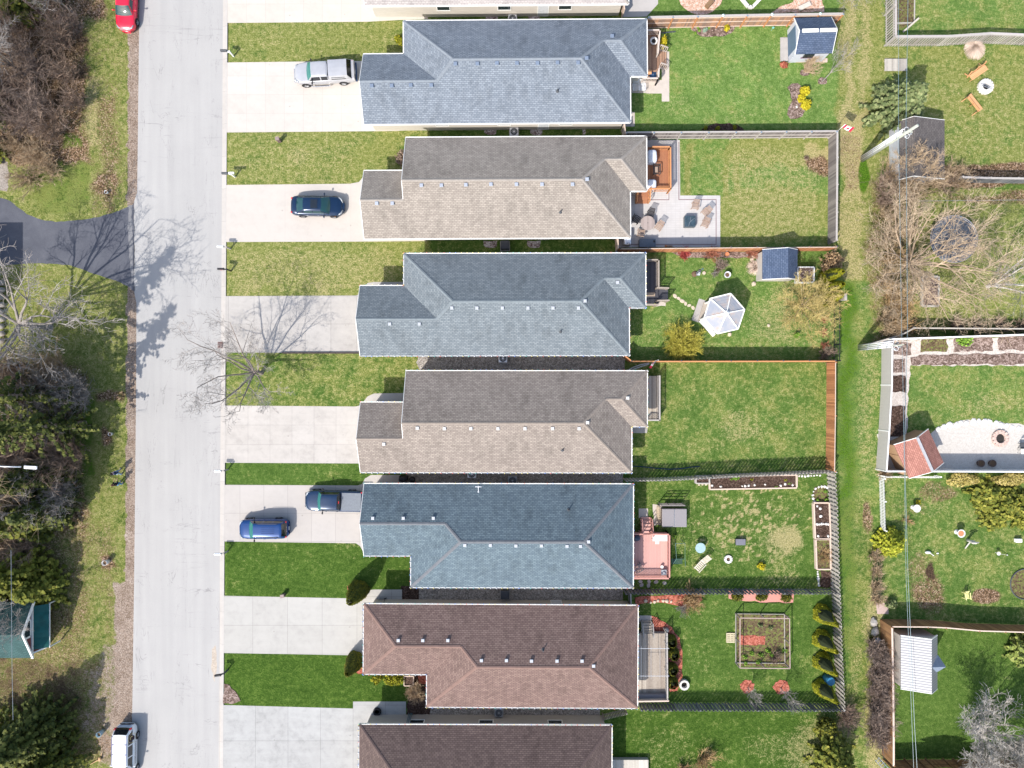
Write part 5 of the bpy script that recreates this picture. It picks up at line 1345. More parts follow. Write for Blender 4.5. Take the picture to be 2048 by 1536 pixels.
def deck(label, rect, z, mat, railm, rails=(), stairs=None, along='y', bw=.14, posts=True, group='back decks of the bungalows', name='deck', extra=None, balm=None):
    x0, y0, x1, y1 = rect; a = P(x0,y1,z); b = P(x1,y0,z)
    rt = thing(name, label, 'deck', (a.x,a.y,0), group=group)
    fl = MB()
    if along == 'y':
        n = max(1, int((b.x-a.x)/bw))
        for i in range(n): fl.box(a.x+(b.x-a.x)*i/n, a.x+(b.x-a.x)*(i+1)/n-.008, a.y, b.y, z-.04, z)
    else:
        n = max(1, int((b.y-a.y)/bw))
        for i in range(n): fl.box(a.x, b.x, a.y+(b.y-a.y)*i/n, a.y+(b.y-a.y)*(i+1)/n-.008, z-.04, z)
    obj('deck_boards', fl, mat, rt)
    sk = MB()
    for q in ((a.x,b.x,a.y,a.y+.04),(a.x,b.x,b.y-.04,b.y),(a.x,a.x+.04,a.y+.04,b.y-.04),(b.x-.04,b.x,a.y+.04,b.y-.04)): sk.box(*q, .02, z-.042)
    obj('skirt', sk, railm, rt)
    for (p, q) in rails:
        A_, B_ = P(*p,z+.9), P(*q,z+.9); A_.z = B_.z = z
        r_, bl = MB(), MB(); rail_run(r_, bl, A_, B_, z, .9)
        ro = obj('railing', r_, railm, rt); obj('balusters', bl, balm or railm, ro)
        if posts:
            for pp in (A_, B_):
                m = MB(); m.obox((pp.x,pp.y,z/2+.48), (.1,.1,z+.95)); obj('post', m, railm, rt)
    if stairs:
        (sx0, sy0, sx1, sy1, dr, n_) = stairs     # rect on the ground, direction going down, steps
        A_ = P(sx0,sy1,z/2); B_ = P(sx1,sy0,z/2); A_.z = 0
        m = MB(); st = MB()
        for i in range(n_):
            zz = z*(n_-i-.0)/(n_+1)
            if dr in 'NS':
                yy0 = (A_.y+(B_.y-A_.y)*i/n_) if dr == 'N' else (B_.y-(B_.y-A_.y)*(i+1)/n_)
                m.box(A_.x, B_.x, yy0, yy0+(B_.y-A_.y)/n_+.03, zz-.04, zz)
            else:
                xx0 = A_.x+(B_.x-A_.x)*i/n_ if dr == 'E' else B_.x-(B_.x-A_.x)*(i+1)/n_
                m.box(xx0, xx0+(B_.x-A_.x)/n_+.03, A_.y, B_.y, zz-.04, zz)
        so_ = obj('stair_treads', m, mat, rt)
        for s_ in (0, 1):
            if dr in 'NS':
                x = A_.x-.05 if s_ == 0 else B_.x+.05
                p0 = Vector((x, A_.y if dr == 'N' else B_.y, z)); p1 = Vector((x, B_.y if dr == 'N' else A_.y, .12))
            else:
                y = A_.y-.05 if s_ == 0 else B_.y+.05
                p0 = Vector((A_.x if dr == 'E' else B_.x, y, z)); p1 = Vector((B_.x if dr == 'E' else A_.x, y, .12))
            st = MB(); st.beam(p0-Vector((0,0,.12)), p1-Vector((0,0,.02)), .05, .22); obj('stringer', st, railm, rt)
            st = MB(); st.beam(p0+Vector((0,0,.85)), p1+Vector((0,0,.85)), .09, .05)
            for f in (0, .25, .5, .75, 1): 
                p = p0.lerp(p1, f); st.obox((p.x,p.y,p.z+.42), (.05,.05,.86))
            obj('stair_rail', st, railm, rt)
    return rt
PALER = wood('pale_rail', (0.60,0.52,0.47), (0.50,0.42,0.37))
deck('brown deck with pale rails beside the blue-grey house', (1290,58,1318,160), .6, D_BROWN, PALER, rails=(((1290,60),(1320,60)),((1320,60),(1316,106)),((1286,156.5),(1317,156.5)),((1318,138),(1317,156.5))), stairs=(1317,103,1333,136,'E',3))
deck('redwood deck with orange rails beside the pale taupe house', (1288,294,1342,372), .7, D_RED, W_RUST, rails=(((1305,293.5),(1341,293.5)),((1341,293.5),(1341.5,378)),((1299,377.5),(1341.5,377.5))), stairs=(1273,380,1296,406,'S',4), balm=wood('rust_balusters', (0.50,0.24,0.11), (0.36,0.16,0.07)))
deck('charcoal-floored deck with a side landing beside the slate house', (1286,519,1317,610), .75, D_DARK, wood('grey_beige_rail', (0.36,0.31,0.26), (0.26,0.22,0.19)), rails=(((1290,519.5),(1317.5,519.5)),((1317.5,519.5),(1317.5,574)),((1315,575),(1337,576)),((1316,601),(1338,600.5)),((1288,609),(1315,609))), along='y')
deck('weathered grey deck of the warm taupe house', (1290,752,1319,840), .6, D_GREY, W_GREYL, rails=(((1319.5,752),(1319.5,841)),((1295,840.5),(1319.5,840.5))))
deck('rose-painted deck with stairs beside the hot tub', (1262,1069,1338,1156), .75, D_PINK, D_PINKD, rails=(((1303,1068.5),(1339,1069)),((1339,1069),(1339,1157)),((1266,1157),(1339,1157)),((1266,1068.5),(1284,1068.5))), stairs=(1283,1036,1301,1068,'N',5))
deck('bleached grey deck with a bench beside the reddish-brown house', (1270,1267,1334,1399), .6, D_GREY, W_GREYL, rails=(((1334,1267),(1335,1398)),), stairs=(1284,1243,1302,1267,'N',5))
deck('pale deck corner at the bottom edge of the darkest brown house', (1218,1520,1297,1600), .5, wood('deck_pale', (0.54,0.51,0.46), (0.42,0.39,0.34)), W_GREYL)
# landing beside the charcoal deck
m = MB(); a, b = P(1316,600,.55), P(1336,577,.55); m.box(a.x,b.x,a.y,b.y,.0,.55); o = obj('deck_landing', m, D_DARK); tag(o, 'square charcoal landing outside the slate house deck', 'landing')
m = MB(); a, b = P(1288,592.5,.77), P(1310,585,.77); m.box(a.x,b.x,a.y,b.y,.755,.77); o = obj('door_mat', m, plain('tan_mat', (0.33,0.26,0.20), .95)); tag(o, 'tan runner mat lying across the charcoal deck', 'mat')
# bench along the bleached deck and its clothes line
m = MB(); a, b = P(1275,1400,1.0), P(1334,1389,1.0); m.box(a.x,b.x,a.y,b.y,.62,1.0); o = obj('deck_bench', m, wood('bench_blue_grey', (0.20,0.20,0.22), (0.13,0.13,0.15))); tag(o, 'long blue-grey bench at the south end of the bleached deck', 'bench')
m = MB(); a, b = P(1274,1403,1.5), P(1338,1402,1.5); m.beam(a,b,.12,.05); a.z = b.z = 1.0; m.beam(a,b,.04,.95); o = obj('privacy_rail', m, W_PALE); tag(o, 'pale rail behind the long bench of the bleached deck', 'rail')
rt = thing('awning_frame', 'thin white awning frame over the bleached deck', 'awning frame', P(1276,1330), 0)
for y in (1297,1352):
    m = MB(); m.tube([P(1275,y,2.5), P(1338,y,2.5)], .02, 6); obj('cross_bar', m, WHITEM, rt)
for x in (1283,1302,1320):
    m = MB(); m.tube([P(x,1292,2.5), P(x,1358,2.5)], .015, 6); obj('line', m, STEEL, rt)
for y in (1297,1352):
    m = MB(); q = P(1337,y,2.5); m.tube([Vector((q.x,q.y,.6)), Vector((q.x,q.y,2.5))], .025, 6); obj('post', m, WHITEM, rt)
# ---- chairs
def chair_proto(name, label, cat, m_frame, m_seat, w=.62, d=.60, hb=.95, recline=.18, group=None, slats=5):
    rt = thing(name, label, cat, (0,0,0), 0, group, local=True)
    for sx in (1, -1):
        for sy_ in (1, -1):
            m = MB(); m.beam((sx*(w/2-.03), sy_*(d/2-.03), 0), (sx*(w/2-.03), sy_*(d/2-.05), .40 if sy_ > 0 else .60), .05, .05); obj('leg', m, m_frame, rt)
        m = MB(); m.obox((sx*(w/2-.01), -.02, .61), (.07, d+.04, .03)); obj('armrest', m, m_frame, rt)
    m = MB()
    for i in range(slats): m.obox((0, -d/2+.06+(d-.1)*i/(slats-1), .40), (w-.08, (d/slats)*.72, .025))
    obj('seat', m, m_seat, rt)
    m = MB()
    for i in range(slats):
        x = -w/2+.08+(w-.16)*i/(slats-1)
        m.beam((x, d/2-.04, .40), (x, d/2-.04+recline, hb), (w/slats)*.55, .022, up=Vector((0,-1,.2)))
    m.beam((-w/2+.04, d/2-.04+recline, hb), (w/2-.04, d/2-.04+recline, hb), .04, .06)
    obj('backrest', m, m_seat, rt)
    return rt
def place(proto, px, py, deg, z=0, label=None, first=False, scale=None):
    c = P(px, py, .5); c.z = z
    if first: proto.location = c; proto.rotation_euler = (0,0,R(deg)); 
    else: proto = dup(proto, c, R(deg), label, scale)
    if label: proto['label'] = label
    return proto
# chair back points to local +y: deg turns counter-clockwise seen from above
tk = chair_proto('patio_chair', '', 'chair', TEAK, TEAK, group='teak chairs on the paver patio')
place(tk,1318,453,-32,label='teak chair on the east side of the round patio table', first=True)
place(tk,1391,411,-8,label='northernmost teak chair around the dark fire table')
place(tk,1412,424,-48,label='teak chair turned towards the fire table, between the other two'); place(tk,1411,447,-22,label='southern teak chair beside the fire table'); place(tk,1282,465,172,label='teak chair drawn up south of the round patio table')
ck = chair_proto('patio_chair', '', 'chair', CHARC, CHARC, group='dark chairs around the round table')
place(ck,1273,439,58,label='dark slatted chair west of the round patio table in the shade', first=True); place(ck,1301,428,-15,label='dark chair tucked under the north rim of the round table')
rt = thing('round_table', 'weathered round wooden table on the paver patio', 'table', P(1295.5,446,.7)-Vector((0,0,.7)), local=True)
m = MB()
for i in range(9):
    x = -.62+1.24*(i+.5)/9; hh = math.sqrt(max(.01,.65**2-x*x)); m.box(x-.066, x+.066, -hh, hh, .70, .735)
obj('tabletop', m, wood('old_teak_top', (0.36,0.30,0.28), (0.26,0.215,0.20)), rt); m = MB(); m.lathe((0,0,.69), [(.64,0),(.65,.02),(.64,.04),(.60,.041)], 32); obj('rim', m, wood('old_teak_rim', (0.36,0.30,0.28), (0.3,0.25,0.23)), rt)
m = MB(); m.lathe((0,0,0), [(.28,0),(.26,.05),(.06,.1),(.06,.69)], 12); obj('pedestal', m, TEAK, rt); m = MB(); m.lathe((0,0,.735), [(.035,0),(.03,.006)], 10); obj('umbrella_hole', m, BLACK, rt)
rt = thing('fire_table', 'dark square covered fire table on the paver patio', 'fire table', P(1380,443,.5)-Vector((0,0,.5)), local=True)
m = MB(); m.obox((0,0,.3), (1.0,1.0,.6)); obj('cover', m, plain('black_sheet', (0.035,0.06,0.08), .35, .5, scale=4, var=.6, bump=.6), rt, bevel=.04)
m = MB(); m.tube([(-.15,-.45,.61),(-.05,-.1,.62),(.1,.05,.62),(.42,.3,.61)], .015, 5); m.tube([(0,0,.62),(.05,.4,.61)], .012, 5); obj('cover_fold', m, GREYM, rt)
rt = thing('storage_box', 'charcoal deck box against the orange patio fence', 'storage box', P(1295,486,.6)-Vector((0,0,.6)), local=True)
m = MB(); m.obox((0,0,.28), (1.45,.72,.56)); obj('bin', m, DGREY, rt, bevel=.03); m = MB(); m.obox((0,0,.60), (1.5,.78,.07)); obj('lid', m, BLUEG, rt, bevel=.03); m = MB(); m.blob((.6,.15,.65), (.09,.13,.03), 10); obj('handle', m, BLACK, rt)
rt = thing('heat_pump', 'white heat pump at the taupe house corner', 'heat pump', P(1254,478,.5)-Vector((0,0,.5)), local=True)
m = MB(); m.obox((0,0,.45), (.62,1.15,.9)); obj('casing', m, WHITEM, rt, bevel=.08); m = MB(); m.obox((.05,-.46,.905), (.3,.05,.01)); obj('label_plate', m, BLACK, rt)
rt = thing('garden_ornament', 'small log-shaped ornament against the patio fence', 'ornament', P(1338,492,.1)-Vector((0,0,.1)), local=True); m = MB(); m.tube([(-.38,0,.12),(-.1,.02,.13),(.32,-.02,.1)], [.1,.09,.07], 8); obj('log', m, TEAK, rt, smooth=True); m = MB(); m.blob((-.3,0,.14), .11, 8); obj('log_end', m, TERRA, rt)
# covers and frames on the redwood deck
def cover(label, px, py, w, d, h, z, deg=0, mat=None):
    c = P(px,py,z+h); c.z = z; rr = random.Random(px); m = MB(); n = 24
    prof = [(1.0,0),(.99,.5),(.94,.9),(.80,1.0),(.4,1.03)]
    for k_, (s_, t_) in enumerate(prof):
        for k in range(n):
            a = 2*math.pi*k/n; ca, sa = math.cos(a), math.sin(a); p = 5.0
            q = (abs(ca)**p+abs(sa)**p)**(-1/p); j = 1+rr.uniform(-.02,.02)
            x, y = w/2*s_*q*ca*j, d/2*s_*q*sa*j
            m.v.append((x, y, h*t_+(rr.uniform(-.02,.02) if k_ > 1 else 0)))
    for i in range(len(prof)-1):
        for k in range(n):
            k2 = (k+1) % n; m.f.append((i*n+k,i*n+k2,(i+1)*n+k2,(i+1)*n+k)); m.m.append(0); m.uv.append(None)
    m.f.append(tuple((len(prof)-1)*n+k for k in range(n))); m.m.append(0); m.uv.append(None)
    o = obj('furniture_cover', m, mat or CLOTHW, org=(0,0,0), smooth=True); o.location = c; o.rotation_euler = (0,0,R(deg))
    tag(o, label, 'furniture cover', 'white covers on the redwood deck' if not mat else None); return o
cover('white covered sofa at the north end of the redwood deck', 1305,311,.88,1.18,.85,.7,3); cover('white covered armchair at the south end of the redwood deck', 1304,368,.86,.92,.8,.7,-2)
rt = thing('side_table', 'open-framed dark side table on the redwood deck', 'table', P(1314,338,1.2)-Vector((0,0,.5)), local=True)
for (w_, d_, z_) in ((.62,.9,.5),(.42,.62,.3)):
    m = MB()
    for q in ((-w_/2,-d_/2,w_/2,-d_/2),(w_/2,-d_/2,w_/2,d_/2),(w_/2,d_/2,-w_/2,d_/2),(-w_/2,d_/2,-w_/2,-d_/2)): m.beam((q[0],q[1],z_),(q[2],q[3],z_),.06,.04)
    obj('frame', m, CHARC, rt)
m = MB(); m.obox((-.02,0,.29),(.26,.5,.03)); obj('shelf', m, TEAK, rt)
for sx in (1,-1):
    for sy_ in (1,-1): m = MB(); m.beam((sx*.29,sy_*.43,0),(sx*.29,sy_*.43,.5),.04,.04); obj('leg', m, CHARC, rt)
# on the brown deck
rt = thing('planter_urn', 'pale ring-shaped fire bowl on the brown deck', 'fire bowl', P(1308,81,1.1)-Vector((0,0,.5)), local=True)
m = MB(); m.lathe((0,0,0), [(.2,0),(.24,.3),(.36,.45),(.36,.5),(.24,.5),(.22,.42),(.02,.4)], 24); obj('bowl', m, STONEW, rt, smooth=True); m = MB(); m.lathe((0,0,.42), [(.2,0),(.15,.03),(.02,.04)], 12); obj('ashes', m, HOLE, rt)
rt = thing('parasol', 'folded navy parasol lying open on the south end of the brown deck', 'parasol', P(1308,146,1.2)-Vector((0,0,.6)), local=True)
m = MB(); n = 8
for k in range(n):
    a0, a1 = 2*math.pi*k/n, 2*math.pi*(k+1)/n; am = (a0+a1)/2; r0 = .48 if k % 2 else .36
    m.face([(0,0,.34),(r0*math.cos(a0),r0*math.sin(a0),.05),(.30*math.cos(am),.30*math.sin(am),.12)]); m.face([(0,0,.34),(.30*math.cos(am),.30*math.sin(am),.12),((.84-r0)*math.cos(a1),(.84-r0)*math.sin(a1),.05)])
obj('canopy', m, plain('navy_cloth', (0.03,0.08,0.17), .7), rt); m = MB(); m.tube([(0,0,0),(0,0,.4)], .02, 6); obj('pole', m, STEEL, rt)
m = MB(); a = P(1298,143,1.0); m.obox((a.x,a.y,.9), (.5,.38,.1)); m.obox((a.x,a.y,.72),(.4,.3,.24)); o = obj('planter_box', m, OAK); tag(o, 'honey-coloured wooden box on the brown deck beside the navy parasol', 'planter')
lw = chair_proto('lawn_chair', '', 'chair', WHITEM, plain('white_webbing', (0.62,0.64,0.66), .6), group='white folding chairs under the eave', hb=1.0, recline=.25)
place(lw,1272,174,4,label='left white folding chair by the blue-grey house corner', first=True); place(lw,1284,174,0,label='right white folding chair by the blue-grey house corner')
m = MB(); c = P(1273,158,.7); m.lathe((c.x,c.y,0), [(.22,0),(.03,.05),(.03,.66),(.30,.68),(.30,.71)], 18); o = obj('side_table', m, WHITEM); tag(o, 'small white round table tucked under the blue-grey house eave', 'table')
m = MB(); m.tube([P(1322,66,.05), P(1336,64.5,.05), P(1351,63,.05)], .06, 8); o = obj('downspout_pipe', m, plain('black_pipe', (0.05,0.06,0.08), .5)); tag(o, 'black drain pipe lying on the lawn by the brown deck', 'pipe')
# pots and ornaments: (kind, px, py, label ...)
def pot(px, py, r, h, m1, m2, label, z=0, cat='plant pot', group=None, name='plant_pot', soil='soil'):
    c = P(px,py,z+h); c.z = z; rt = thing(name, label, cat, c, 0, group, local=True)
    m = MB(); m.lathe((0,0,0), [(r*.72,0),(r*.98,h*.9),(r,h*.92),(r,h),(r*.84,h),(r*.8,h*.86)], 20); obj('rim' if name == 'birdbath' else 'pot', m, m1, rt, smooth=True)
    m = MB(); m.lathe((0,0,h*.84), [(r*.82,0),(r*.5,.02),(.01,.03)], 14); obj(soil, m, m2, rt); return rt
SOILP = plain('potting_soil', (0.12,0.075,0.045), .95)
pot(1455.5,549,.30,.55,WHITEM,SOILP,'white half barrel planter on the gazebo lawn'); pot(1454.5,508,.19,.4,TERRA,TERRA,'terracotta pot in the shrub bed under the patio fence'); pot(1454,499.5,.12,.5,STONEW,STONEW,'small white urn behind the terracotta pot')
pot(1324,1134,.14,.3,WHITE,WHITE,'white pot near the south end of the rose deck', .75); pot(1408,546,.16,.12,STONET,STONET,'tan shell-shaped stone on the gazebo lawn', cat='ornament', name='garden_ornament'); pot(1405,538,.07,.14,plain('blue_glaze',(0.05,0.28,0.5),.3),SOILP,'tiny blue ornament on the gazebo lawn', cat='ornament', name='garden_ornament')
m = MB(); c = P(1309.5,608.5,.9); m.blob((c.x,c.y,.9), .1, 12); o = obj('ball', m, plain('yellow_ball', (0.75,0.72,0.05), .5), smooth=True); tag(o, 'yellow ball at the end of the charcoal deck', 'ball')
def ring_pit(px, py, r, rin, h, label, m1, n=14, inner=HOLE, bars=False):
    c = P(px,py,h); c.z = 0; rt = thing('fire_pit', label, 'fire pit', c, 0, 'fire pits on the lawns', local=True); rr = random.Random(px)
    m = MB()
    for row in range(2):
        for k in range(n):
            a = 2*math.pi*(k+.5*row)/n; rm_ = (r+rin)/2
            m.obox((rm_*math.cos(a), rm_*math.sin(a), h*(row+.5)/2), (r-rin, 2*math.pi*rm_/n*.94, h/2*.95), a)
    obj('ring_stones', m, m1, rt, bevel=.012)
    m = MB(); m.lathe((0,0,.02), [(rin,0),(rin*.6,.03),(.01,.05)], 16); obj('ashes', m, inner, rt)
    if bars:
        for q in (-.08,.08): m = MB(); m.beam((-r*.75,r*.25+q,h+.01),(r*.75,-r*.3+q,h+.01),.05,.03); obj('grill_bar', m, STEEL, rt)
    return rt
ring_pit(1973,172,.70,.30,.30,'white stone fire pit with grill bars between the two honey benches', STONEW, 16, bars=True); ring_pit(1369,1371,.46,.28,.40,'round concrete fire pit beside the clipped domes', STONEW, 18)
ring_pit(1457,1119,.38,.17,.18,'small white rock ring on the speckled lawn', STONEW, 11, SOILP); ring_pit(2002,877,.78,.42,.2,'ragged stone fire pit on the crushed-stone terrace', plain('fire_stone', (0.50,0.38,0.33), .85, scale=8, var=.35), 13)
# honey benches
def bench(label, px, py, deg):
    c = P(px,py,.3); c.z = 0; rt = thing('park_bench', label, 'bench', c, R(deg), 'honey-coloured benches around the fire pit', local=True)
    m = MB()
    for i in range(4): m.obox((0,-.22+.13*i,.44), (1.75,.115,.03))
    obj('seat', m, OAK, rt); m = MB()
    for i in range(2): m.obox((0,.30+.05*i,.62+.18*i), (1.7,.03,.12))
    obj('backrest', m, OAK, rt)
    for sx in (-.8,0,.8):
        m = MB(); m.beam((sx,.20,.0),(sx,.42,.92),.05,.09); obj('back_post', m, OAK, rt)
        m = MB(); m.beam((sx,-.22,0),(sx,-.22,.44),.05,.09); obj('leg', m, OAK, rt)
        if sx: m = MB(); m.beam((sx,.20,.30),(sx,.62,.04),.05,.07); obj('brace', m, OAK, rt)
bench('honey wooden bench north-west of the white fire pit', 1955,146,35); bench('honey wooden bench south-west of the white fire pit', 1947,207,128)
# gazebo
rt = thing('gazebo', 'hexagonal gazebo with white ribs on the lawn', 'gazebo', P(1448,627), group=None); EH = 2.35
hx = [P(*q,EH) for q in ((1461,587),(1489,619),(1476,658),(1435,667.5),(1408,636),(1420,597))]; ap = P(1453,626,3.05)
t = NT('gazebo_panel'); oc = t.co(); w_ = t.noise(t.co('Object',(1,1,1)),1.2,3); col = t.ramp(w_, [(0.38,(0.27,0.29,0.34)),(0.55,(0.33,0.33,0.35)),(0.68,(0.42,0.32,0.27))]); GZP = t.fin(col,.6,.3)
for k in range(6):
    a, b = hx[k], hx[(k+1)%6]; m = MB(); n = 7
    for i in range(n):
        f0, f1 = i/n, (i+1)/n; A0, B0 = a.lerp(ap,f0), b.lerp(ap,f0); A1, B1 = a.lerp(ap,f1), b.lerp(ap,f1); up = Vector((0,0,.03))
        q = [A0+up, B0+up, B1, A1] if f1 < 1 else [A0+up, B0+up, ap]
        if (q[1]-q[0]).cross(q[2]-q[0]).z < 0: q = list(reversed(q))
        m.face(q); m.face([A0, A0+up, B0+up, B0] )
    obj('roof_panel', m, GZP, rt)
    m = MB(); m.beam(a+Vector((0,0,.05)), ap+Vector((0,0,.06)), .09, .06); obj('rib', m, WHITE, rt); m = MB(); m.beam(a+Vector((0,0,.01)), b+Vector((0,0,.01)), .09, .10); obj('eave_beam', m, WHITE, rt)
    ctr = Vector((ap.x,ap.y,0)); g = Vector((a.x,a.y,0)); g2 = Vector((b.x,b.y,0)); gp = ctr.lerp(g,.86) if k else ctr.lerp(g,.86)
    m = MB(); m.box(gp.x-.06,gp.x+.06,gp.y-.06,gp.y+.06,0,EH-.03); obj('post', m, WHITE, rt)
    gq = ctr.lerp(g2,.86)
    if k not in (4,):
        r_, bl = MB(), MB(); rail_run(r_, bl, gp, gq, 0, .9, .14); ro = obj('railing', r_, WHITE, rt); obj('balusters', bl, WHITE, ro)
m = MB(); m.lathe((ap.x,ap.y,ap.z-.0), [(.24,0),(.22,.08),(.06,.18),(.05,.3),(.01,.36)], 12); obj('finial', m, WHITE, rt)
m = MB(); m.prism([(Vector((ap.x,ap.y,0)).lerp(Vector((q.x,q.y,0)),.95)).to_2d()[:] for q in hx], .0, .14); obj('floor', m, D_GREY, rt)
m = MB(); A_, B_ = P(1401,641,.35), P(1428,671,.35); A_.z = B_.z = .45; m.beam(A_,B_,.34,.05); m.beam(A_-Vector((0,0,.1)),B_-Vector((0,0,.1)),.28,.3); o = obj('garden_bench', m, WHITE); tag(o, 'white slatted bench against the south-west side of the gazebo', 'bench')
# hot tub with cover, steps
rt = thing('hot_tub', 'hot tub with a grey two-part cover north of the rose deck', 'hot tub', P(1349,1036), local=False); c = P(1349,1036,.95)
m = MB(); m.obox((c.x,c.y,.42), (2.15,1.55,.84)); obj('cabinet', m, plain('tub_cabinet', (0.16,0.13,0.12), .6), rt, bevel=.06)
for sg in (-1,1): m = MB(); m.obox((c.x+sg*.565,c.y,.90), (1.12,1.66,.10)); obj('cover', m, plain('tub_cover', (0.235,0.22,0.23), .6, scale=14, var=.06), rt, bevel=.05)
m = MB(); m.beam((c.x,c.y-.8,.96),(c.x,c.y+.8,.96),.03,.01); obj('hinge', m, STEEL, rt)
m = MB(); a, b = P(1324,1011,1.5), P(1370,1011,1.5); m.beam(a,b,.10,.05)
for f in (0,.33,.66,1): q = a.lerp(b,f); m.beam((q.x,q.y,0),(q.x,q.y,1.5),.07,.07)
for zz in (.4,.8,1.15): m.beam((a.x,a.y,zz),(b.x,b.y,zz),.03,.12)
o = obj('privacy_screen', m, W_GREY); tag(o, 'grey wooden screen along the north side of the hot tub', 'screen')
m = MB(); a = P(1313,1030,.3); rr = random.Random(1)
for i in range(9): m.obox((a.x+.16,a.y-.8+.18*i,.28), (.5,.05,.02), .6); m.obox((a.x+.16,a.y-.8+.18*i,.262), (.5,.05,.02), -.6)
m.obox((a.x+.16,a.y,.13),(.08,1.7,.25)); o = obj('lattice_step', m, plain('lattice_wood', (0.48,0.39,0.28), .8)); tag(o, 'tan lattice step beside the hot tub', 'step')
# furniture of the rose deck
m = MB(); c = P(1320,1076,1.45); m.obox((c.x,c.y,1.42), (1.35,.58,.05)); [m.beam((c.x+sx*.6,c.y+sy_*.22,.75),(c.x+sx*.6,c.y+sy_*.22,1.4),.05,.05) for sx in (-1,1) for sy_ in (-1,1)]; o = obj('deck_table', m, plain('pale_table', (0.55,0.52,0.50), .5)); tag(o, 'long white side table along the north rail of the rose deck', 'table')
m = MB(); c = P(1314.5,1085,1.2); m.obox((c.x,c.y,1.17), (.36,.30,.05)); m.obox((c.x,c.y,.95),(.26,.22,.4)); o = obj('stool', m, plain('cream_stool', (0.62,0.59,0.54), .5)); tag(o, 'small cream stool beside the long white deck table', 'stool')
m = MB(); c = P(1273,1077,1.2); m.blob((c.x,c.y,1.0), (.42,.30,.3), 14); m.obox((c.x,c.y,.9),(.6,.42,.3)); o = obj('barbecue', m, plain('barbecue_blue', (0.03,0.05,0.09), .35, .5), smooth=False); tag(o, 'dark barbecue in the shaded corner of the rose deck', 'barbecue')
m = MB(); c = P(1328,1145,1.15); m.obox((c.x,c.y,1.12), (.48,.48,.05)); m.obox((c.x,c.y,.93),(.36,.36,.36)); m.blob((c.x,c.y,1.22),(.13,.1,.08),8); o = obj('side_table', m, GREYM); tag(o, 'grey square table with a black pot in the corner of the rose deck', 'table')
pk = chair_proto('patio_chair', '', 'chair', DGREY, wood('weathered_seat', (0.36,0.28,0.25), (0.27,0.2,0.18)), w=.66)
place(pk,1275,1131,118,z=.75,label='slatted armchair half under the eave on the rose deck', first=True)
# porch swing frame
rt = thing('garden_swing', 'green pipe garden swing with a slatted seat east of the rose deck', 'swing', P(1358,1110)); 
top = [P(1351,1087,1.9), P(1370,1087,1.9)]; tb = [P(1353,1118,1.9), P(1370,1118,1.9)]
m = MB(); m.tube([top[0],top[1],tb[1],tb[0],top[0]], .022, 6); obj('canopy_frame', m, GREENM, rt)
for q, g in ((top[1],(1361,1078)),(top[0],(1350,1082)),(tb[1],(1371,1133)),(tb[0],(1343,1133))):
    m = MB(); m.tube([P(*g,0), q], .025, 6); obj('frame_leg', m, GREENM, rt)
m = MB(); c = P(1354,1123,.5)
for i in range(5): m.obox((c.x,c.y-.2+.1*i,.45), (1.0,.08,.02))
obj('seat', m, plain('dark_green_slats', (0.02,0.06,0.05), .6), rt)
rt = thing('glass_table', 'round frosted glass garden table on the speckled lawn', 'table', P(1401,1096,.7)-Vector((0,0,.7)), local=True)
m = MB(); m.lathe((0,0,.69), [(.46,0),(.47,.01),(.46,.02)], 28); obj('tabletop', m, plain('frosted_glass', (0.30,0.42,0.44), .15, .6), rt); 
for k in range(4): a = R(45+90*k); m = MB(); m.tube([(.4*math.cos(a),.4*math.sin(a),0),(.2*math.cos(a),.2*math.sin(a),.35),(.4*math.cos(a),.4*math.sin(a),.69)], .015, 6); obj('leg', m, GREENM, rt)
lg = chair_proto('garden_chair', 'pale slatted reclining lawn seat beside the round glass table', 'chair', plain('bleached_wood', (0.55,0.50,0.42), .7), plain('bleached_wood', (0.55,0.50,0.42), .7), w=.62, d=.95, hb=.8, recline=.75, slats=6)
place(lg,1400,1132,-42,first=True)
rt = thing('utility_box', 'slate-grey lidded box on the speckled lawn', 'box', P(1481,1084,.3)-Vector((0,0,.3)), local=True); m = MB(); m.obox((0,0,.16),(.82,.5,.32)); obj('bin', m, DGREY, rt); m = MB(); m.obox((0,0,.35),(.88,.56,.05)); obj('lid', m, plain('slate_lid', (0.15,0.15,0.18), .6), rt, bevel=.01)
# hose along the picket-topped fence
m = MB(); m.tube([P(1262,932,.1),P(1290,934,.1),P(1315,937,.1),P(1340,938.5,.1),P(1365,937,.1),P(1385,934,.1),P(1400,933,.1)], .045, 6); o = obj('drain_hose', m, plain('navy_hose', (0.01,0.03,0.07), .5)); tag(o, 'dark blue drain hose snaking along the shaded lawn edge', 'hose')
rt = thing('drain_pipe', 'curved white drain pipes at the warm taupe house corner', 'drain pipe', P(1262,745));
for d_ in (0,4): m = MB(); m.tube([P(1254,741+d_,1.2),P(1268,734+d_,1.0),P(1282,729+d_,.8),P(1298,726+d_*.5,.7)], .05, 8); obj('pipe', m, plain('grey_pipe', (0.42,0.42,0.43), .5), rt)
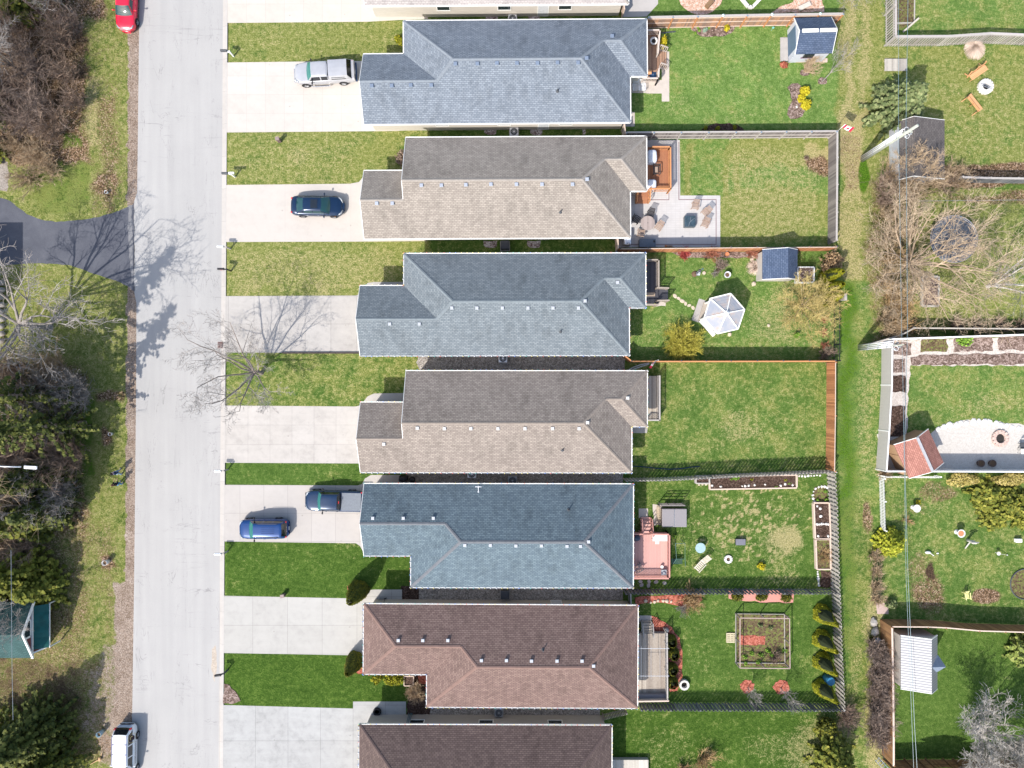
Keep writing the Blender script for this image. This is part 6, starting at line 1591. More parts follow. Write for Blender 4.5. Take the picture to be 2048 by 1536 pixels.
# ---- raised beds with frames
def frame_bed(label, pts, h, wm, sm, wdt=.12, group='raised beds in the hot tub yard', name='raised_bed'):
    W = [P(x,y,h) for x,y in pts]; 
    for w_ in W: w_.z = 0
    rt = thing(name, label, 'raised bed', W[0], group=group)
    for i in range(len(W)):
        a, b = W[i], W[(i+1)%len(W)]; u = (b-a).normalized(); m = MB(); m.beam(a+Vector((0,0,h/2))-u*0, b+Vector((0,0,h/2))-u*wdt*.5, wdt, h); obj('side_board', m, wm, rt)
    c = sum(W, Vector())/len(W); m = MB(); A_ = [w_.lerp(c, .04) for w_ in W]
    m.prism([(q.x,q.y) for q in A_], .0, h*.72); obj('soil', m, sm, rt); return rt
frame_bed('long soil bed with white rocks under the picket-topped fence', ((1419,953),(1594,950),(1594,976),(1420,979)), .3, W_PALE, SOIL)
frame_bed('small dark planter box at the west end of the long rock bed', ((1392,953),(1419,953),(1419,967),(1392,967)), .45, W_GREYL, SOIL)
frame_bed('tall bed with white rocks beside the gapped lane fence', ((1628,1006),(1659,1006),(1662,1078),(1631,1078)), .4, W_PALE, SOIL)
frame_bed('bed of dry brown stalks beside the gapped lane fence', ((1632,1079),(1661,1079),(1662,1139),(1634,1139)), .4, W_PALE, SOILG)
frame_bed('white box planter of leaf mulch beside the slate-roofed shed', ((1596,534),(1629,534),(1628,564),(1596,565)), .75, WHITE, MULCHB, .09, 'planters', 'planter_box')
frame_bed('square wooden planter beside the twiggy shrub at the brown house', ((808,1353),(827,1353),(826,1372),(808,1372)), .5, W_PALE, SOIL, .07, 'planters', 'planter_box')
frame_bed('wooden sandbox with leaf litter under the bare tree', ((1845,553),(1878,553),(1878,612),(1845,612)), .25, W_SILVER, MULCHB, .18, 'planters', 'sandbox')
frame_bed('timber edging of the garden bed at the top right corner', ((1792,-40),(1830,-40),(1829,45),(1792,46)), .2, W_SILVER, SOILG, .1, 'planters', 'raised_bed')
# rocks: one loop, each rock its own thing
ROCKG = {}
def rocks(spots, mat, label, group, rmin=.08, rmax=.16, z=0, flat=.7, cat='rock', name='rock'):
    rr = random.Random(len(spots)*13+int(spots[0][0]))
    for i, s_ in enumerate(spots):
        x, y = s_[0], s_[1]; r_ = s_[2] if len(s_) > 2 else rr.uniform(rmin, rmax)
        m = MB(); m.blob((0,0,0), (r_,r_*rr.uniform(.7,1.0),r_*flat), 8, jit=.16, rng=rr)
        c = P(x,y,z); o = obj(name, m, mat, org=(0,0,0), smooth=False); o.location = (c.x,c.y,z+r_*flat*.5); o.rotation_euler = (0,0,rr.uniform(0,3.1)); tag(o, label, cat, group)
rr = random.Random(11)
rocks([(1630+30*math.cos(a)*.0+x, y) for a, x, y in [(0,-1,1003),(0,-4,997),(0,-5,990),(0,-3,983),(0,1,977),(0,7,974),(0,13,973),(0,19,973),(0,24,975),(0,28,971)]], STONEW, 'white rock in the curved edging of the weedy island bed', 'white edging rocks of the island bed')
rocks([(1598+6*i, 952-.2*i+rr.uniform(-1,1)) for i in range(8)], STONEW, 'white rock in the row at the foot of the picket-topped fence', 'white rocks along the picket-topped fence')
rocks([(1635+i*.4, 1143+4.6*i) for i in range(7)], STONEW, 'white rock in the line edging the dark soil square', 'white rocks beside the dark soil square')
rocks([(1634+4.4*i, 1048+rr.uniform(-.5,.5)) for i in range(6)], STONEW, 'white rock in the row dividing the tall bed', 'white rocks dividing the tall bed', z=.26)
rocks([(1640,1017),(1641,1032),(1634,1012),(1656,1072),(1636,1072)], STONEW, 'loose white rock on the soil of the tall bed', 'loose white rocks in the tall bed', z=.26)
rocks([(1424,971),(1441,973),(1484,972),(1490,972),(1497,971),(1509,970),(1530,969),(1561,971),(1570,968),(1585,970)], STONEW, 'white rock on the soil of the long bed', 'white rocks in the long bed', z=.2)
rocks([(1398,969.5),(1405,969),(1412,968.5)], STONET, 'pale rock in front of the small dark planter box', 'pale rocks before the small planter')
rocks([(1290+9*i+rr.uniform(-2,2), 1203+rr.uniform(-2,2)) for i in range(7)], STONET, 'tan field stone edging the red mulch corner bed', 'field stones of the red mulch corner', .12, .2)
rocks([(1745.5,1243,.42)], STONE, 'northernmost grey boulder by the lane fence corner', 'boulders by the lane', cat='boulder', name='boulder'); rocks([(1748,1262,.48)], STONE, 'middle and largest grey boulder by the lane fence corner', 'boulders by the lane', cat='boulder', name='boulder'); rocks([(1752,1281,.42)], plain('blue_boulder', (0.25,0.29,0.36), .85, scale=3, var=.3), 'bluish southern boulder by the lane fence corner', 'boulders by the lane', cat='boulder', name='boulder')
rocks([(1876+11.5*i+rr.uniform(-2,2), 858-14*math.sin(math.pi*min(1,(i+.5)/15))+rr.uniform(-2,2), rr.uniform(.22,.34)) for i in range(15)], STONEW, 'pale flagstone in the ragged edge of the crushed-stone terrace', 'edge stones of the terrace', flat=.35, cat='edging stone')
rocks([(1593,214,.12)], STONEW, 'small white stone in the hourglass bed', 'single stones', z=0); rocks([(1508,512,.22),(1504,520,.2),(1507,568,.24),(1459,669,.2),(1537,651,.16)], STONET, 'pale garden rock on the gazebo lawn', 'garden rocks of the gazebo yard')
for i, (x, y) in enumerate(((1350,592),(1357,597),(1364.5,602),(1371,607.5),(1378,611),(1386,615.5))):
    m = MB(); c = P(x,y); rr2 = random.Random(i); m.lathe((0,0,0), [(.18+rr2.uniform(-.03,.05),0),(.17,.04)], 7, sx=1.15, sy=.8); o = obj('stepping_stone', m, STONET, org=(0,0,0)); o.location = c; o.rotation_euler = (0,0,rr2.uniform(0,3)); tag(o, 'tan stepping stone on the way from the slate deck to the gazebo', 'stepping stone', 'stepping stones to the gazebo')
for i, (x, y) in enumerate(((1281,1163),(1283,1170),(1297,1171),(1298,1163),(1329,1166),(1312,1164))):
    m = MB(); c = P(x,y); m.lathe((0,0,0), [(.2,0),(.19,.04)], 6+i%3, sx=1.1, sy=.85); o = obj('stepping_stone', m, SLABG, org=(0,0,0)); o.location = c; o.rotation_euler = (0,0,i*.7); tag(o, 'grey stepping stone in the shade south of the rose deck', 'stepping stone', 'shaded stepping stones')
# west: boulder wall at the left edge
for i in range(9):
    y = 566+14.5*i; m = MB(); m.blob((0,0,0), (.36,.27,.3), 10, jit=.06, rng=random.Random(i)); c = P(3+(i%2)*1.5,y); o = obj('wall_stone', m, plain('wall_stone', (0.30,0.275,0.25), .9, scale=4, var=.3, bump=.4), org=(0,0,0), smooth=True); o.location = (c.x,c.y,LOWZ+.22); tag(o, 'rounded grey boulder in the retaining row at the left edge', 'boulder', 'retaining boulders at the left edge')
# ---- garden enclosure
rt = thing('garden_enclosure', 'square wooden rail enclosure around the vegetable plot', 'garden fence', P(1480,1336)); HG = 1.35
co_ = [P(1480,1236,HG),P(1579,1237,HG),P(1580,1337,HG),P(1480,1336,HG)]
for i in range(4):
    a, b = co_[i], co_[(i+1)%4]; m = MB(); m.beam(a,b,.08,.05); obj('top_rail', m, wood('enclosure_wood', (0.40,0.31,0.27), (0.30,0.22,0.2)), rt); m = MB(); m.beam((a.x,a.y,.12),(b.x,b.y,.12),.04,.16); obj('bottom_board', m, W_SILVER, rt)
    for f in (0,.5): q = a.lerp(b,f); m = MB(); m.beam((q.x,q.y,0),(q.x,q.y,HG-.03),.08,.08); obj('post', m, W_GREY, rt)
m = MB(); c = P(1461,1276,.08)
for i in range(5): m.box(c.x-.38,c.x+.38,c.y-.42+.19*i,c.y-.42+.19*i+.13,.10,.13)
for i in range(3): m.box(c.x-.38+.33*i,c.x-.3+.33*i,c.y-.42,c.y+.47,.0,.098)
o = obj('pallet', m, plain('pallet_wood', (0.50,0.44,0.30), .85)); tag(o, 'small pale pallet beside the garden enclosure', 'pallet')
# blue barrel
rt = thing('rain_barrel', 'blue rain barrel between the two southern clipped cedars', 'barrel', P(1652,1354)); c = P(1652,1354); m = MB(); m.lathe((c.x,c.y,0), [(.36,0),(.40,.3),(.40,.75),(.36,1.0)], 20); obj('drum', m, plain('barrel_blue', (0.02,0.12,0.22), .45), rt, smooth=True); m = MB(); m.lathe((c.x,c.y,1.0), [(.37,0),(.37,.04),(.33,.03)], 20); obj('lid', m, plain('barrel_lid', (0.03,0.15,0.27), .45), rt)
# trampoline
rt = thing('trampoline', 'large round black trampoline under bare branches', 'trampoline', P(1908,478)); c = P(1908,478,.9)
def ring_mb(c, r, tr, n=40, k=6, z=None):
    m = MB(); pts = [(c.x+r*math.cos(2*math.pi*i/n), c.y+r*math.sin(2*math.pi*i/n), z) for i in range(n+1)]; m.tube(pts, tr, k, cap=False); return m
obj('frame', ring_mb(c,2.15,.04,z=.9), STEEL, rt); m = MB(); m.lathe((c.x,c.y,.86), [(1.95,0),(.02,.01)], 40); obj('mat', m, plain('trampoline_mat', (0.035,0.04,0.055), .8), rt)
m = MB(); m.lathe((c.x,c.y,.90), [(2.12,0),(1.98,.015)], 40); obj('pad', m, plain('tramp_pad', (0.10,0.11,0.13), .7), rt)
for i in range(6): a = R(60*i+10); m = MB(); m.tube([(c.x+2.15*math.cos(a),c.y+2.15*math.sin(a),0),(c.x+2.15*math.cos(a),c.y+2.15*math.sin(a),.9)], .03, 6); obj('leg', m, STEEL, rt)
obj('spring_ring', ring_mb(c,2.0,.025,z=.93), STEEL, rt)
# platform, kayak, ladder
m = MB(); c = P(1793,129,.3)
for i in range(13): m.box(c.x-1.05+.16*i,c.x-1.05+.16*i+.15,c.y-.56,c.y+.56,.2,.24)
for i in (-1,1): m.box(c.x-1.0,c.x+1.0,c.y+.4*i-.05,c.y+.4*i+.05,0,.198)
o = obj('wooden_platform', m, W_SILVER); tag(o, 'low rectangular wooden platform beside the spruce', 'platform')
rt = thing('kayak', 'lime-green kayak at the bottom edge below the right fence', 'kayak', P(1890,1535)); m = MB(); a = P(1841,1539,2.4); 
hull = [(0,.02),(.6,.20),(1.4,.34),(2.2,.38),(3.0,.34),(3.8,.2),(4.4,.02)]; n = 10; base = 0
for x, w_ in hull:
    for k in range(n): t_ = 2*math.pi*k/n; m.v.append((a.x+x, a.y-.25+w_*math.cos(t_), 2.35+.2*math.sin(t_)*(w_/.38)**.5))
for i in range(len(hull)-1):
    for k in range(n): k2 = (k+1)%n; m.f.append((i*n+k,i*n+k2,(i+1)*n+k2,(i+1)*n+k)); m.m.append(0); m.uv.append(None)
obj('hull', m, plain('lime_plastic', (0.30,0.62,0.06), .35), rt, smooth=True); m = MB(); m.lathe((a.x+2.2,a.y-.25,2.53), [(.26,0),(.28,.03),(.24,.04),(.22,0)], 16, sx=1.6); obj('cockpit_rim', m, BLACK, rt)
for x_ in (1.0,3.4): m = MB(); m.beam((a.x+x_,a.y-.25,0),(a.x+x_,a.y-.25,2.2),.09,.09); obj('rack_post', m, W_BROWN, rt)
rt = thing('ladder', 'aluminium ladder leaning at the bottom of the lane fence', 'ladder', P(1765,1528)); A_, B_ = P(1753,1517,.4), P(1774,1540,.4); pr = (B_-A_).normalized(); sd = Vector((-pr.y,pr.x,0))*.2
for s_ in (-1,1): m = MB(); m.beam(A_+sd*s_,B_+sd*s_,.05,.06); obj('side_rail', m, STEEL, rt)
for i in range(5): q = A_.lerp(B_,(i+.5)/5); m = MB(); m.beam(q-sd,q+sd,.04,.03); obj('rung', m, STEEL, rt)
# bird baths, ornaments of the lower right garden
def bath(px, py, r, h, label, m1, m2):
    c = P(px,py,h); c.z = 0; rt = thing('bird_bath', label, 'bird bath', c, 0, 'bird baths', local=True); m = MB(); m.lathe((0,0,0), [(r*.6,0),(r*.5,.06),(r*.2,.12),(r*.2,h-.12),(r*.9,h-.04),(r,h),(r*.86,h),(r*.7,h-.05),(.01,h-.06)], 22); obj('bowl', m, m1, rt, smooth=True)
    m = MB(); m.lathe((0,0,h-.045), [(r*.7,0),(.01,.005)], 18); obj('water', m, m2, rt)
bath(1834,1017,.36,.7,'white bird bath beside the yellow flowers', STONEW, plain('pale_water', (0.45,0.5,0.5), .1)); bath(1923,1067,.38,.75,'white bird bath with a rusty bowl next to the angel statue', STONEW, TERRA)
m = MB(); c = P(1934,1080); m.lathe((c.x,c.y,0), [(.14,0),(.12,.5),(.17,.95),(.1,1.15),(.09,1.3),(.01,1.4)], 12)
for s_ in (-1,1): m.blob((c.x+.2*s_,c.y+.02,1.1), (.2,.05,.18), 8)
m.beam((c.x-.02,c.y,.55),(c.x-.2,c.y-.75,.05),.1,.08); o = obj('angel_statue', m, plain('statue_grey', (0.50,0.48,0.45), .8), smooth=True); tag(o, 'pale winged statue on the lawn right of the rusty bird bath', 'statue')
m = MB(); c = P(1856,1104); m.blob((c.x-.1,c.y,.15), (.28,.14,.14), 10); m.tube([(c.x+.1,c.y-.06,.2),(c.x+.26,c.y-.2,.3),(c.x+.3,c.y-.24,.42)], [.05,.035,.04], 6); o = obj('swan_ornament', m, WHITE, smooth=True); tag(o, 'white swan ornament on the lower right lawn', 'ornament')
m = MB(); c = P(1997,1107,.4); m.lathe((c.x,c.y,0), [(.03,0),(.03,.4),(.17,.42),(.17,.45)], 12); m.tube([(c.x,c.y,.42),(c.x+.95,c.y-.2,.15)],.012,5); m.blob((c.x+.98,c.y-.2,.14),.06,8); o = obj('sundial', m, STONEW); tag(o, 'small pale sundial plate on the lower right lawn', 'ornament')
m = MB(); c = P(2037,1081,.3); m.obox((c.x,c.y,.25), (.6,.34,.3)); o = obj('garden_box', m, WHITE, bevel=.04); tag(o, 'white box on the lawn near the right edge', 'box')
m = MB(); c = P(1876,1107,.1); m.blob((c.x,c.y,.05), (.12,.07,.05), 8); o = obj('lawn_marker', m, WHITE); tag(o, 'tiny white marker on the lawn right of the swan', 'marker')
yc = chair_proto('lawn_chair', 'small yellow lawn chair at the edge of the long fence shadow', 'chair', plain('yellow_paint', (0.70,0.66,0.30), .5), plain('yellow_paint', (0.70,0.66,0.30), .5), w=.45, d=.6, hb=.6); place(yc,1935,1192,8,first=True)
rt = thing('bed_edging', 'dark ring edging around the island bed at the right edge', 'edging', P(2050,1168)); obj('ring', ring_mb(P(2050,1168),1.4,.05,z=.08), DGREY, rt)
bed('bare weedy island inside the dark ring edging', ellp(2050,1168,29,29), SOILG, seed=31)
for (x, y, lb) in ((1963,927,'left dark wicker pot in the shade of the terrace fence'),(1986,927,'right dark wicker pot in the shade of the terrace fence')): pot(x,y,.34,.35,plain('wicker', (0.12,0.085,0.07), .9, scale=20, var=.4),SOILP,lb,group='wicker pots on the terrace')
rt = thing('outdoor_table', 'white table cut by the right edge on the terrace', 'table', P(2046,904)); m = MB(); a, b = P(2043,908,.7), P(2075,899,.7); m.box(a.x,b.x,a.y,b.y,.66,.70); obj('tabletop', m, WHITE, rt)
for q in ((a.x+.1,a.y+.05),(a.x+.1,b.y-.05),(b.x-.1,a.y+.05),(b.x-.1,b.y-.05)): m = MB(); m.tube([(q[0],q[1],0),(q[0],q[1],.66)],.02,6); obj('leg', m, STEEL, rt)
m = MB(); c = P(2048,892,.5); m.obox((c.x,c.y,.4),(.5,.5,.06)); m.beam((c.x-.2,c.y+.2,.4),(c.x-.2,c.y+.35,.9),.04,.04); m.beam((c.x+.2,c.y+.2,.4),(c.x+.2,c.y+.35,.9),.04,.04); m.obox((c.x,c.y+.3,.75),(.45,.05,.3)); [m.beam((c.x+sx*.2,c.y+sy_*.2,0),(c.x+sx*.2,c.y+sy_*.2,.4),.04,.04) for sx in (-1,1) for sy_ in (-1,1)]; o = obj('terrace_chair', m, DGREY); tag(o, 'dark chair north of the white terrace table', 'chair')
# stone bench and crate at the top edge
m = MB(); c = P(1609.5,12,.4); m.obox((c.x,c.y,.40),(1.15,.42,.08),R(25)); m.obox((c.x-.35,c.y-.16,.18),(.12,.36,.36),R(25)); m.obox((c.x+.35,c.y+.16,.18),(.12,.36,.36),R(25)); o = obj('stone_bench', m, plain('bench_stone', (0.55,0.49,0.43), .85)); tag(o, 'tilted pale stone bench on the pink chips at the top edge', 'bench')
m = MB(); c = P(1419,7,.3); m.obox((c.x,c.y,.22),(.75,.42,.44),R(48)); m.obox((c.x,c.y,.46),(.5,.2,.05),R(48)); o = obj('wooden_crate', m, wood('crate_wood', (0.30,0.18,0.09), (0.12,0.09,0.07))); tag(o, 'wooden crate on the oval pink chip bed', 'crate')
m = MB(); W_ = [P(*q,.18) for q in ((1483,-4),(1497,13),(1505,14),(1521,-3))]; [m.beam(Vector((a.x,a.y,.1)),Vector((b.x,b.y,.1)),.28,.2) for a, b in zip(W_[:-1],W_[1:])]; o = obj('curved_kerb_stones', m, STONEW); tag(o, 'white V-shaped stone edging at the top edge', 'edging')
m = MB(); a, b = P(1838,36,.9), P(1806,64,.1); m.beam(a,b,.16,.06); o = obj('leaning_plank', m, W_SILVER); tag(o, 'grey plank leaning over the top right garden bed', 'plank')
# bits at the house sides
rt = thing('tyre', 'loose black tyre lying on the walk of the darkest brown house', 'tyre', P(754,1424,.15)-Vector((0,0,.15)), local=True); m = MB(); m.lathe((0,0,.0), [(.2,.02),(.33,.0),(.38,.06),(.38,.16),(.33,.22),(.2,.2),(.2,.02)], 24); obj('casing', m, RUBBER, rt, smooth=True)
m = MB(); c = P(806,1422,1.2); 
for i in (0,1,2): q = P(818+3*i,1426,0); m.beam((q.x,q.y,0),(q.x+.05,q.y-.1,2.2),.04,.05)
o = obj('leaning_boards', m, plain('blue_boards', (0.10,0.17,0.22), .6)); tag(o, 'thin blue boards leaning beside the side door of the darkest brown house', 'boards')
for i, (x, lb) in enumerate(((758,'leftmost'),(764,'middle'),(770,'rightmost'))):
    m = MB(); q = P(x,1198,.3); q.z = 0; m.tube([q, q+Vector((.02,-.12,1.35))], .02, 6); m.obox((q.x,q.y,.12),(.2,.05,.22),.3); o = obj('shovel', m, GREYM if i < 2 else BLACK); tag(o, lb+' of the three shovels leaning on the brown house wall', 'shovel', 'shovels leaning by the walkway')
rt = thing('wheeled_bins', 'black covered barbecue on the walkway north of the blue-green roof', 'barbecue', P(812,957)); m = MB(); c = P(806,958,.9); m.obox((c.x,c.y,.5),(.75,.5,1.0)); m.blob((c.x,c.y,.98),(.42,.3,.2),12); obj('cover', m, BLACK, rt, bevel=.05); m = MB(); c = P(824,960,.9); m.blob((c.x,c.y,.7),(.3,.3,.3),12); m.tube([(c.x,c.y,0),(c.x,c.y,.6)],.04,6); obj('kettle', m, BLACK, rt, smooth=True)
# ================================================================ SHEDS AND SMALL BUILDINGS
SH_NAVY = shingle('shingle_navy', (0.035,0.055,0.10), (0.095,0.125,0.19)); SH_RED = shingle('shingle_brick_red', (0.20,0.085,0.07), (0.38,0.19,0.155)); SH_CHAR = shingle('shingle_charcoal', (0.07,0.062,0.062), (0.15,0.135,0.13)); SH_GREEN = shingle('shingle_green', (0.025,0.055,0.055), (0.06,0.115,0.115))
def metal_roof(name, c, period=.23):
    t = NT(name); w = t.n('ShaderNodeTexWave', Scale=.314/period); w.bands_direction = 'X'; w.wave_profile = 'SIN'; t.l(t.co('UV'), w.inputs['Vector'])
    col = t.ramp(w.outputs['Fac'], [(0.0, mul(c,.55)), (0.12, c), (1.0, c)]); t.bump(w.outputs['Fac'], .5, .02); return t.fin(col, .45, .4, .2)
MROOF = metal_roof('metal_roof_silver', (0.25,0.255,0.275))
def shed(name, label, cx, cy, L, W, he, hr, rot, roofm, wallm, ov=.18, rc=.5, cat='shed', trim=WHITE, local_h=0.0, door=None, ridge=None):
    """gable shed: ridge along local x; rc = where the ridge sits across the width (0..1)"""
    c = P(cx, cy); rt = thing(name, label, cat, c, R(rot), 'sheds in the gardens', local=True)
    x0, x1, y0, y1 = -L/2, L/2, -W/2, W/2; yr = y0+W*rc; sl0 = (hr-he)/(yr-y0); sl1 = (hr-he)/(y1-yr)
    m = MB(); m.add([(x0,y0,0),(x1,y0,0),(x1,y1,0),(x0,y1,0),(x0,y0,he),(x1,y0,he),(x1,y1,he),(x0,y1,he),(x0,yr,hr),(x1,yr,hr)], [(0,1,5,4),(1,2,6,9,5),(2,3,7,6),(3,0,4,8,7)]); obj('wall', m, wallm, rt)
    for (ya, yb, s_) in ((y0-ov, yr, 0), (y1+ov, yr, 1)):
        sl = sl0 if s_ == 0 else sl1; za = he-ov*sl+.05; zb_ = hr+.05; ln = math.hypot(yb-ya, zb_-za)
        q = [(x0-ov,ya,za),(x1+ov,ya,za),(x1+ov,yb,zb_),(x0-ov,yb,zb_)]; uv = [(x0-ov,0),(x1+ov,0),(x1+ov,ln),(x0-ov,ln)]
        if s_: q.reverse(); uv.reverse()
        m = MB(); m.face(q, 0, uv); qq = [(a,b,z-.06) for a,b,z in q]; m.face(list(reversed(qq)), 0, list(reversed(uv)))
        for i in range(4): m.face([qq[i], qq[(i+1)%4], q[(i+1)%4], q[i]], 0, [(0,0)]*4)
        obj('roof_slope', m, roofm, rt)
    if ridge: m = MB(); m.beam((x0-ov,yr,hr+.07),(x1+ov,yr,hr+.07),.24,.05); obj('ridge_cap', m, ridge, rt)
    for x in (x0-ov-.02, x1+ov+.02):
        m = MB(); m.beam((x,y0-ov,he-ov*sl0),(x,yr,hr),.04,.12); m.beam((x,yr,hr),(x,y1+ov,he-ov*sl1),.04,.12); obj('rake_board', m, trim, rt)
    if door:
        side, pos, w_, h_, dm = door; m = MB()
        if side == 'S': m.box(pos-w_/2,pos+w_/2,y0-.04,y0-.005,.1,.1+h_)
        elif side == 'W': m.box(x0-.04,x0-.005,pos-w_/2,pos+w_/2,.1,.1+h_)
        elif side == 'N': m.box(pos-w_/2,pos+w_/2,y1+.005,y1+.04,.1,.1+h_)
        obj('door', m, dm, rt)
    return rt
SB = siding('siding_pale_blue', (0.50,0.52,0.58)); SW_ = siding('siding_slate_blue', (0.10,0.155,0.23)); SBE = siding('siding_shed_beige', (0.50,0.47,0.44)); STN = wood('shed_tan_boards', (0.42,0.28,0.17), (0.27,0.17,0.10))
r_ = shed('garden_shed', 'navy-roofed shed with two white ridge vents in the top yard', 1608.5, 92, 3.05, 3.0, 2.0, 3.0, 1.5, SH_NAVY, SB, ov=.12, door=('W', 0, 2.0, 1.8, SW_))
for x in (-.72, .85): m = MB(); m.obox((x,-.08,3.07),(1.42,.30,.10)); obj('ridge_vent', m, WHITE, r_)
m = MB(); m.box(-.7,.2,-1.62,-1.53,1.15,1.7); obj('window', m, GLASS, r_); m = MB(); m.box(-.8,.3,-1.60,-1.53,1.0,1.08); obj('flower_box', m, plain('plum_box', (0.16,0.07,0.13), .7), r_)
m = MB(); a, b = P(1560,123), P(1575,76); m.box(a.x,b.x,a.y,b.y,0,.12); o = obj('ramp', m, SLABG); tag(o, 'pale concrete pad on the west side of the navy-roofed shed', 'concrete pad')
m = MB(); a, b = P(1577,125), P(1654,123); m.box(a.x,b.x,a.y-.0,a.y+.35,0,.1); o = obj('shed_kerb', m, W_PALE); tag(o, 'pale timber edging south of the navy-roofed shed', 'edging')
shed('garden_shed', 'slate-blue roofed shed with cream walls beside the white planter', 1544, 536, 2.45, 2.95, 1.95, 2.75, 90, SH_NAVY, SBE, ov=.10, rc=.36, door=('S', 0, 1.0, 1.7, WHITE))
rb = thing('rain_barrel', 'dark green rain barrel in the shade behind the slate-blue shed', 'barrel', P(1582,508)); c = P(1582,508); m = MB(); m.lathe((c.x,c.y,0), [(.28,0),(.33,.5),(.28,1.0)], 18); obj('drum', m, plain('barrel_green', (0.04,0.09,0.09), .5), rb, smooth=True); m = MB(); m.lathe((c.x,c.y,1.0), [(.29,0),(.29,.03)], 18); obj('lid', m, DGREY, rb)
shed('garden_shed', 'brick-red shingled shed standing askew on the crushed-stone terrace', 1812, 903, 3.0, 3.1, 2.1, 2.95, 67+90-90+0+45+2.5, SH_RED, STN, ov=.14, rc=.5, door=('N', 0, 1.0, 1.7, STN), ridge=plain('ridge_grey', (0.36,0.36,0.38), .5))
r_ = shed('garden_shed', 'silver metal-roofed shed with a small cross gable on its east side', 1813, 1307, 4.55, 3.1, 2.05, 3.0, 90, MROOF, SBE, ov=.1, rc=.33, door=('S', 0, 1.2, 1.8, WHITE))
# the cross gable of that shed (local x runs north, local y west)
m = MB(); yb = -1.8; m.add([(-.95,-1.3,2.1),(.75,-1.3,2.1),(-.1,yb-.1,2.85),(-.1,-.5,2.98),(-.80,yb+.1,2.1),(.6,yb+.1,2.1)], [(0,3,2,4),(3,1,5,2)]); obj('cross_gable', m, plain('gable_blue', (0.17,0.21,0.28), .6), r_)
m = MB(); m.add([(-.80,yb+.1,2.1),(.6,yb+.1,2.1),(-.1,yb-.1,2.85),(-.80,yb+.12,0),(.6,yb+.12,0)], [(0,1,2),(3,4,1,0)]); obj('gable_wall', m, SBE, r_)
shed('garage', 'charcoal-roofed garage half buried under bare bushes beside the utility pole', 1817, 315, 4.9, 3.6, 2.25, 3.1, 90, SH_CHAR, SB, ov=.15, rc=.85, cat='garage')
m = MB(); c = P(1772,273,.3); m.lathe((c.x+.6,c.y-.4,0), [(.3,0),(.32,.5)], 14); o = obj('orange_bucket', m, TERRA); tag(o, 'orange-rimmed bucket between the utility pole and the garage', 'bucket')
m = MB(); c = P(1842,258,3.0); m.obox((c.x,c.y,2.7),(.4,.2,.1)); m.tube([(c.x-.15,c.y-.5,2.6),(c.x-.2,c.y+.3,2.8)], .04, 6); o = obj('roof_bracket', m, GREYM); tag(o, 'grey bracket on the north edge of the charcoal garage roof', 'bracket')
# green-roofed house corner with brown gable and porch awning at the left edge
c = P(20,1276); rt = thing('green_roofed_house', 'green-roofed house corner with a brown gable and teal porch at the left edge', 'house', (c.x,c.y,0))
def Q(px,py,z): return P(px,py,z)
pk_ = Q(45,1270,4.3); e0 = Q(66,1316,2.5); e1 = Q(68,1204,2.5); Xw = -60
m = MB(); m.face([(Xw,e0.y,2.5), tuple(e0), tuple(pk_), (Xw,pk_.y,4.3)], 0, [(0,0),(15,0),(15,3.4),(0,3.4)]); m.face([(Xw,pk_.y,4.3), tuple(pk_), tuple(e1), (Xw,e1.y,2.5)], 0, [(0,0),(15,0),(15,3.4),(0,3.4)]); obj('roof', m, SH_GREEN, rt)
m = MB(); m.beam(e0, pk_, .16, .14); obj('rake_board', m, WHITE, rt); m = MB(); m.beam(pk_, e1, .16, .14); obj('rake_board', m, WHITE, rt)
xg = e0.x-.25; m = MB(); m.add([(xg,e0.y+.2,0),(xg,e1.y-.2,0),(xg,e1.y-.2,2.4),(xg,pk_.y,4.15),(xg,e0.y+.2,2.4),(-60,e0.y+.2,0),(-60,e0.y+.2,2.4)], [(0,1,2,3,4),(5,0,4,6)]); obj('wall', m, siding('siding_barn_brown', (0.16,0.05,0.05)), rt)
m = MB()
for dy in (-.75,.75): m.box(xg,xg+.06,pk_.y+dy-.08,pk_.y+dy+.08,2.55,3.35)
m.box(xg,xg+.06,pk_.y-.67,pk_.y+.67,2.47,2.56); m.box(xg,xg+.06,pk_.y-.67,pk_.y+.67,3.34,3.45); wf = obj('window', m, WHITE, rt); m = MB(); m.box(xg,xg+.03,pk_.y-.67,pk_.y+.67,2.56,3.34); obj('pane', m, GLASS, wf)
m = MB(); m.box(xg+.0,xg+.14,e0.y-.1,e1.y+.1,2.28,2.4); obj('porch_fascia', m, WHITE, rt)
aw0, aw1 = Q(62,1212,2.3), Q(62,1300,2.3); ex = P(99,1270,1.6).x
m = MB(); N_ = 12
for i in range(N_): 
    y0_ = aw1.y+(aw0.y-aw1.y)*i/N_; y1_ = aw1.y+(aw0.y-aw1.y)*(i+1)/N_; dz0 = .05*math.sin(i*1.7); dz1 = .05*math.sin((i+1)*1.7)
    m.face([(xg+.14,y0_,2.25+dz0),(ex,y0_,1.65+dz0),(ex,y1_,1.65+dz1),(xg+.14,y1_,2.25+dz1)])
obj('porch_awning', m, plain('teal_canvas', (0.006,0.085,0.08), .55, .3, scale=2, var=.3, bump=.15), rt)
m = MB(); A_, B_ = Q(66,1306,2.2), Q(96,1293,1.6); m.beam(A_,B_,.12,.14); obj('porch_beam', m, WHITE, rt); m = MB(); m.beam((ex,aw0.y,1.58),(ex,B_.y,1.58),.08,.08); obj('porch_beam', m, WHITE, rt)
for yy in (aw0.y,aw1.y): m = MB(); m.beam((ex-.05,yy,0),(ex-.05,yy,1.55),.1,.1); obj('post', m, WHITE, rt)
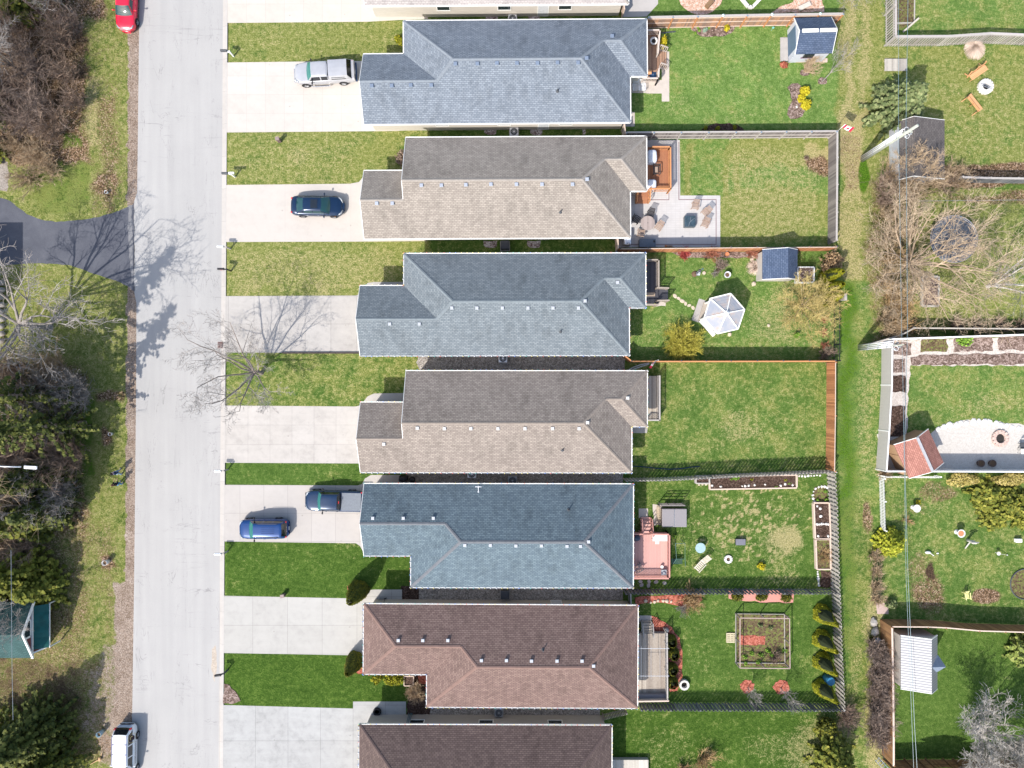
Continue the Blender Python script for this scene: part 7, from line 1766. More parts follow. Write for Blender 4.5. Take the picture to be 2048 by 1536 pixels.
# the big house left of the frame: its corner throws the hard shadow on the asphalt drive
m = MB(); a = P(-60,560,0); m.box(-75,P(-17,500,0).x,P(0,640,0).y,P(0,524,0).y,0,4.9); o = obj('neighbour_house', m, SD_BEIGE); tag(o, 'house just beyond the left edge, seen only by its shadow on the asphalt drive', 'house')
# ================================================================ PLANTS
def leafcloud(mb, C, Rad, n, size, rs, shell=.45, up=.35, asp=1.0, squash_low=True, m=0):
    u = rs.normal(size=(n,3)); u /= np.linalg.norm(u, axis=1)[:,None]
    if squash_low: u[:,2] = np.where(u[:,2] < 0, u[:,2]*.6, u[:,2])
    r = 1-shell*rs.rand(n)**1.3
    p = u*r[:,None]*np.array(Rad)+np.array(C)
    nv = u+rs.normal(size=(n,3))*.7; nv[:,2] += up; nv /= np.linalg.norm(nv, axis=1)[:,None]
    quads(mb, p, nv, size*(.6+.8*rs.rand(n)), rs, asp, m)
def quads(mb, p, nv, s, rs, asp=1.0, m=0, along=None):
    n = len(p)
    t_ = along if along is not None else rs.normal(size=(n,3))
    a = np.cross(nv, t_); a /= np.linalg.norm(a, axis=1)[:,None]+1e-9; b = np.cross(nv, a)
    s = s[:,None]; b0 = len(mb.v)
    V = np.stack([p-a*s*.5-b*s*asp*.5, p+a*s*.5-b*s*asp*.5, p+a*s*.35+b*s*asp*.5, p-a*s*.35+b*s*asp*.5], 1).reshape(-1,3)
    mb.v.extend(map(tuple, V.tolist()))
    for i in range(n):
        k = b0+4*i; mb.f.append((k,k+1,k+2,k+3))
    mb.m.extend([m]*n); mb.uv.extend([None]*n)
BARK = plain('bark_grey_brown', (0.19,0.15,0.13), .9, scale=5, var=.3); BARKL = plain('bark_pale', (0.26,0.235,0.215), .85, scale=5, var=.25); BIRCH = plain('bark_birch', (0.60,0.57,0.55), .8, scale=9, var=.25); BARKT = plain('bark_tan', (0.33,0.25,0.18), .9, scale=5, var=.3)
TW_BR = leaf('twig_brown', [(0.13,0.09,0.07),(0.24,0.17,0.13),(0.34,0.26,0.20)]); TW_PUR = leaf('twig_purple', [(0.15,0.11,0.09),(0.25,0.19,0.155),(0.36,0.28,0.235)]); TW_TAN = leaf('twig_tan', [(0.24,0.17,0.10),(0.38,0.28,0.18),(0.50,0.39,0.27)]); TW_YEL = leaf('twig_golden', [(0.28,0.21,0.07),(0.44,0.34,0.13),(0.55,0.45,0.20)]); TW_GR = leaf('twig_grey', [(0.15,0.13,0.12),(0.26,0.235,0.22),(0.37,0.345,0.33)]); TW_OR = leaf('twig_orange_brown', [(0.26,0.16,0.07),(0.38,0.25,0.12),(0.46,0.34,0.2)])
L_CON = leaf('needles_dark', [(0.022,0.034,0.008),(0.065,0.082,0.016),(0.155,0.160,0.036)]); L_OLV = leaf('needles_olive', [(0.03,0.045,0.010),(0.09,0.11,0.018),(0.21,0.20,0.03)]); L_YEL = leaf('needles_yellow_green', [(0.05,0.07,0.010),(0.14,0.155,0.020),(0.30,0.28,0.05)])
L_BLU = leaf('needles_blue_green', [(0.05,0.075,0.025),(0.13,0.165,0.065),(0.26,0.285,0.13)]); L_CED = leaf('cedar_golden_green', [(0.06,0.078,0.006),(0.16,0.165,0.008),(0.32,0.30,0.018)]); L_GOLD = leaf('golden_foliage', [(0.24,0.20,0.01),(0.42,0.36,0.015),(0.58,0.50,0.03)]); L_BR = leaf('bright_green_leaves', [(0.06,0.13,0.012),(0.14,0.26,0.03),(0.25,0.38,0.06)])
L_TAN = leaf('dry_hedge', [(0.20,0.17,0.04),(0.36,0.30,0.09),(0.48,0.38,0.16)]); L_RED = leaf('rusty_leaves', [(0.20,0.05,0.03),(0.32,0.09,0.055),(0.42,0.16,0.10)]); L_DRY = leaf('dry_brown_leaves', [(0.16,0.10,0.05),(0.30,0.20,0.11),(0.42,0.31,0.19)])
VG = {}
def conifer(label, px, py, h, r, seed, mat=None, z0=0.0, whorl=.42, per=10, clump=.34, group='evergreens in the west woods', skirt=.15, name='conifer', droop=.25, top=.04, lean=(0,0), irr=.25):
    rs = np.random.RandomState(seed); c = P(px,py); c.z = z0
    rt = thing(name, label, 'tree', c, 0, group, local=True)
    tr = MB(); tr.tube([(0,0,0),(lean[0]*.5,lean[1]*.5,h*.5),(lean[0],lean[1],h*.97)], [max(.06,h*.016),h*.010,.02], 7); cr = MB()
    z = h*skirt; PP = []; NN = []; SS = []; AA = []
    while z < h*.985:
        f = (z-h*skirt)/(h*(1-skirt)); R0 = r*(1-f)**.8+top*h*.1
        k = max(5, int(per*(.5+.5*(1-f))))
        for i in range(k):
            a = 2*math.pi*(i+rs.rand())/k; Rl = R0*(1-irr+rs.rand()*irr*1.5); n = max(2, int(Rl/(clump*.55)))
            zz = z+rs.uniform(-.15,.15); d = np.array([math.cos(a), math.sin(a), -droop])
            ax, ay = lean[0]*z/h, lean[1]*z/h
            if Rl > .8: tr.tube([(ax,ay,zz),(ax+math.cos(a)*Rl*.8,ay+math.sin(a)*Rl*.8,zz-droop*Rl*.7)], [.02+.004*Rl,.008], 3, cap=False)
            for j in range(n):
                t_ = (j+1)/n*Rl; sp = clump*.55*(1-.35*j/n)
                for q in range(3):
                    o = rs.normal(size=3)*np.array([sp*.55,sp*.55,.10]); p = d*t_+o+np.array([ax,ay,zz+.10*math.sin(j)])
                    PP.append(p); NN.append([rs.normal()*.35+math.cos(a)*.25, rs.normal()*.35+math.sin(a)*.25, .9]); SS.append(clump*(.55+.6*rs.rand())); AA.append(d+rs.normal(size=3)*.3)
        z += whorl*(.8+.4*rs.rand())*(1 if f < .7 else .7)
    NN = np.array(NN); NN /= np.linalg.norm(NN,axis=1)[:,None]
    quads(cr, np.array(PP), NN, np.array(SS), rs, 1.0, along=np.cross(np.array(AA),NN))
    obj('trunk', tr, BARK, rt); obj('crown', cr, mat or L_CON, rt); return rt
def cone_cedar(label, px, py, h, r, seed, mat=None, n=2600, size=.11, group=None, name='clipped_cedar', z0=0, prof=1.0, lean=(0,0), cat='shrub', jit=.06):
    rs = np.random.RandomState(seed); c = P(px,py); c.z = z0; rt = thing(name, label, cat, c, 0, group, local=True)
    u = rs.rand(n); z = h*(.03+.97*(1-np.sqrt(1-u*.985))) ; a = rs.rand(n)*2*np.pi
    f = z/h; R0 = r*np.minimum(1, (f*7+.55))*np.maximum(.02,(1-f**(1.1*prof+.35)))**(.75/prof)*(1+.07*np.sin(a*3+seed)+.05*np.sin(a*7+z*3))
    R0 = R0*(1-jit*2*rs.rand(n)); x = R0*np.cos(a)+lean[0]*f; y = R0*np.sin(a)+lean[1]*f
    nv = np.stack([np.cos(a),np.sin(a),.30+.3*rs.rand(n)],1)+rs.normal(size=(n,3))*.28; nv /= np.linalg.norm(nv,axis=1)[:,None]
    m = MB(); quads(m, np.stack([x,y,z],1), nv, size*(.6+.8*rs.rand(n)), rs, 1.5)
    obj('foliage', m, mat or L_CED, rt); m = MB(); m.tube([(0,0,0),(lean[0]*.45,lean[1]*.45,h*.5)], [.05,.03], 6)
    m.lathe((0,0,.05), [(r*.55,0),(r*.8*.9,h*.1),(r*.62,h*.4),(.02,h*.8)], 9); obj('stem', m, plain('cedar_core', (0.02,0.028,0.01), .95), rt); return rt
def bush(label, px, py, rx, ry, hz, seed, mat, n=1400, size=.13, group=None, name='bush', shell=.5, z0=0, cat='shrub', asp=1.2, core=True):
    rs = np.random.RandomState(seed); c = P(px,py); c.z = z0; rt = thing(name, label, cat, c, 0, group, local=True)
    m = MB(); k = 7
    for i in range(k):
        a = rs.rand()*2*math.pi; q = rs.rand()**.5*.55 if i else 0
        leafcloud(m, (rx*q*math.cos(a), ry*q*math.sin(a), hz*(.42+.1*rs.rand())), (rx*(.55+.15*rs.rand()), ry*(.55+.15*rs.rand()), hz*(.45+.12*rs.rand())), n//k, size, rs, shell, asp=asp)
    obj('foliage', m, mat, rt); m = MB()
    for i in range(6): a = rs.rand()*6.28; m.tube([(0,0,0),(rx*.3*math.cos(a),ry*.3*math.sin(a),hz*.6)],[.03,.01],4)
    obj('stem', m, BARK, rt); return rt
def twigshrub(label, px, py, r, h, seed, mat, stems=26, sub=5, th=.016, group=None, name='bare_shrub', z0=0.0, lean=(0,0), cat='shrub', thick=.03, leafy=None, spread=1.0, levels=2):
    rs = np.random.RandomState(seed); rr_ = random.Random(seed); c = P(px,py); c.z = z0; rt = thing(name, label, cat, c, 0, group, local=True)
    m = MB(); tips = []
    def arm(p, d, L, rad, lv):
        n = 4; pts = [p]; q = p.copy(); dd = d.normalized()
        for i in range(n):
            dd = (dd+Vector((rr_.gauss(0,.16),rr_.gauss(0,.16),rr_.gauss(0,.10)+.03))).normalized(); q = q+dd*L/n; q.z = max(q.z,.05); pts.append(q.copy())
            if lv < levels:
                for _ in range(sub if lv == 0 else max(1,sub-2)):
                    if rr_.random() < .75:
                        e = (dd+Vector((rr_.gauss(0,.55),rr_.gauss(0,.55),rr_.gauss(0,.35)))).normalized(); arm(q, e, L*rr_.uniform(.25,.45), rad*.6, lv+1)
        m.tube(pts, [rad, rad*.85, rad*.7, rad*.55, rad*.4], 3, cap=False); tips.append(pts[-1])
    for i in range(stems):
        a = rr_.random()*2*math.pi; k = rr_.random()**.6
        d = Vector((math.cos(a)*r*k*spread+lean[0], math.sin(a)*r*k*spread+lean[1], h*(1.0-.45*k)))
        arm(Vector((rr_.gauss(0,r*.08), rr_.gauss(0,r*.08), 0)), d, d.length*rr_.uniform(.7,1.0), th*1.5, 0)
    obj('twigs', m, mat, rt)
    if leafy:
        t_ = np.array([tuple(x) for x in tips]); lm = MB(); nn = rs.normal(size=(len(t_),3)); nn /= np.linalg.norm(nn,axis=1)[:,None]; quads(lm, t_, nn, .09*(.6+rs.rand(len(t_))), rs); obj('leaves', lm, leafy, rt)
    return rt
def baretree(label, px, py, h, r, seed, bark, twig, z0=0.0, limbs=6, fork=.28, trunk_r=.2, lean=(0,0), levels=4, kids=4, tmin=.014, group='bare trees', name='bare_tree', up=.10, bias=None, leafy=None, spread=1.0, seg=5, first=None, decay=.62):
    rr_ = random.Random(seed); c = P(px,py); c.z = z0; rt = thing(name, label, 'tree', c, 0, group, local=True)
    tm, cm = MB(), MB(); F = Vector((lean[0]*fork, lean[1]*fork, h*fork)); tips = []
    tm.tube([(0,0,-.05),(0,0,.25),F*.55+Vector((rr_.gauss(0,.05),rr_.gauss(0,.05),0)),F], [trunk_r*1.35,trunk_r*1.05,trunk_r*.92,trunk_r*.8], 9)
    def arm(p, d, L, rad, lv):
        n = seg if lv < 2 else 4; pts = [p.copy()]; q = p.copy(); dd = d.normalized(); rads = [rad]
        for i in range(n):
            w_ = .13 if lv < 2 else .2
            dd = (dd+Vector((rr_.gauss(0,w_),rr_.gauss(0,w_),rr_.gauss(0,w_*.8)+up*(1 if lv < 2 else .6)))).normalized(); q = q+dd*L/n; q.z = max(q.z,.3); pts.append(q.copy()); rads.append(max(tmin*.6, rad*(1-.72*(i+1)/n)))
            if lv < levels and (i > 0 or lv > 0):
                kk = kids if lv < 2 else max(2, kids-1)
                for _ in range(1+int(rr_.random()*kk*.6)):
                    sp = Vector((rr_.gauss(0,1),rr_.gauss(0,1),rr_.gauss(0,.45))); sp -= dd*sp.dot(dd); sp.normalize()
                    e = (dd*rr_.uniform(.55,1.0)+sp*rr_.uniform(.5,.95)*spread).normalized()
                    arm(q, e, L*rr_.uniform(.38,decay)*(1-.3*i/n), max(tmin, rads[-1]*.62), lv+1)
        mb_ = tm if lv < 1 else cm
        mb_.tube(pts, rads, 7 if lv == 0 else (5 if lv == 1 else 3), cap=False)
        if lv >= levels-1: tips.append(pts[-1]); tips.append(pts[-2])
    for i in range(limbs):
        if first and i < len(first): dx, dy, dz, Lf = first[i]; d = Vector((dx,dy,dz)); L = Lf
        else:
            a = 2*math.pi*(i+rr_.uniform(-.3,.3))/limbs; k = rr_.uniform(.55,1.0)
            d = Vector((math.cos(a)*r*k, math.sin(a)*r*k, h*(1-fork)*rr_.uniform(.55,.95))); 
            if bias: d += Vector(bias)
            L = d.length*.9
        arm(F, d, L, trunk_r*rr_.uniform(.42,.6), 0)
    obj('trunk', tm, bark, rt); obj('crown', cm, twig, rt)
    if leafy:
        rs = np.random.RandomState(seed); t_ = np.array([tuple(x) for x in tips]); lm = MB(); nn = rs.normal(size=(len(t_),3)); nn /= np.linalg.norm(nn,axis=1)[:,None]; quads(lm, t_+rs.normal(size=t_.shape)*.05, nn, .10*(.6+rs.rand(len(t_))), rs); obj('buds', lm, leafy, rt)
    return rt
def grasstuft(label, px, py, r, h, seed, mat, n=500, dirbias=(0,-.6), name='grass_tuft', group=None):
    rr_ = random.Random(seed); c = P(px,py); rt = thing(name, label, 'grass', c, 0, group, local=True); m = MB()
    for i in range(n):
        a = rr_.random()*6.283; k = rr_.random()**.5; b = Vector((math.cos(a)*r*.25*k, math.sin(a)*r*.25*k, 0)); t_ = Vector((math.cos(a)*r*k+dirbias[0]*r*.5, math.sin(a)*r*k+dirbias[1]*r*.5, h*(1-.6*k)))
        md = b.lerp(t_,.5)+Vector((0,0,h*.3)); m.tube([b,md,t_],[.012,.011,.005],3,cap=False)
    obj('blades', m, mat, rt); return rt
baretree('bare tangle of branches rising over the charcoal garage roof', 1796, 366, 4.6, 2.4, 396, BARKT, TW_TAN, 0, limbs=6, fork=.1, trunk_r=.10, levels=3, kids=4, tmin=.012, group=None, bias=(.5,.6,0))
# ---------------- street side
baretree('big pale-barked bare tree leaning over the asphalt drive at the left edge', 97, 655, 12.5, 7.0, 21, BARKL, TW_GR, LOWZ, limbs=9, fork=.30, trunk_r=.27, lean=(-.6,0), levels=3, kids=3, tmin=.020, decay=.58,
    first=((3.4,6.4,5.4,7.6),(4.6,.9,4.2,8.2),(3.2,-3.2,4.6,7.0),(-.6,6.4,5.5,7.5),(.6,-5.5,4.8,7.2),(5.6,3.2,6.2,8.6),(-3.4,3.0,5,6),(5.6,-1.4,4.8,8.4),(2.2,-6.2,5.2,8.0)), up=.04)
baretree('bare lawn tree with dark twigs beside the kerb and storm drain', 523, 746, 9.5, 5.6, 8, plain('bark_mid', (0.24,0.20,0.18), .9, scale=5, var=.3), TW_GR, 0, limbs=9, fork=.16, trunk_r=.17, lean=(-.8,.1), levels=4, kids=2, tmin=.009, up=.05, decay=.56,
    first=((-4.6,2.4,5.0,6.8),(-3.4,4.8,5.6,6.8),(-.9,4.2,6.0,6.2),(1.6,-4.2,5.0,5.6),(-2.0,-4.2,4.8,5.6),(3.0,1.2,5.0,5.0),(1.8,3.6,6,6.2),(-4.6,-1.4,5.2,6.0),(3.2,-2.4,4.8,4.6)))
for i, (x, y, h, r) in enumerate(((168,846,15,3.0),(120,790,19,2.3))):
    conifer(('tall dark conifer standing north of the two walkers, near the street lamp','tallest slim conifer behind the left retaining boulders')[i], x, y, h, r, 40+i, L_CON, LOWZ, clump=.24, per=6, irr=.9, whorl=.58)
for i, (x, y, h, r, mt, lb) in enumerate(((118,950,8,2.6,L_CON,'broad dark spruce west of the two walkers'),(85,1020,8,3.0,L_OLV,'olive spruce south-west of the two walkers'),(35,1025,9,2.8,L_CON,'dark spruce at the left edge below the lamp arm'),(128,1010,7.5,2.2,L_CON,'small dark spruce nearest the verge below the walkers'),
        (60,1130,8.0,3.0,L_YEL,'yellow-green cedar above the teal porch'),(100,1165,4.8,2.3,L_YEL,'smaller yellow-green cedar at the porch corner'),(15,1150,6.5,3.0,L_YEL,'yellow-green cedar cut by the left edge'),
        (40,1470,6.5,3.6,L_OLV,'olive cedar cluster at the bottom left'),(105,1440,8,3.0,L_CON,'dark cedar beside the gravel pull-off'),(120,1515,7,2.8,L_OLV,'bottom cedar nearest the white minivan'),(10,1530,7,3.2,L_CON,'dark cedar in the bottom left corner'),
        (0,230,9,2.0,L_CON,'narrow dark conifer on the left edge above the drive'),(60,22,5.5,1.9,L_OLV,'yellow-tipped conifer left of the wooden pole'),(95,5,5,1.6,L_OLV,'yellow-tipped conifer right of the wooden pole'),(2,305,4,1.0,L_OLV,'small green conifer by the drive at the left edge'))):
    conifer(lb, x, y, h, r, 60+i, mt, LOWZ, clump=.30, per=13, droop=.18, whorl=.36)
sp = random.Random(77)
WT = [(40,110,1.9,3.0),(85,140,1.9,3.0),(130,90,1.6,2.6),(60,180,2.0,3.0),(100,210,2.0,2.8),(140,150,1.3,2.2),(25,170,2,3),(70,250,2.0,2.6),(115,260,1.8,2.2),(45,300,1.8,2.4),(90,310,2.0,2.4),(60,360,1.9,2.2),(110,345,1.5,2),(150,60,1.3,2.2),(120,40,1.6,2.8),(25,60,1.8,3),(35,235,1.8,2.6),(155,205,1.2,1.8)]
for i, (x, y, r, h) in enumerate(WT):
    tan = y > 270
    twigshrub('bare tan bush among those bordering the asphalt drive' if tan else 'bare brown bush in the tangled thicket at the top left', x+sp.uniform(-6,6)+(0 if tan else 6), y+sp.uniform(-6,6), r, h*(1 if tan else 1.5), 100+i, (TW_TAN if tan else (TW_BR, TW_PUR, TW_BR)[i%3]), stems=26, sub=4, group='tan bushes by the asphalt drive' if tan else 'thicket bushes at the top left', z0=LOWZ)
WT2 = [(165,905,1.5,3.4),(150,985,1.3,3.2),(60,980,2.2,6.5),(95,900,2.0,6),(170,780,1.5,3),(130,740,1.5,3),(60,750,2.6,5),(110,800,2.2,4.5),(30,800,2.4,5),(70,860,2.2,4.5),(140,840,1.8,3.5),(30,880,2.2,4.5),(100,760,1.8,4),(45,930,2.0,4),(20,1080,2.0,3.5),(75,1075,1.8,3)]
for i, (x, y, r, h) in enumerate(WT2):
    twigshrub('grey-brown bare bush in the dense woods below the leaning tree', x, y, r, h*1.5, 140+i, (TW_BR, TW_GR, TW_TAN)[i%3], stems=30, sub=5, th=.02, group='bare bushes in the west woods', z0=LOWZ)
for i, (x, y, lb) in enumerate(((150,30,'pale bare tree among the top left thicket, near the red car'),(55,150,'bare tree with spreading twigs in the top left thicket'),(20,120,'bare tree at the left edge of the top thicket'))):
    baretree(lb, x, y, 10, 3.6, 160+i, BARKL, TW_GR, LOWZ, limbs=7, fork=.2, trunk_r=.10, levels=3, kids=3)
baretree('bare tree whose twigs cross the lamp arm in the west woods', 95, 955, 8, 3.0, 166, BARK, TW_GR, LOWZ, limbs=6, fork=.25, trunk_r=.10, levels=3, kids=3)
baretree('thin bare tree overhanging the teal porch', 75, 1195, 6, 2.6, 167, BARKL, TW_GR, LOWZ, limbs=5, fork=.4, trunk_r=.07, levels=3, kids=3)
# front gardens
cone_cedar('northern pointed cedar on red mulch beside the brown house drive', 719, 1178, 4.6, .95, 1, leaf('cedar_dark_olive', [(0.03,0.042,0.008),(0.075,0.085,0.01),(0.17,0.155,0.012)]), group='pointed cedars flanking the brown garage', n=3600)
cone_cedar('southern pointed cedar on red mulch below the brown house drive', 712, 1318, 4.0, .85, 2, leaf('cedar_dark_olive', []) if False else bpy.data.materials['cedar_dark_olive'], group='pointed cedars flanking the brown garage', n=3200)
for i, (x, lb) in enumerate(((756,'left clipped ball shrub under the brown eave'),(781,'middle clipped ball shrub under the brown eave'),(799,'right clipped ball shrub, next to the square planter'))): bush(lb, x, 1354, .55, .55, 1.0, 200+i, L_CED, n=900, size=.1, group='ball shrubs under the brown eave')
twigshrub('rounded tan twiggy shrub in the corner of the brown house', 833, 1376, .85, 1.5, 210, TW_TAN, stems=40, sub=6, th=.02)
bush('small yellow-green shrub in the shaded corner of the blue-grey house', 800, 86, .45, .5, 1.0, 211, L_CED, n=600, size=.1); bush('dark leafless shrub in the shaded corner of the taupe house', 803, 320, .55, .8, 1.1, 212, TW_BR, n=700, size=.09)
# top yard
bush('golden oval shrub against the brown deck', 1324, 90, .30, .62, 1.15, 220, L_GOLD, n=1100, size=.09); bush('golden clipped shrub in the half-moon mulch bed', 1452, 59, .28, .34, .55, 221, L_GOLD, n=500, size=.08)
bush('pale blue-green ball shrub in the half-moon mulch bed', 1409, 61, .26, .26, .4, 222, leaf('blue_green_ball', [(0.16,0.24,0.18),(0.26,0.36,0.28)]), n=400, size=.07)
for i, (x, y) in enumerate(((1395,56),(1398,62),(1417,58),(1391,67),(1380,53))): bush('tiny green perennial in the half-moon mulch bed', x, y, .13, .13, .2, 225+i, L_BR, n=90, size=.07, group='perennials of the half-moon bed', name='perennial')
bush('northern golden shrub of the hourglass bed', 1606, 186, .50, .42, .95, 231, L_GOLD, n=1100, size=.09, group='golden shrubs of the hourglass bed'); bush('small middle golden shrub of the hourglass bed', 1599, 200, .33, .33, .65, 232, L_GOLD, n=700, size=.09, group='golden shrubs of the hourglass bed'); bush('southern golden shrub of the hourglass bed', 1606, 213, .50, .45, .9, 233, L_GOLD, n=1100, size=.09, group='golden shrubs of the hourglass bed')
bush('rust-red mounded shrub at the shed pad', 1567, 132, .42, .42, .5, 234, L_RED, n=500, size=.09); twigshrub('pale bare shrub south of the navy-roofed shed', 1609, 144, .75, 1.3, 235, TW_TAN, stems=24, sub=4, lean=(.5,.5)); 
baretree('leaning bare sapling on its own mulch ring', 1643, 164, 3.4, 1.3, 236, BARKL, TW_GR, 0, limbs=5, fork=.35, trunk_r=.04, levels=2, kids=4, lean=(.8,.9), tmin=.01, bias=(.9,1.0,0))
baretree('pale bare tree hanging into the lane from the top edge', 1690, -8, 7.5, 3.6, 237, BARKL, TW_GR, 0, limbs=7, fork=.25, trunk_r=.12, levels=3, kids=4, bias=(0,-1.6,0))
for i, (x, y) in enumerate(((1411,257),(1434,258),(1469,256))): bush(('left','middle','right')[i]+' small shrub in the shaded half-moon bed', x, y, .22, .22, .4, 240+i, L_CED, n=240, size=.07, group='small shrubs of the shaded bed')
grasstuft('dry brown tuft with a blue-green sprig in the patio yard corner', 1611, 316, .3, .4, 244, TW_BR, n=120); grasstuft('large pale pampas tuft below the slatted fence', 1944, 97, 1.05, .9, 245, leaf('pampas', [(0.46,0.36,0.27),(0.62,0.50,0.42),(0.74,0.64,0.57)]), n=1500, dirbias=(0,-.5))
# gazebo yard
twigshrub('red-stemmed shrub in the bed under the patio fence', 1367, 509, .75, .6, 250, leaf('twig_red', [(0.30,0.05,0.05),(0.50,0.11,0.10)]), stems=30, sub=4); twigshrub('rust-brown twiggy shrub in the bed under the patio fence', 1422, 508, .8, .8, 251, leaf('twig_rust', [(0.26,0.10,0.06),(0.42,0.18,0.12)]), stems=30, sub=4); twigshrub('rust-brown shrub next to the slate-blue shed', 1502, 508, .7, .8, 252, bpy.data.materials['twig_rust'], stems=26, sub=4)
twigshrub('grey-purple leafless shrub on the gazebo lawn', 1436, 536, .85, 1.0, 253, TW_PUR, stems=26, sub=4); twigshrub('small grey shrub beside the white barrel', 1428, 548, .45, .5, 254, TW_GR, stems=16, sub=3)
twigshrub('golden-green forsythia south-west of the gazebo', 1364, 688, 1.6, 1.7, 255, leaf('forsythia', [(0.24,0.23,0.03),(0.42,0.38,0.06),(0.56,0.49,0.12)]), stems=110, sub=6, th=.018); 
baretree('wide golden-twigged shrub tree below the white box planter', 1600, 612, 3.6, 2.7, 256, BARKT, TW_YEL, 0, limbs=15, fork=.12, trunk_r=.09, levels=3, kids=4, tmin=.012, up=.02, group=None)
for i, (x, y, lb) in enumerate(((1647,556,'northern golden column cedar at the gazebo yard corner'),(1648,580,'middle golden column cedar at the gazebo yard corner'),(1646,600,'southern golden column cedar at the gazebo yard corner'))): cone_cedar(lb, x, y, 3.6, .66, 260+i, L_CED, n=3200, lean=(.35,.15), group='golden cedars at the gazebo yard corner')
twigshrub('tan leafless bush north of the golden column cedars', 1655, 528, 1.1, 1.3, 264, TW_TAN, stems=40, sub=4, leafy=L_DRY); bush('dark green sprig bush south of the golden-twigged shrub', 1590, 670, .3, .3, .7, 265, L_BR, n=200, size=.07)
for i, (x, y) in enumerate(((1644,640),(1645,665),(1646,690))): twigshrub('reddish brush in the row inside the gazebo yard fence', x, y, .5, .8, 266+i, leaf('twig_rust', []) if False else bpy.data.materials['twig_rust'], stems=16, sub=3, group='reddish brush along the gazebo yard fence')
twigshrub('dark bare bush at the south-east corner of the gazebo yard', 1646, 710, .8, 1.3, 269, TW_BR, stems=26, sub=4)
grasstuft('ornamental dry grass clump fanning out west of the slate-blue shed', 1509, 535, .75, .6, 270, leaf('pampas', []) if False else bpy.data.materials['pampas'], n=420, dirbias=(-.5,-.2))
# hot tub yard and brown house yard
bush('small golden shrub on the speckled lawn', 1522, 1131, .42, .35, .5, 280, L_GOLD, n=500, size=.09); bush('bright green weed beside the garden swing', 1348, 1073, .22, .3, .4, 281, L_BR, n=160, size=.07); bush('yellow-green leafy plants in the long rock bed', 1471, 957, .55, .25, .35, 282, L_BR, n=260, size=.08)
for i, (x, y) in enumerate(((1570,960),(1578,966),(1503,959),(1552,972))): bush('small green plant in the long rock bed', x, y, .25, .18, .3, 283+i, (L_CED, L_BR)[i%2], n=90, size=.07, group='plants in the long rock bed', name='perennial')
for i, (x, y) in enumerate(((1650,982),(1651,998),(1634,1000),(1655,1030))): bush('small dark green plant in the lane-side beds', x, y, .2, .2, .3, 287+i, L_BR, n=100, size=.07, group='plants in the lane-side beds', name='perennial')
twigshrub('dry brown stalks filling the lower lane-side bed', 1648, 1108, .7, .6, 291, TW_OR, stems=60, sub=3, spread=1.5)
for i, (x, y, lb) in enumerate(((1340,1279,'northernmost clipped dome beside the bleached deck'),(1345,1304,'second clipped dome from the north beside the bleached deck'),(1342,1334,'third clipped dome from the north beside the bleached deck'),(1342,1360,'southernmost clipped dome, closest to the round fire pit'))): cone_cedar(lb, x, y, 1.35, .52, 300+i, bpy.data.materials['cedar_dark_olive'], n=1800, size=.08, group='clipped domes beside the bleached deck', prof=2.2, jit=.03)
for i, (x, y, lb) in enumerate(((1471,1189,'left clipped evergreen on the salmon mulch'),(1521,1191,'middle clipped evergreen on the salmon mulch'),(1570,1191,'right clipped evergreen on the salmon mulch'))): bush(lb, x, y, .55, .5, .95, 305+i, bpy.data.materials['cedar_dark_olive'], n=1300, size=.08, group='clipped evergreens on the salmon mulch')
twigshrub('orange-brown leafless shrub at the end of the red mulch corner', 1379, 1196, 1.3, 1.2, 308, TW_OR, stems=46, sub=5, th=.018); twigshrub('grey leafless shrub spilling over the red mulch corner', 1368, 1213, .8, .7, 309, TW_GR, stems=22, sub=3)
m = MB(); c = P(1334,1262,.4); m.lathe((c.x,c.y,0),[(.22,0),(.2,.3),(.1,.35),(.14,.45),(.01,.5)],8); o = obj('stone_lantern', m, STONE); tag(o, 'small dark stone lantern in the curved red mulch bed', 'ornament')
for i, (x, y, h, lb) in enumerate(((1638,1226,2.6,'northernmost of the four clipped cones along the gapped fence'),(1637,1277,2.6,'second clipped cone from the north along the gapped fence'),(1638,1322,2.5,'third clipped cone, just above the blue barrel'),(1638,1374,2.6,'southernmost clipped cone, below the blue barrel'))):
    cone_cedar(lb, x+3, y-2, h+.7, .88, 310+i, L_CED, n=5200, size=.10, group='clipped cones along the gapped fence', prof=.7, jit=.04, lean=(.3,-.35))
baretree('left bare sapling on a red mulch ring', 1495, 1376, 2.6, .9, 320, BARKL, TW_GR, 0, limbs=6, fork=.35, trunk_r=.035, levels=2, kids=3, tmin=.01, group='saplings on red mulch rings'); baretree('right bare sapling on a red mulch ring', 1561, 1376, 2.9, 1.2, 321, BARKL, TW_GR, 0, limbs=6, fork=.3, trunk_r=.035, levels=2, kids=3, tmin=.01, group='saplings on red mulch rings')
for i, (x, y) in enumerate(((1502,1305),(1520,1308),(1490,1312),(1535,1300),(1545,1310),(1568,1300),(1490,1325),(1515,1322),(1520,1250),(1540,1255))): bush('leafy vegetable clump in the garden enclosure', x, y, .28, .22, .3, 325+i, L_BR if i < 8 else L_BLU, n=110, size=.08, group='vegetable clumps in the enclosure', name='vegetable')
twigshrub('brown leftover stalks in the garden enclosure', 1546, 1312, .7, .9, 336, TW_BR, stems=26, sub=4)
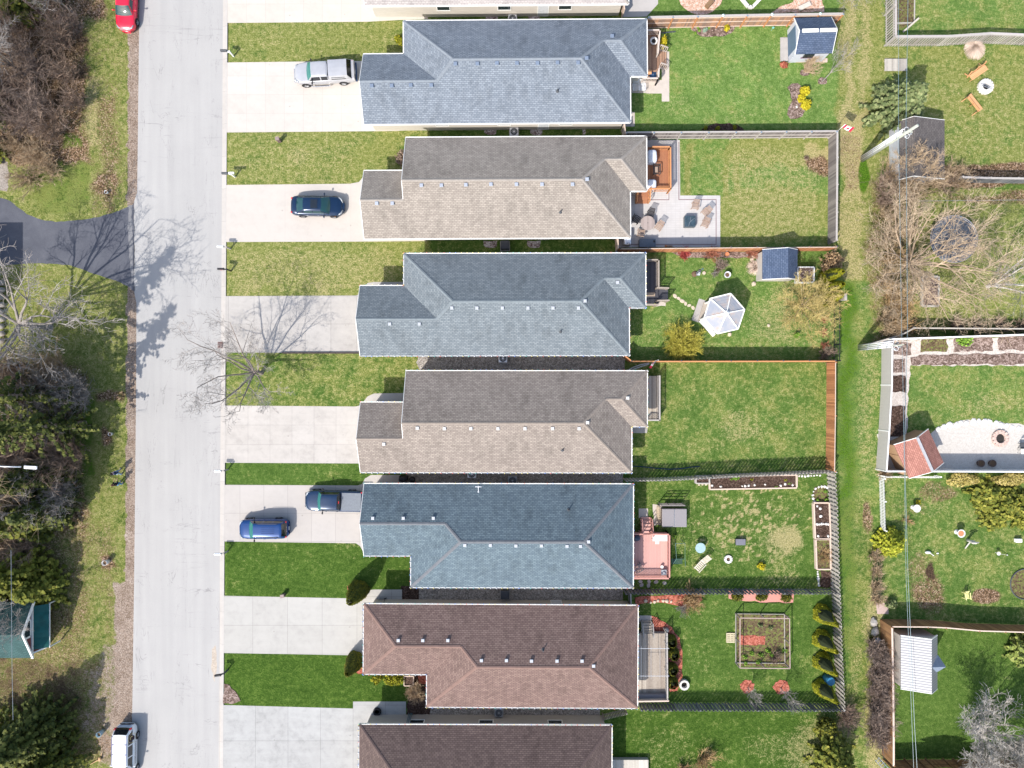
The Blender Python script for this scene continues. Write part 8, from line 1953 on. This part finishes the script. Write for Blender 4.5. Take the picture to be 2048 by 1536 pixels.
# bottom yard and lane
conifer('yellow-green conifer at the bottom edge beside the lane', 1655, 1500, 4.8, 2.2, 340, L_YEL, clump=.3, per=12, group='lane side trees'); bush('dark bushy evergreen north of the bottom conifer', 1648, 1445, 1.2, .8, 1.6, 341, bpy.data.materials['cedar_dark_olive'], n=1500, size=.13)
twigshrub('bare brown bush south of the gapped fence corner', 1685, 1425, 1.3, 1.8, 342, TW_BR, stems=34, sub=5); twigshrub('golden-brown bare bush on the bottom lawn', 1405, 1515, 1.4, 1.2, 343, TW_OR, stems=34, sub=4); twigshrub('smaller golden-brown bare bush left on the bottom lawn', 1365, 1535, .9, 1.0, 344, TW_OR, stems=24, sub=4)
for i, (x, y) in enumerate(((1745,1110),(1748,1140),(1745,1170),(1750,1195))): twigshrub('tan-grey bush in the row between lane and round juniper lawn', x, y, .75, 1.2, 346+i, TW_TAN, stems=28, sub=4, group='tan bushes along the lane')
for i, y in enumerate((1290,1318,1345,1375,1405,1432,1460)): twigshrub('purple-brown bare bush in the row outside the lane fence', 1745+(i%2)*5, y, 1.15, 2.4, 352+i, TW_PUR, stems=34, sub=5, group='purple-brown bushes outside the lane fence', th=.018)
grasstuft('dark tuft by the blue-grey boulder', 1742, 1276, .5, .5, 360, bpy.data.materials['cedar_dark_olive'], n=150)
# east gardens
conifer('blue-green spruce beside the wooden platform', 1778, 224, 5.5, 2.7, 370, L_BLU, clump=.26, per=16, whorl=.30, droop=.12, group='evergreens of the east gardens', irr=.2)
BT = [(1775,352,1.8,2.4),(1800,345,1.6,2.6),(1830,352,1.7,2.6),(1790,385,1.8,2.4),(1765,400,1.4,2.0),(1850,372,1.6,2.2),(1820,395,1.6,2.2),(1880,372,1.4,1.8),(1915,372,1.2,1.6),(1900,345,1.2,1.6),(1760,372,1.2,1.8)]
for i, (x, y, r, h) in enumerate(BT): twigshrub('bare tan bush in the overgrowth around the charcoal garage', x, y, r, h, 380+i, (TW_TAN, TW_BR, TW_TAN)[i%3], stems=21, sub=4, group='bushes around the charcoal garage')
baretree('large spreading leafless tree between lane and trampoline', 1808, 532, 7.2, 6.0, 395, BARKT, leaf('twig_willow', [(0.26,0.19,0.13),(0.40,0.31,0.22),(0.54,0.43,0.31)]), 0, limbs=15, fork=.10, trunk_r=.20, levels=3, kids=4, tmin=.013, up=.02, group=None, bias=(1.0,.3,0))
for i, (x, y, r, h) in enumerate(((1770,470,1.5,2.0),(1775,520,1.4,2.2),(1762,560,1.3,1.8),(1775,600,1.6,2.4),(1768,640,1.5,2.2),(1790,650,1.4,2.2),(1780,670,1.2,1.8),(1800,610,1.4,2.2),(1765,430,1.3,1.8))): twigshrub('bare brown bush in the lane-side scrub beside the spreading tree', x, y, r, h, 400+i, (TW_TAN, TW_OR)[i%2], stems=19, sub=4, group='lane-side scrub')
baretree('white-barked birch leaning in from the right edge', 1975, 573, 9, 4.5, 410, BIRCH, TW_GR, 0, limbs=5, fork=.05, trunk_r=.15, levels=3, kids=3, tmin=.014, group=None, first=((1.4,.7,3.4,8),(.9,.2,3.6,8),(1.8,-.5,3.0,7),(.2,.9,3.6,7),(-.3,.3,3.6,6.5)), up=.08)
for i, x in enumerate((1905,1950,1995,2035)): twigshrub('dark bare brush under the mossy fence rail', x, 653, 1.0, 1.2, 415+i, TW_BR, stems=22, sub=4, group='brush along the mossy fence')
bush('bright green leafy shrub in the soil bed by the white fence', 1922, 682, .8, .65, .8, 420, L_BR, n=420, size=.12)
for i, (x, y, rx, lb) in enumerate(((1912,957,1.5,'left golden-tan hedge ball under the white fence'),(2012,958,1.7,'right golden-tan hedge ball under the white fence'))): bush(lb, x, y, rx, .62, 1.2, 421+i, L_TAN, n=2600, size=.10, group='golden-tan hedge balls', shell=.12)
for i, (x, y, r, h) in enumerate(((1968,985,1.9,1.5),(2000,1005,2.2,1.7),(2035,1015,2.0,1.6),(1985,1030,1.5,1.2))): conifer('yellow-green spreading juniper right of the bird baths', x, y, h, r, 425+i, L_YEL, clump=.24, per=15, whorl=.2, droop=.02, group='spreading junipers at the right edge', name='juniper', skirt=.1)
conifer('round yellow-green juniper at the end of the picket fence', 1772, 1082, 2.2, 1.45, 430, leaf('juniper_lime', [(0.10,0.13,0.01),(0.26,0.28,0.02),(0.46,0.44,0.05)]), clump=.2, per=18, whorl=.18, droop=.02, group='evergreens of the east gardens', name='juniper', irr=.15)
bush('clump of yellow daffodils beside the upper bird bath', 1834, 1005, .3, .3, .35, 431, L_GOLD, n=70, size=.09, name='flowers'); twigshrub('dry reddish shrub beside the power line on the right lawn', 1812, 1040, .6, .6, 432, TW_OR, stems=18, sub=3)
grasstuft('long dry grass spilling under the white fence corner', 1765, 945, 1.0, .8, 433, TW_TAN, n=260, dirbias=(.1,0)); bush('grey-green mound at the north end of the pink slab', 1779, 1204, .65, .5, .8, 434, L_BLU, n=600, size=.1)
conifer('light green conifer at the right edge below the brown fence', 2040, 1295, 4.0, 1.6, 440, leaf('light_green', [(0.10,0.14,0.03),(0.22,0.27,0.06),(0.34,0.38,0.12)]), clump=.28, per=12, group='evergreens of the east gardens')
baretree('ash-grey bushy tree in the bottom right corner', 1945, 1450, 6.0, 3.8, 441, BARKL, leaf('ash_twig', [(0.24,0.22,0.20),(0.38,0.35,0.32),(0.50,0.47,0.44)]), 0, limbs=12, fork=.10, trunk_r=.14, levels=3, kids=5, tmin=.018, group=None, up=.05)
baretree('bare tree outside the bottom right corner casting a soft shadow', 2035, 1500, 8.0, 4.0, 442, BARKL, TW_GR, 0, limbs=9, fork=.15, trunk_r=.16, levels=3, kids=4, tmin=.018, group=None)
# ================================================================ STREET FURNITURE
BOXG = plain('mailbox_grey', (0.24,0.25,0.28), .5)
def mailbox(label, px, py, hd, boxm, postm, arm=0.0, ph=1.05, flag=False, bx=None):
    """px,py = foot of the post; box points to the street (-x)"""
    c = P(px,py); rt = thing('mailbox', label, 'mailbox', c, R(hd), 'mailboxes along the kerb', local=True)
    m = MB(); m.beam((0,0,0),(0,0,ph),.11,.11); obj('post', m, postm, rt)
    m = MB(); m.beam((.05,0,ph-.02),(-.55-arm,0,ph-.02),.10,.08); m.beam((0,0,ph-.4),(-.35,0,ph-.05),.06,.06); obj('arm', m, postm, rt)
    m = MB(); x0, x1 = -.72-arm, -.18-arm; n = 8; w = .10; z = ph+.03
    for x in (x0, x1):
        m.v += [(x,-w,z),(x,w,z)]+[(x,w*math.cos(math.pi*k/n),z+.12+.09*math.sin(math.pi*k/n)) for k in range(n+1)]
    K = n+3; 
    idx = [1,0]+[2+n-k for k in range(n+1)]
    m.f.append(tuple(idx)); m.f.append(tuple(reversed([i+K for i in idx]))); m.m += [0,0]; m.uv += [None,None]
    for a, b in zip(idx, idx[1:]+idx[:1]): m.f.append((b,a,a+K,b+K)); m.m.append(0); m.uv.append(None)
    obj('box', m, boxm, rt)
    m = MB(); m.obox((x0-.01,0,z+.11),(.02,.19,.17)); obj('door', m, boxm, rt)
    if flag: m = MB(); m.obox((-.4-arm,-.12,z+.15),(.2,.015,.07)); obj('flag', m, LRED, rt)
mailbox('dark mailbox on a white bracket post beside the silver pickup drive', 467.5, 113, 0, DGREY, WHITE); mailbox('dark mailbox on a white post with a white newspaper box by the black sedan drive', 470, 354, 0, DGREY, WHITE)
m = MB(); c = P(464,347,1.0); m.obox((c.x,c.y,1.15),(.5,.16,.16)); o = obj('newspaper_box', m, WHITE); tag(o, 'white newspaper tube beside the second mailbox from the top', 'newspaper box')
mailbox('white mailbox at the lower corner of the black sedan driveway', 461, 498, 0, WHITE, W_GREYL); mailbox('black mailbox with a red flag opposite the asphalt drive', 462, 542, 0, BLACK, BLACK, flag=True)
mailbox('pale grey mailbox on a weathered post above the navy pickup drive', 456, 939, 0, WHITEM, W_GREYL); mailbox('pale grey mailbox on a weathered post below the blue SUV drive', 456, 1102, 0, WHITEM, W_GREYL); mailbox('black mailbox on the dark lawn above the brown mulch corner', 456, 1339, 8, BLACK, DGREY)
# storm drain, pedestals
rt = thing('storm_drain', 'rusty storm drain grate in the gutter under the bare lawn tree', 'drain', P(441,690)); c = P(441,690); m = MB(); c.z = LOWZ+.006
m.obox((c.x,c.y,LOWZ+.010),(.60,.60,.012)); obj('frame', m, plain('rust_frame', (0.20,0.11,0.10), .8), rt)
m = MB(); [m.obox((c.x-.14+.28*j,c.y-.22+.11*i,LOWZ+.0185),(.22,.06,.005)) for i in range(5) for j in range(2)]; obj('slots', m, BLACK, rt)
def pedestal(px, py, label, h=.8):
    c = P(px,py); rt = thing('utility_pedestal', label, 'utility box', c, R(10), 'brown utility pedestals on the front lawns', local=True); m = MB(); m.obox((0,0,h/2),(.30,.26,h)); obj('housing', m, plain('pedestal_brown', (0.17,0.12,0.11), .7), rt, bevel=.02); m = MB(); m.obox((0,0,h+.02),(.34,.30,.05)); obj('lid', m, plain('pedestal_lid', (0.26,0.2,0.19), .7), rt)
pedestal(560,283,'brown utility pedestal on the lawn above the black sedan'); pedestal(568,1189,'brown utility pedestal at the edge of the brown house drive', .55)
rt = thing('fire_hydrant_marker', 'small brown mound post with a feeder pole on the gazebo lawn', 'bird feeder', P(1389,548)); c = P(1389,548); m = MB(); m.lathe((c.x,c.y,0),[(.28,0),(.22,.14),(.02,.2)],10); obj('base', m, plain('peat', (0.14,0.09,0.06), .95), rt); m = MB(); m.tube([(c.x,c.y,0),(c.x,c.y,1.9)],.02,6); obj('pole', m, BLACK, rt); m = MB(); m.blob((c.x,c.y,1.9),(.15,.15,.14),8); obj('feeder', m, DGREY, rt)
rt = thing('windmill_ornament', 'pale grey pinwheel ornament beside the feeder pole', 'ornament', P(1396,547)); c = P(1396,547,.3); m = MB()
for k in range(5): a = R(72*k); m.face([(c.x,c.y,.34),(c.x+.24*math.cos(a),c.y+.24*math.sin(a),.3),(c.x+.2*math.cos(a+.8),c.y+.2*math.sin(a+.8),.4)])
obj('blades', m, plain('pinwheel', (0.40,0.42,0.5), .5), rt); m = MB(); m.tube([(c.x,c.y,0),(c.x,c.y,.33)],.015,5); obj('stake', m, STEEL, rt)
# buckets and bits on the west verge
def pail(px, py, label, m1, r=.2, h=.5, tip=0, nm='bucket', cat='bucket'):
    c = P(px,py); c.z = LOWZ; rt = thing(nm, label, cat, c, 0, 'pails and covers on the west verge', local=True); m = MB(); m.lathe((0,0,0),[(r*.75,0),(r,h),(r*.93,h),(r*.7,.05)],16); obj('shell', m, m1, rt, smooth=True); m = MB(); m.lathe((0,0,h*.75),[(r*.85,0),(.01,.02)],12); obj('contents', m, SOILP, rt)
pail(223,868,'small white bucket on leaf litter north of the two walkers', STONEW, .16, .45); pail(216,1123,'white bucket on a bare leaf patch at the lower verge', STONEW, .24, .75); pail(214,385,'white box sign on the leaf patch above the asphalt drive', WHITE, .15, .35, nm='marker_box', cat='marker'); pail(205,1463,'pale blue cone-shaped cover beside the white minivan', plain('pale_blue_cone', (0.30,0.42,0.48), .6), .24, .8, nm='cone_cover', cat='cover')
m = MB(); c = P(200,1518); m.blob((c.x,c.y,.05), (.16,.22,.12), 8, jit=.1); m.tube([(c.x-.2,c.y-.1,0),(c.x-.9,c.y-.5,.02)],[.05,.03],5); m.tube([(c.x+.1,c.y+.3,0),(c.x+.2,c.y+.6,.02)],[.04,.02],5); o = obj('debris', m, plain('orange_debris', (0.55,0.36,0.2), .8)); tag(o, 'scrap of pale and orange debris left of the white minivan', 'debris')
# utility poles and lines
POLE = plain('pole_pale', (0.36,0.38,0.33), .85, scale=3, var=.2); POLEW = plain('pole_wood', (0.30,0.17,0.09), .85, scale=3, var=.25); PVC = plain('conduit_white', (0.66,0.67,0.70), .4)
def upole(label, base, top_px, h, conduits, loops, thick=.16, pm=POLE, n=3):
    a = P(*base); rt = thing('utility_pole', label, 'utility pole', a, 0, 'utility poles along the lane'); T_ = P(*top_px, h)
    a2 = Vector((T_.x, T_.y, 0)); a2 = a
    m = MB(); m.tube([a, a.lerp(Vector((a.x,a.y,h)),1)], [thick,thick*.75], 12); obj('shaft', m, pm, rt, smooth=True)
    for i in range(n): 
        off = Vector((-.16+.0*i, .34-.15*i+.0, 0)); hh = h*.80-(.1*i); m = MB(); m.tube([a+off, Vector((a.x,a.y,hh))+off], .052, 8); obj('conduit', m, PVC, rt, smooth=True)
    for z_ in (.25,.5,.7): m = MB(); m.beam(a+Vector((-.25,-.2,h*z_)), a+Vector((-.1,.45,h*z_)), .06, .05); obj('bracket', m, STEEL, rt)
    zc = h*.80; m = MB(); m.beam(a+Vector((-.25,0,zc+.25)), a+Vector((.45,0,zc+.25)), .10, .10); obj('crossarm', m, pm, rt)
    for k, (dx, dy) in enumerate(((.05,.55),(.1,-.5))):
        m = MB(); pts = [a+Vector((dx+.18*math.cos(t_),dy*.5+.2*math.sin(t_),zc+.1)) for t_ in [i*2*math.pi/12 for i in range(13)]]; m.tube(pts,.022,6,cap=False); obj('cable_loop', m, PVC, rt)
    for k, (dx, dy) in enumerate(((.2,.2),(.35,-.12),(.0,-.3))):
        m = MB(); q = a+Vector((dx,dy,zc-.1)); m.lathe((q.x,q.y,q.z),[(.05,0),(.09,.1),(.06,.2),(.09,.3),(.04,.4)],8); obj('insulator', m, GREYM, rt)
    return a
pa = upole('tall pale utility pole with white conduits leaning over the spruce', (1725,321), (1836,239), 8.9, 3, 2)
pb = upole('utility pole with four white conduits beside the white vinyl fence', (1719.5,698), (1812,680), 7.4, 4, 2, thick=.05, n=4)
def wire(label, pts, r=.014, mat=None, sag=.0, group='overhead lines along the lane', n=12):
    m = MB(); out = []
    for (a, b) in zip(pts[:-1], pts[1:]):
        for i in range(n): 
            f = i/n; q = a.lerp(b,f); q.z -= sag*4*f*(1-f); out.append(q)
    out.append(pts[-1]); m.tube(out, r, 5); o = obj('power_line', m, mat or plain('cable_blue_grey', (0.16,0.24,0.28), .4, .5)); tag(o, label, 'power line', group)
zt1, zt2 = 7.1, 6.6
w1 = [P(1797,-60,7.2), P(1797,246,zt1), P(1803,650,zt2), P(1806,770,6.7), P(1812,1150,7.0), P(1822,1400,7.0), P(1830,1600,7.0)]
w2 = [P(1817,-60,7.2), P(1812,246,zt1), P(1815,660,zt2), P(1809,900,6.7), P(1816,1150,7.0), P(1829,1450,7.0), P(1838,1600,7.0)]
wire('left overhead line passing both lane poles', w1); wire('right overhead line passing both lane poles', w2, .017)
wire('thin service wire crossing above the trampoline towards the right edge', [P(1838,402,5), P(1940,401,5), P(2120,399,5)], .016, STEEL)
wire('thin wire running down the left edge over the teal porch', [P(22,1100,7), P(24,1330,7), P(26,1440,7)], .014, STEEL, group='wires at the left edge')
# street lamp and wooden poles at the left edge
rt = thing('street_lamp', 'white street lamp arm reaching in from a wooden pole at the left edge', 'street lamp', P(62,912)); b_ = P(66,911); b_.z = LOWZ
m = MB(); m.tube([b_, Vector((b_.x,b_.y,9.2))], [.16,.11], 12); obj('pole', m, POLEW, rt, smooth=True)
A_ = Vector((b_.x,b_.y,7.2)); B_ = P(74,935.5,7.6); m = MB(); m.tube([A_, A_.lerp(B_,.5)+Vector((0,0,.3)), B_.lerp(A_,.25)], .055, 8); obj('arm', m, WHITEM, rt, smooth=True)
m = MB(); d_ = (B_-A_).normalized(); m.beam(B_-d_*1.1, B_, .26, .12); obj('lamp_head', m, WHITEM, rt, bevel=.03)
rt = thing('wooden_pole', 'brown wooden pole with a blue-grey foot in the top left thicket', 'utility pole', P(109,48)); b_ = P(108,47); b_.z = LOWZ
m = MB(); m.tube([b_+Vector((0,0,1.2)), Vector((b_.x,b_.y,8.5))], [.13,.10], 10); obj('shaft', m, plain('pole_brown_grey', (0.24,0.17,0.14), .85, scale=3, var=.25), rt, smooth=True); m = MB(); m.tube([b_, b_+Vector((0,0,1.2))], .14, 10); obj('foot_sleeve', m, plain('pole_blue_sleeve', (0.13,0.17,0.24), .6), rt, smooth=True)
# flags
REDF = plain('flag_red', (0.62,0.02,0.07), .7); WHF = plain('flag_white', (0.78,0.78,0.78), .7)
def flag(label, base, ph, z0, fx, deg, L=1.1, W_=.6, curl=.5, maple=True):
    c = P(*base, z0); rt = thing('flag', label, 'flag', c, R(deg), 'flags on the yard fences', local=True)
    m = MB(); m.tube([(0,0,0),(.05,0,ph)], .028, 8); obj('pole', m, WHITE, rt, smooth=True)
    m = MB(); nx_, nz_ = 12, 4
    def pt(i, j): u = i/nx_; return (.05-L*u*.85, .12*math.sin(u*5)*u-.25*u*curl*(j/nz_), ph-.05-W_*(1-j/nz_)-.35*u*u*curl)
    for i in range(nx_):
        for j in range(nz_):
            q = [pt(i,j), pt(i+1,j), pt(i+1,j+1), pt(i,j+1)]; m.face(q, 1 if (i < 3 or i >= 9) else 0)
    fl = obj('cloth', m, [WHF, REDF], rt)
    if maple:   # eleven-pointed maple leaf on both faces
        pts = [(0,.5),(.1,.3),(.22,.36),(.18,.1),(.3,.22),(.34,.14),(.48,.17),(.42,.03),(.48,-.02),(.24,-.2),(.27,-.28),(.03,-.24),(.03,-.48),(-.03,-.48),(-.03,-.24),(-.27,-.28),(-.24,-.2),(-.48,-.02),(-.42,.03),(-.48,.17),(-.34,.14),(-.3,.22),(-.18,.1),(-.22,.36),(-.1,.3)]
        for s_ in (-1,1):
            m = MB(); base_ = []
            for (x, z) in pts:
                u = .5+x*.36; v = .5+z*.62; i = u*nx_; j = v*nz_; p = pt(i, j); base_.append((p[0], p[1]+.012*s_, p[2]))
            cc = pt(nx_*.5, nz_*.5); ctr = (cc[0], cc[1]+.012*s_, cc[2])
            for a, b in zip(base_, base_[1:]+base_[:1]): m.face([ctr, a, b] if s_ > 0 else [ctr, b, a])
            obj('maple_leaf', m, REDF, fl)
flag('red and white maple leaf flag on the thin orange fence south of the gazebo yard', (1309,722), 1.55, 1.8, 0, 35)
flag('red and white flag at the lane corner of the patio yard fence', (1675,262), 1.6, 1.75, 0, 150, curl=.9)
# small items on the top lawn
m = MB(); c = P(1543,60,.1); m.tube([(c.x,c.y,0),(c.x,c.y,.5)],.02,6); m.blob((c.x,c.y,.55),(.12,.10,.08),8); o = obj('solar_light', m, plain('teal_plastic', (0.15,0.38,0.36), .4)); tag(o, 'teal garden light on the top lawn near the fence', 'garden light')
m = MB(); c = P(1686,594,.1); m.obox((c.x,c.y,.06),(.75,.65,.10)); o = obj('drain_cover', m, SLABG); tag(o, 'square catch basin in the lane beside the golden cedars', 'drain'); m = MB(); [m.obox((c.x-.1,c.y-.22+.09*i,.115),(.45,.04,.01)) for i in range(5)]; q = obj('grate', m, BLACK, o)
fence('low chain link fence with thin dark posts along the lane beside the reddish brush', [(1667,605),(1667,640),(1667,690),(1667,722)], 1.2, 'solid', boards=plain('chain_mesh', (0.05,0.07,0.07), .6), rail=BLACK, post=BLACK, pitch=.12, gap=.105, rails=(.05,1.15), post_step=2.4, name='chain_link_fence')
# street-side retaining strip of driveway three: timber edge
m = MB(); A_, B_ = P(565,706), P(724,706); m.beam(A_+Vector((0,0,.08)),B_+Vector((0,0,.08)),.12,.16); o = obj('timber_edging', m, plain('dark_timber', (0.07,0.055,0.05), .9)); tag(o, 'dark timber edging along the driveway under the bare tree shadow', 'edging')
# ================================================================ PEOPLE
SKIN = plain('skin', (0.55,0.33,0.24), .6, var=.04); DENIM = plain('light_denim', (0.22,0.34,0.46), .85, scale=20); DENIMB = plain('blue_denim', (0.03,0.17,0.36), .85, scale=20); HAIRD = plain('hair_dark', (0.012,0.009,0.010), .6, scale=40); HAIRB = plain('hair_brown', (0.10,0.045,0.025), .6, scale=40)
COAT1 = plain('navy_jacket', (0.010,0.028,0.085), .75); COAT2 = plain('black_jacket', (0.016,0.008,0.012), .8); SCARF = plain('pale_scarf', (0.55,0.42,0.48), .8); SHOE = plain('grey_shoes', (0.28,0.27,0.32), .7)
def skin_obj(name, verts, edges, radii, mat, parent, sub=2):
    me = bpy.data.meshes.new(name); me.from_pydata([tuple(v) for v in verts], edges, []); o = bpy.data.objects.new(name, me); COL.objects.link(o); o.parent = parent; ORG[o.name] = ORG[parent.name]
    md = o.modifiers.new('skin', 'SKIN'); md.use_smooth_shade = True
    sv = me.skin_vertices[0].data
    for i, r_ in enumerate(radii): sv[i].radius = (r_, r_) if not hasattr(r_, '__len__') else r_
    sv[0].use_root = True
    s = o.modifiers.new('sub', 'SUBSURF'); s.levels = sub; s.render_levels = sub
    me.materials.append(mat); return o
def person(label, px, py, deg, top, legs, hair, long_hair, step, reach, scarf=False, H_=1.70):
    c = P(px,py); c.z = LOWZ; rt = thing('person', label, 'person', c, R(deg), 'two walkers on the verge', local=True)
    s = H_/1.70; V = []; E_ = []; Rr = []
    def v(x, y, z, r): V.append(Vector((x*s,y*s,z*s))); Rr.append(r*s if not hasattr(r,'__len__') else (r[0]*s,r[1]*s)); return len(V)-1
    def ch(a, pts):
        for p in pts: b = v(*p); E_.append((a,b)); a = b
        return a
    # faces +x; a leg forward, a leg back
    pel = v(0,0,.90,(.13,.10)); sp_ = ch(pel, [(0,0,1.02,(.125,.09)),(.0,0,1.18,(.13,.10)),(0,0,1.33,(.14,.10)),(0,0,1.42,.06),(.01,0,1.49,.055)])
    head = ch(sp_, [(.02,0,1.56,.075),(.02,0,1.63,.088),(.015,0,1.68,.06)])
    hands = []
    for sg in (1,-1):
        f = sg*step
        hip = ch(pel, [(0,sg*.09,.86,.088)]); kn = ch(hip, [(.5*f+.04,sg*.10,.48,.060),(.75*f-.02,sg*.10,.27,.052),(1.0*f-.04,sg*.10,.09,.038)]); ch(kn, [(1.0*f+.08,sg*.11,.045,.040),(1.0*f+.17,sg*.115,.04,.030)])
        sh = ch(sp_-2, [(0,sg*.17,1.36,.062)]); el = ch(sh, [(-.3*f+.02+reach*.05,sg*.235,1.09,.043)]); wr = ch(el, [(-.3*f+.10+reach*.24,sg*(.235-.10*reach),.90+.12*reach,.028)])
        w_ = V[wr]/s; d = Vector((.25+reach*.6,0,-1+reach*.6)).normalized()
        pm = ch(wr, [tuple(w_+d*.05)+(.030,)])
        for k, (oy, L_) in enumerate(((-.028,.075),(-.010,.085),(.010,.080),(.027,.062))):
            b = w_+d*.085+Vector((0,oy,0)); ch(pm, [tuple(b)+(.010,), tuple(b+d*L_*.5+Vector((.012,0,0)))+(.009,), tuple(b+d*L_+Vector((.03,0,.005)))+(.008,)])
        b = w_+d*.03+Vector((.03,-sg*.012,0)); ch(pm, [tuple(b)+(.011,), tuple(b+d*.035+Vector((.022,0,0)))+(.010,)])
    skin_obj('body', V, E_, Rr, SKIN, rt)
    # clothes grown on the same joints, slightly fuller
    def garment(name, idx_pts, mat):
        vs, es, rs_ = [], [], []
        for chain, root in idx_pts:
            a = root
            for p in chain:
                vs.append(Vector(p[:3])*s); rs_.append(p[3]*s if not hasattr(p[3],'__len__') else (p[3][0]*s,p[3][1]*s)); k = len(vs)-1
                if a is not None: es.append((a,k))
                a = k
        skin_obj(name, vs, es, rs_, mat, rt)
    leg = lambda sg: ([(0,sg*.09,.84,.105),(.5*sg*step+.04,sg*.10,.48,.080),(.75*sg*step-.02,sg*.10,.27,.070),(.97*sg*step-.04,sg*.10,.12,.060)])
    garment('trousers', [([(0,0,.92,(.16,.12))], None), (leg(1), 0), (leg(-1), 0)], legs)
    arm = lambda sg: ([(0,sg*.18,1.36,.085),(-.3*sg*step+.02+reach*.05,sg*.24,1.09,.065),(-.3*sg*step+.09+reach*.2,sg*(.235-.09*reach),.93+.10*reach,.045)])
    garment('jacket', [([(0,0,.90,(.17,.13)),(0,0,1.02,(.16,.12)),(0,0,1.18,(.16,.125)),(0,0,1.34,(.165,.12))], None), ([(0,0,1.43,.075)], 3), (arm(1), 3), (arm(-1), 3)], top)
    for sg in (1,-1):
        m = MB(); m.blob((sg*step+.05,sg*.11,.045), (.135,.05,.05), 10); obj('shoe', m, SHOE, rt, smooth=True)
    m = MB(); m.blob((-.005*s,0,1.645*s), (.112*s,.098*s,.115*s), 14)
    if long_hair: m.blob((-.06*s,0,1.52*s), (.075*s,.11*s,.16*s), 12)
    obj('hair', m, hair, rt, smooth=True)
    m = MB(); m.blob((.103*s,0,1.60*s), (.018,.014,.02), 6); m.blob((.095*s,0,1.565*s), (.012,.025,.007), 6)
    for sg in (1,-1): m.blob((.015*s,sg*.093*s,1.60*s), (.02,.012,.03), 6)
    obj('face', m, SKIN, rt, smooth=True)
    m = MB()
    for sg in (1,-1): m.blob((.100*s,sg*.033*s,1.625*s), (.009,.013,.007), 6)
    obj('eyes', m, BLACK, rt)
    if scarf: m = MB(); m.tube([(.10*math.cos(a)*1.0,.11*math.sin(a),1.43) for a in [i*2*math.pi/12 for i in range(13)]], .035, 6, cap=False); m.tube([(.11,.02,1.43),(.16,.03,1.25),(.16,.05,1.05)],[.03,.03,.025],6); obj('scarf', m, SCARF, rt, smooth=True)
person('person in a navy jacket, pale scarf and light jeans, the upper of two walkers', 241, 944, 82, COAT1, DENIM, HAIRD, True, .20, 0.0, scarf=True)
person('person in a black jacket and blue jeans holding hands together, the lower of two walkers', 242, 966, 95, COAT2, DENIMB, HAIRB, True, .08, 1.0, H_=1.66)
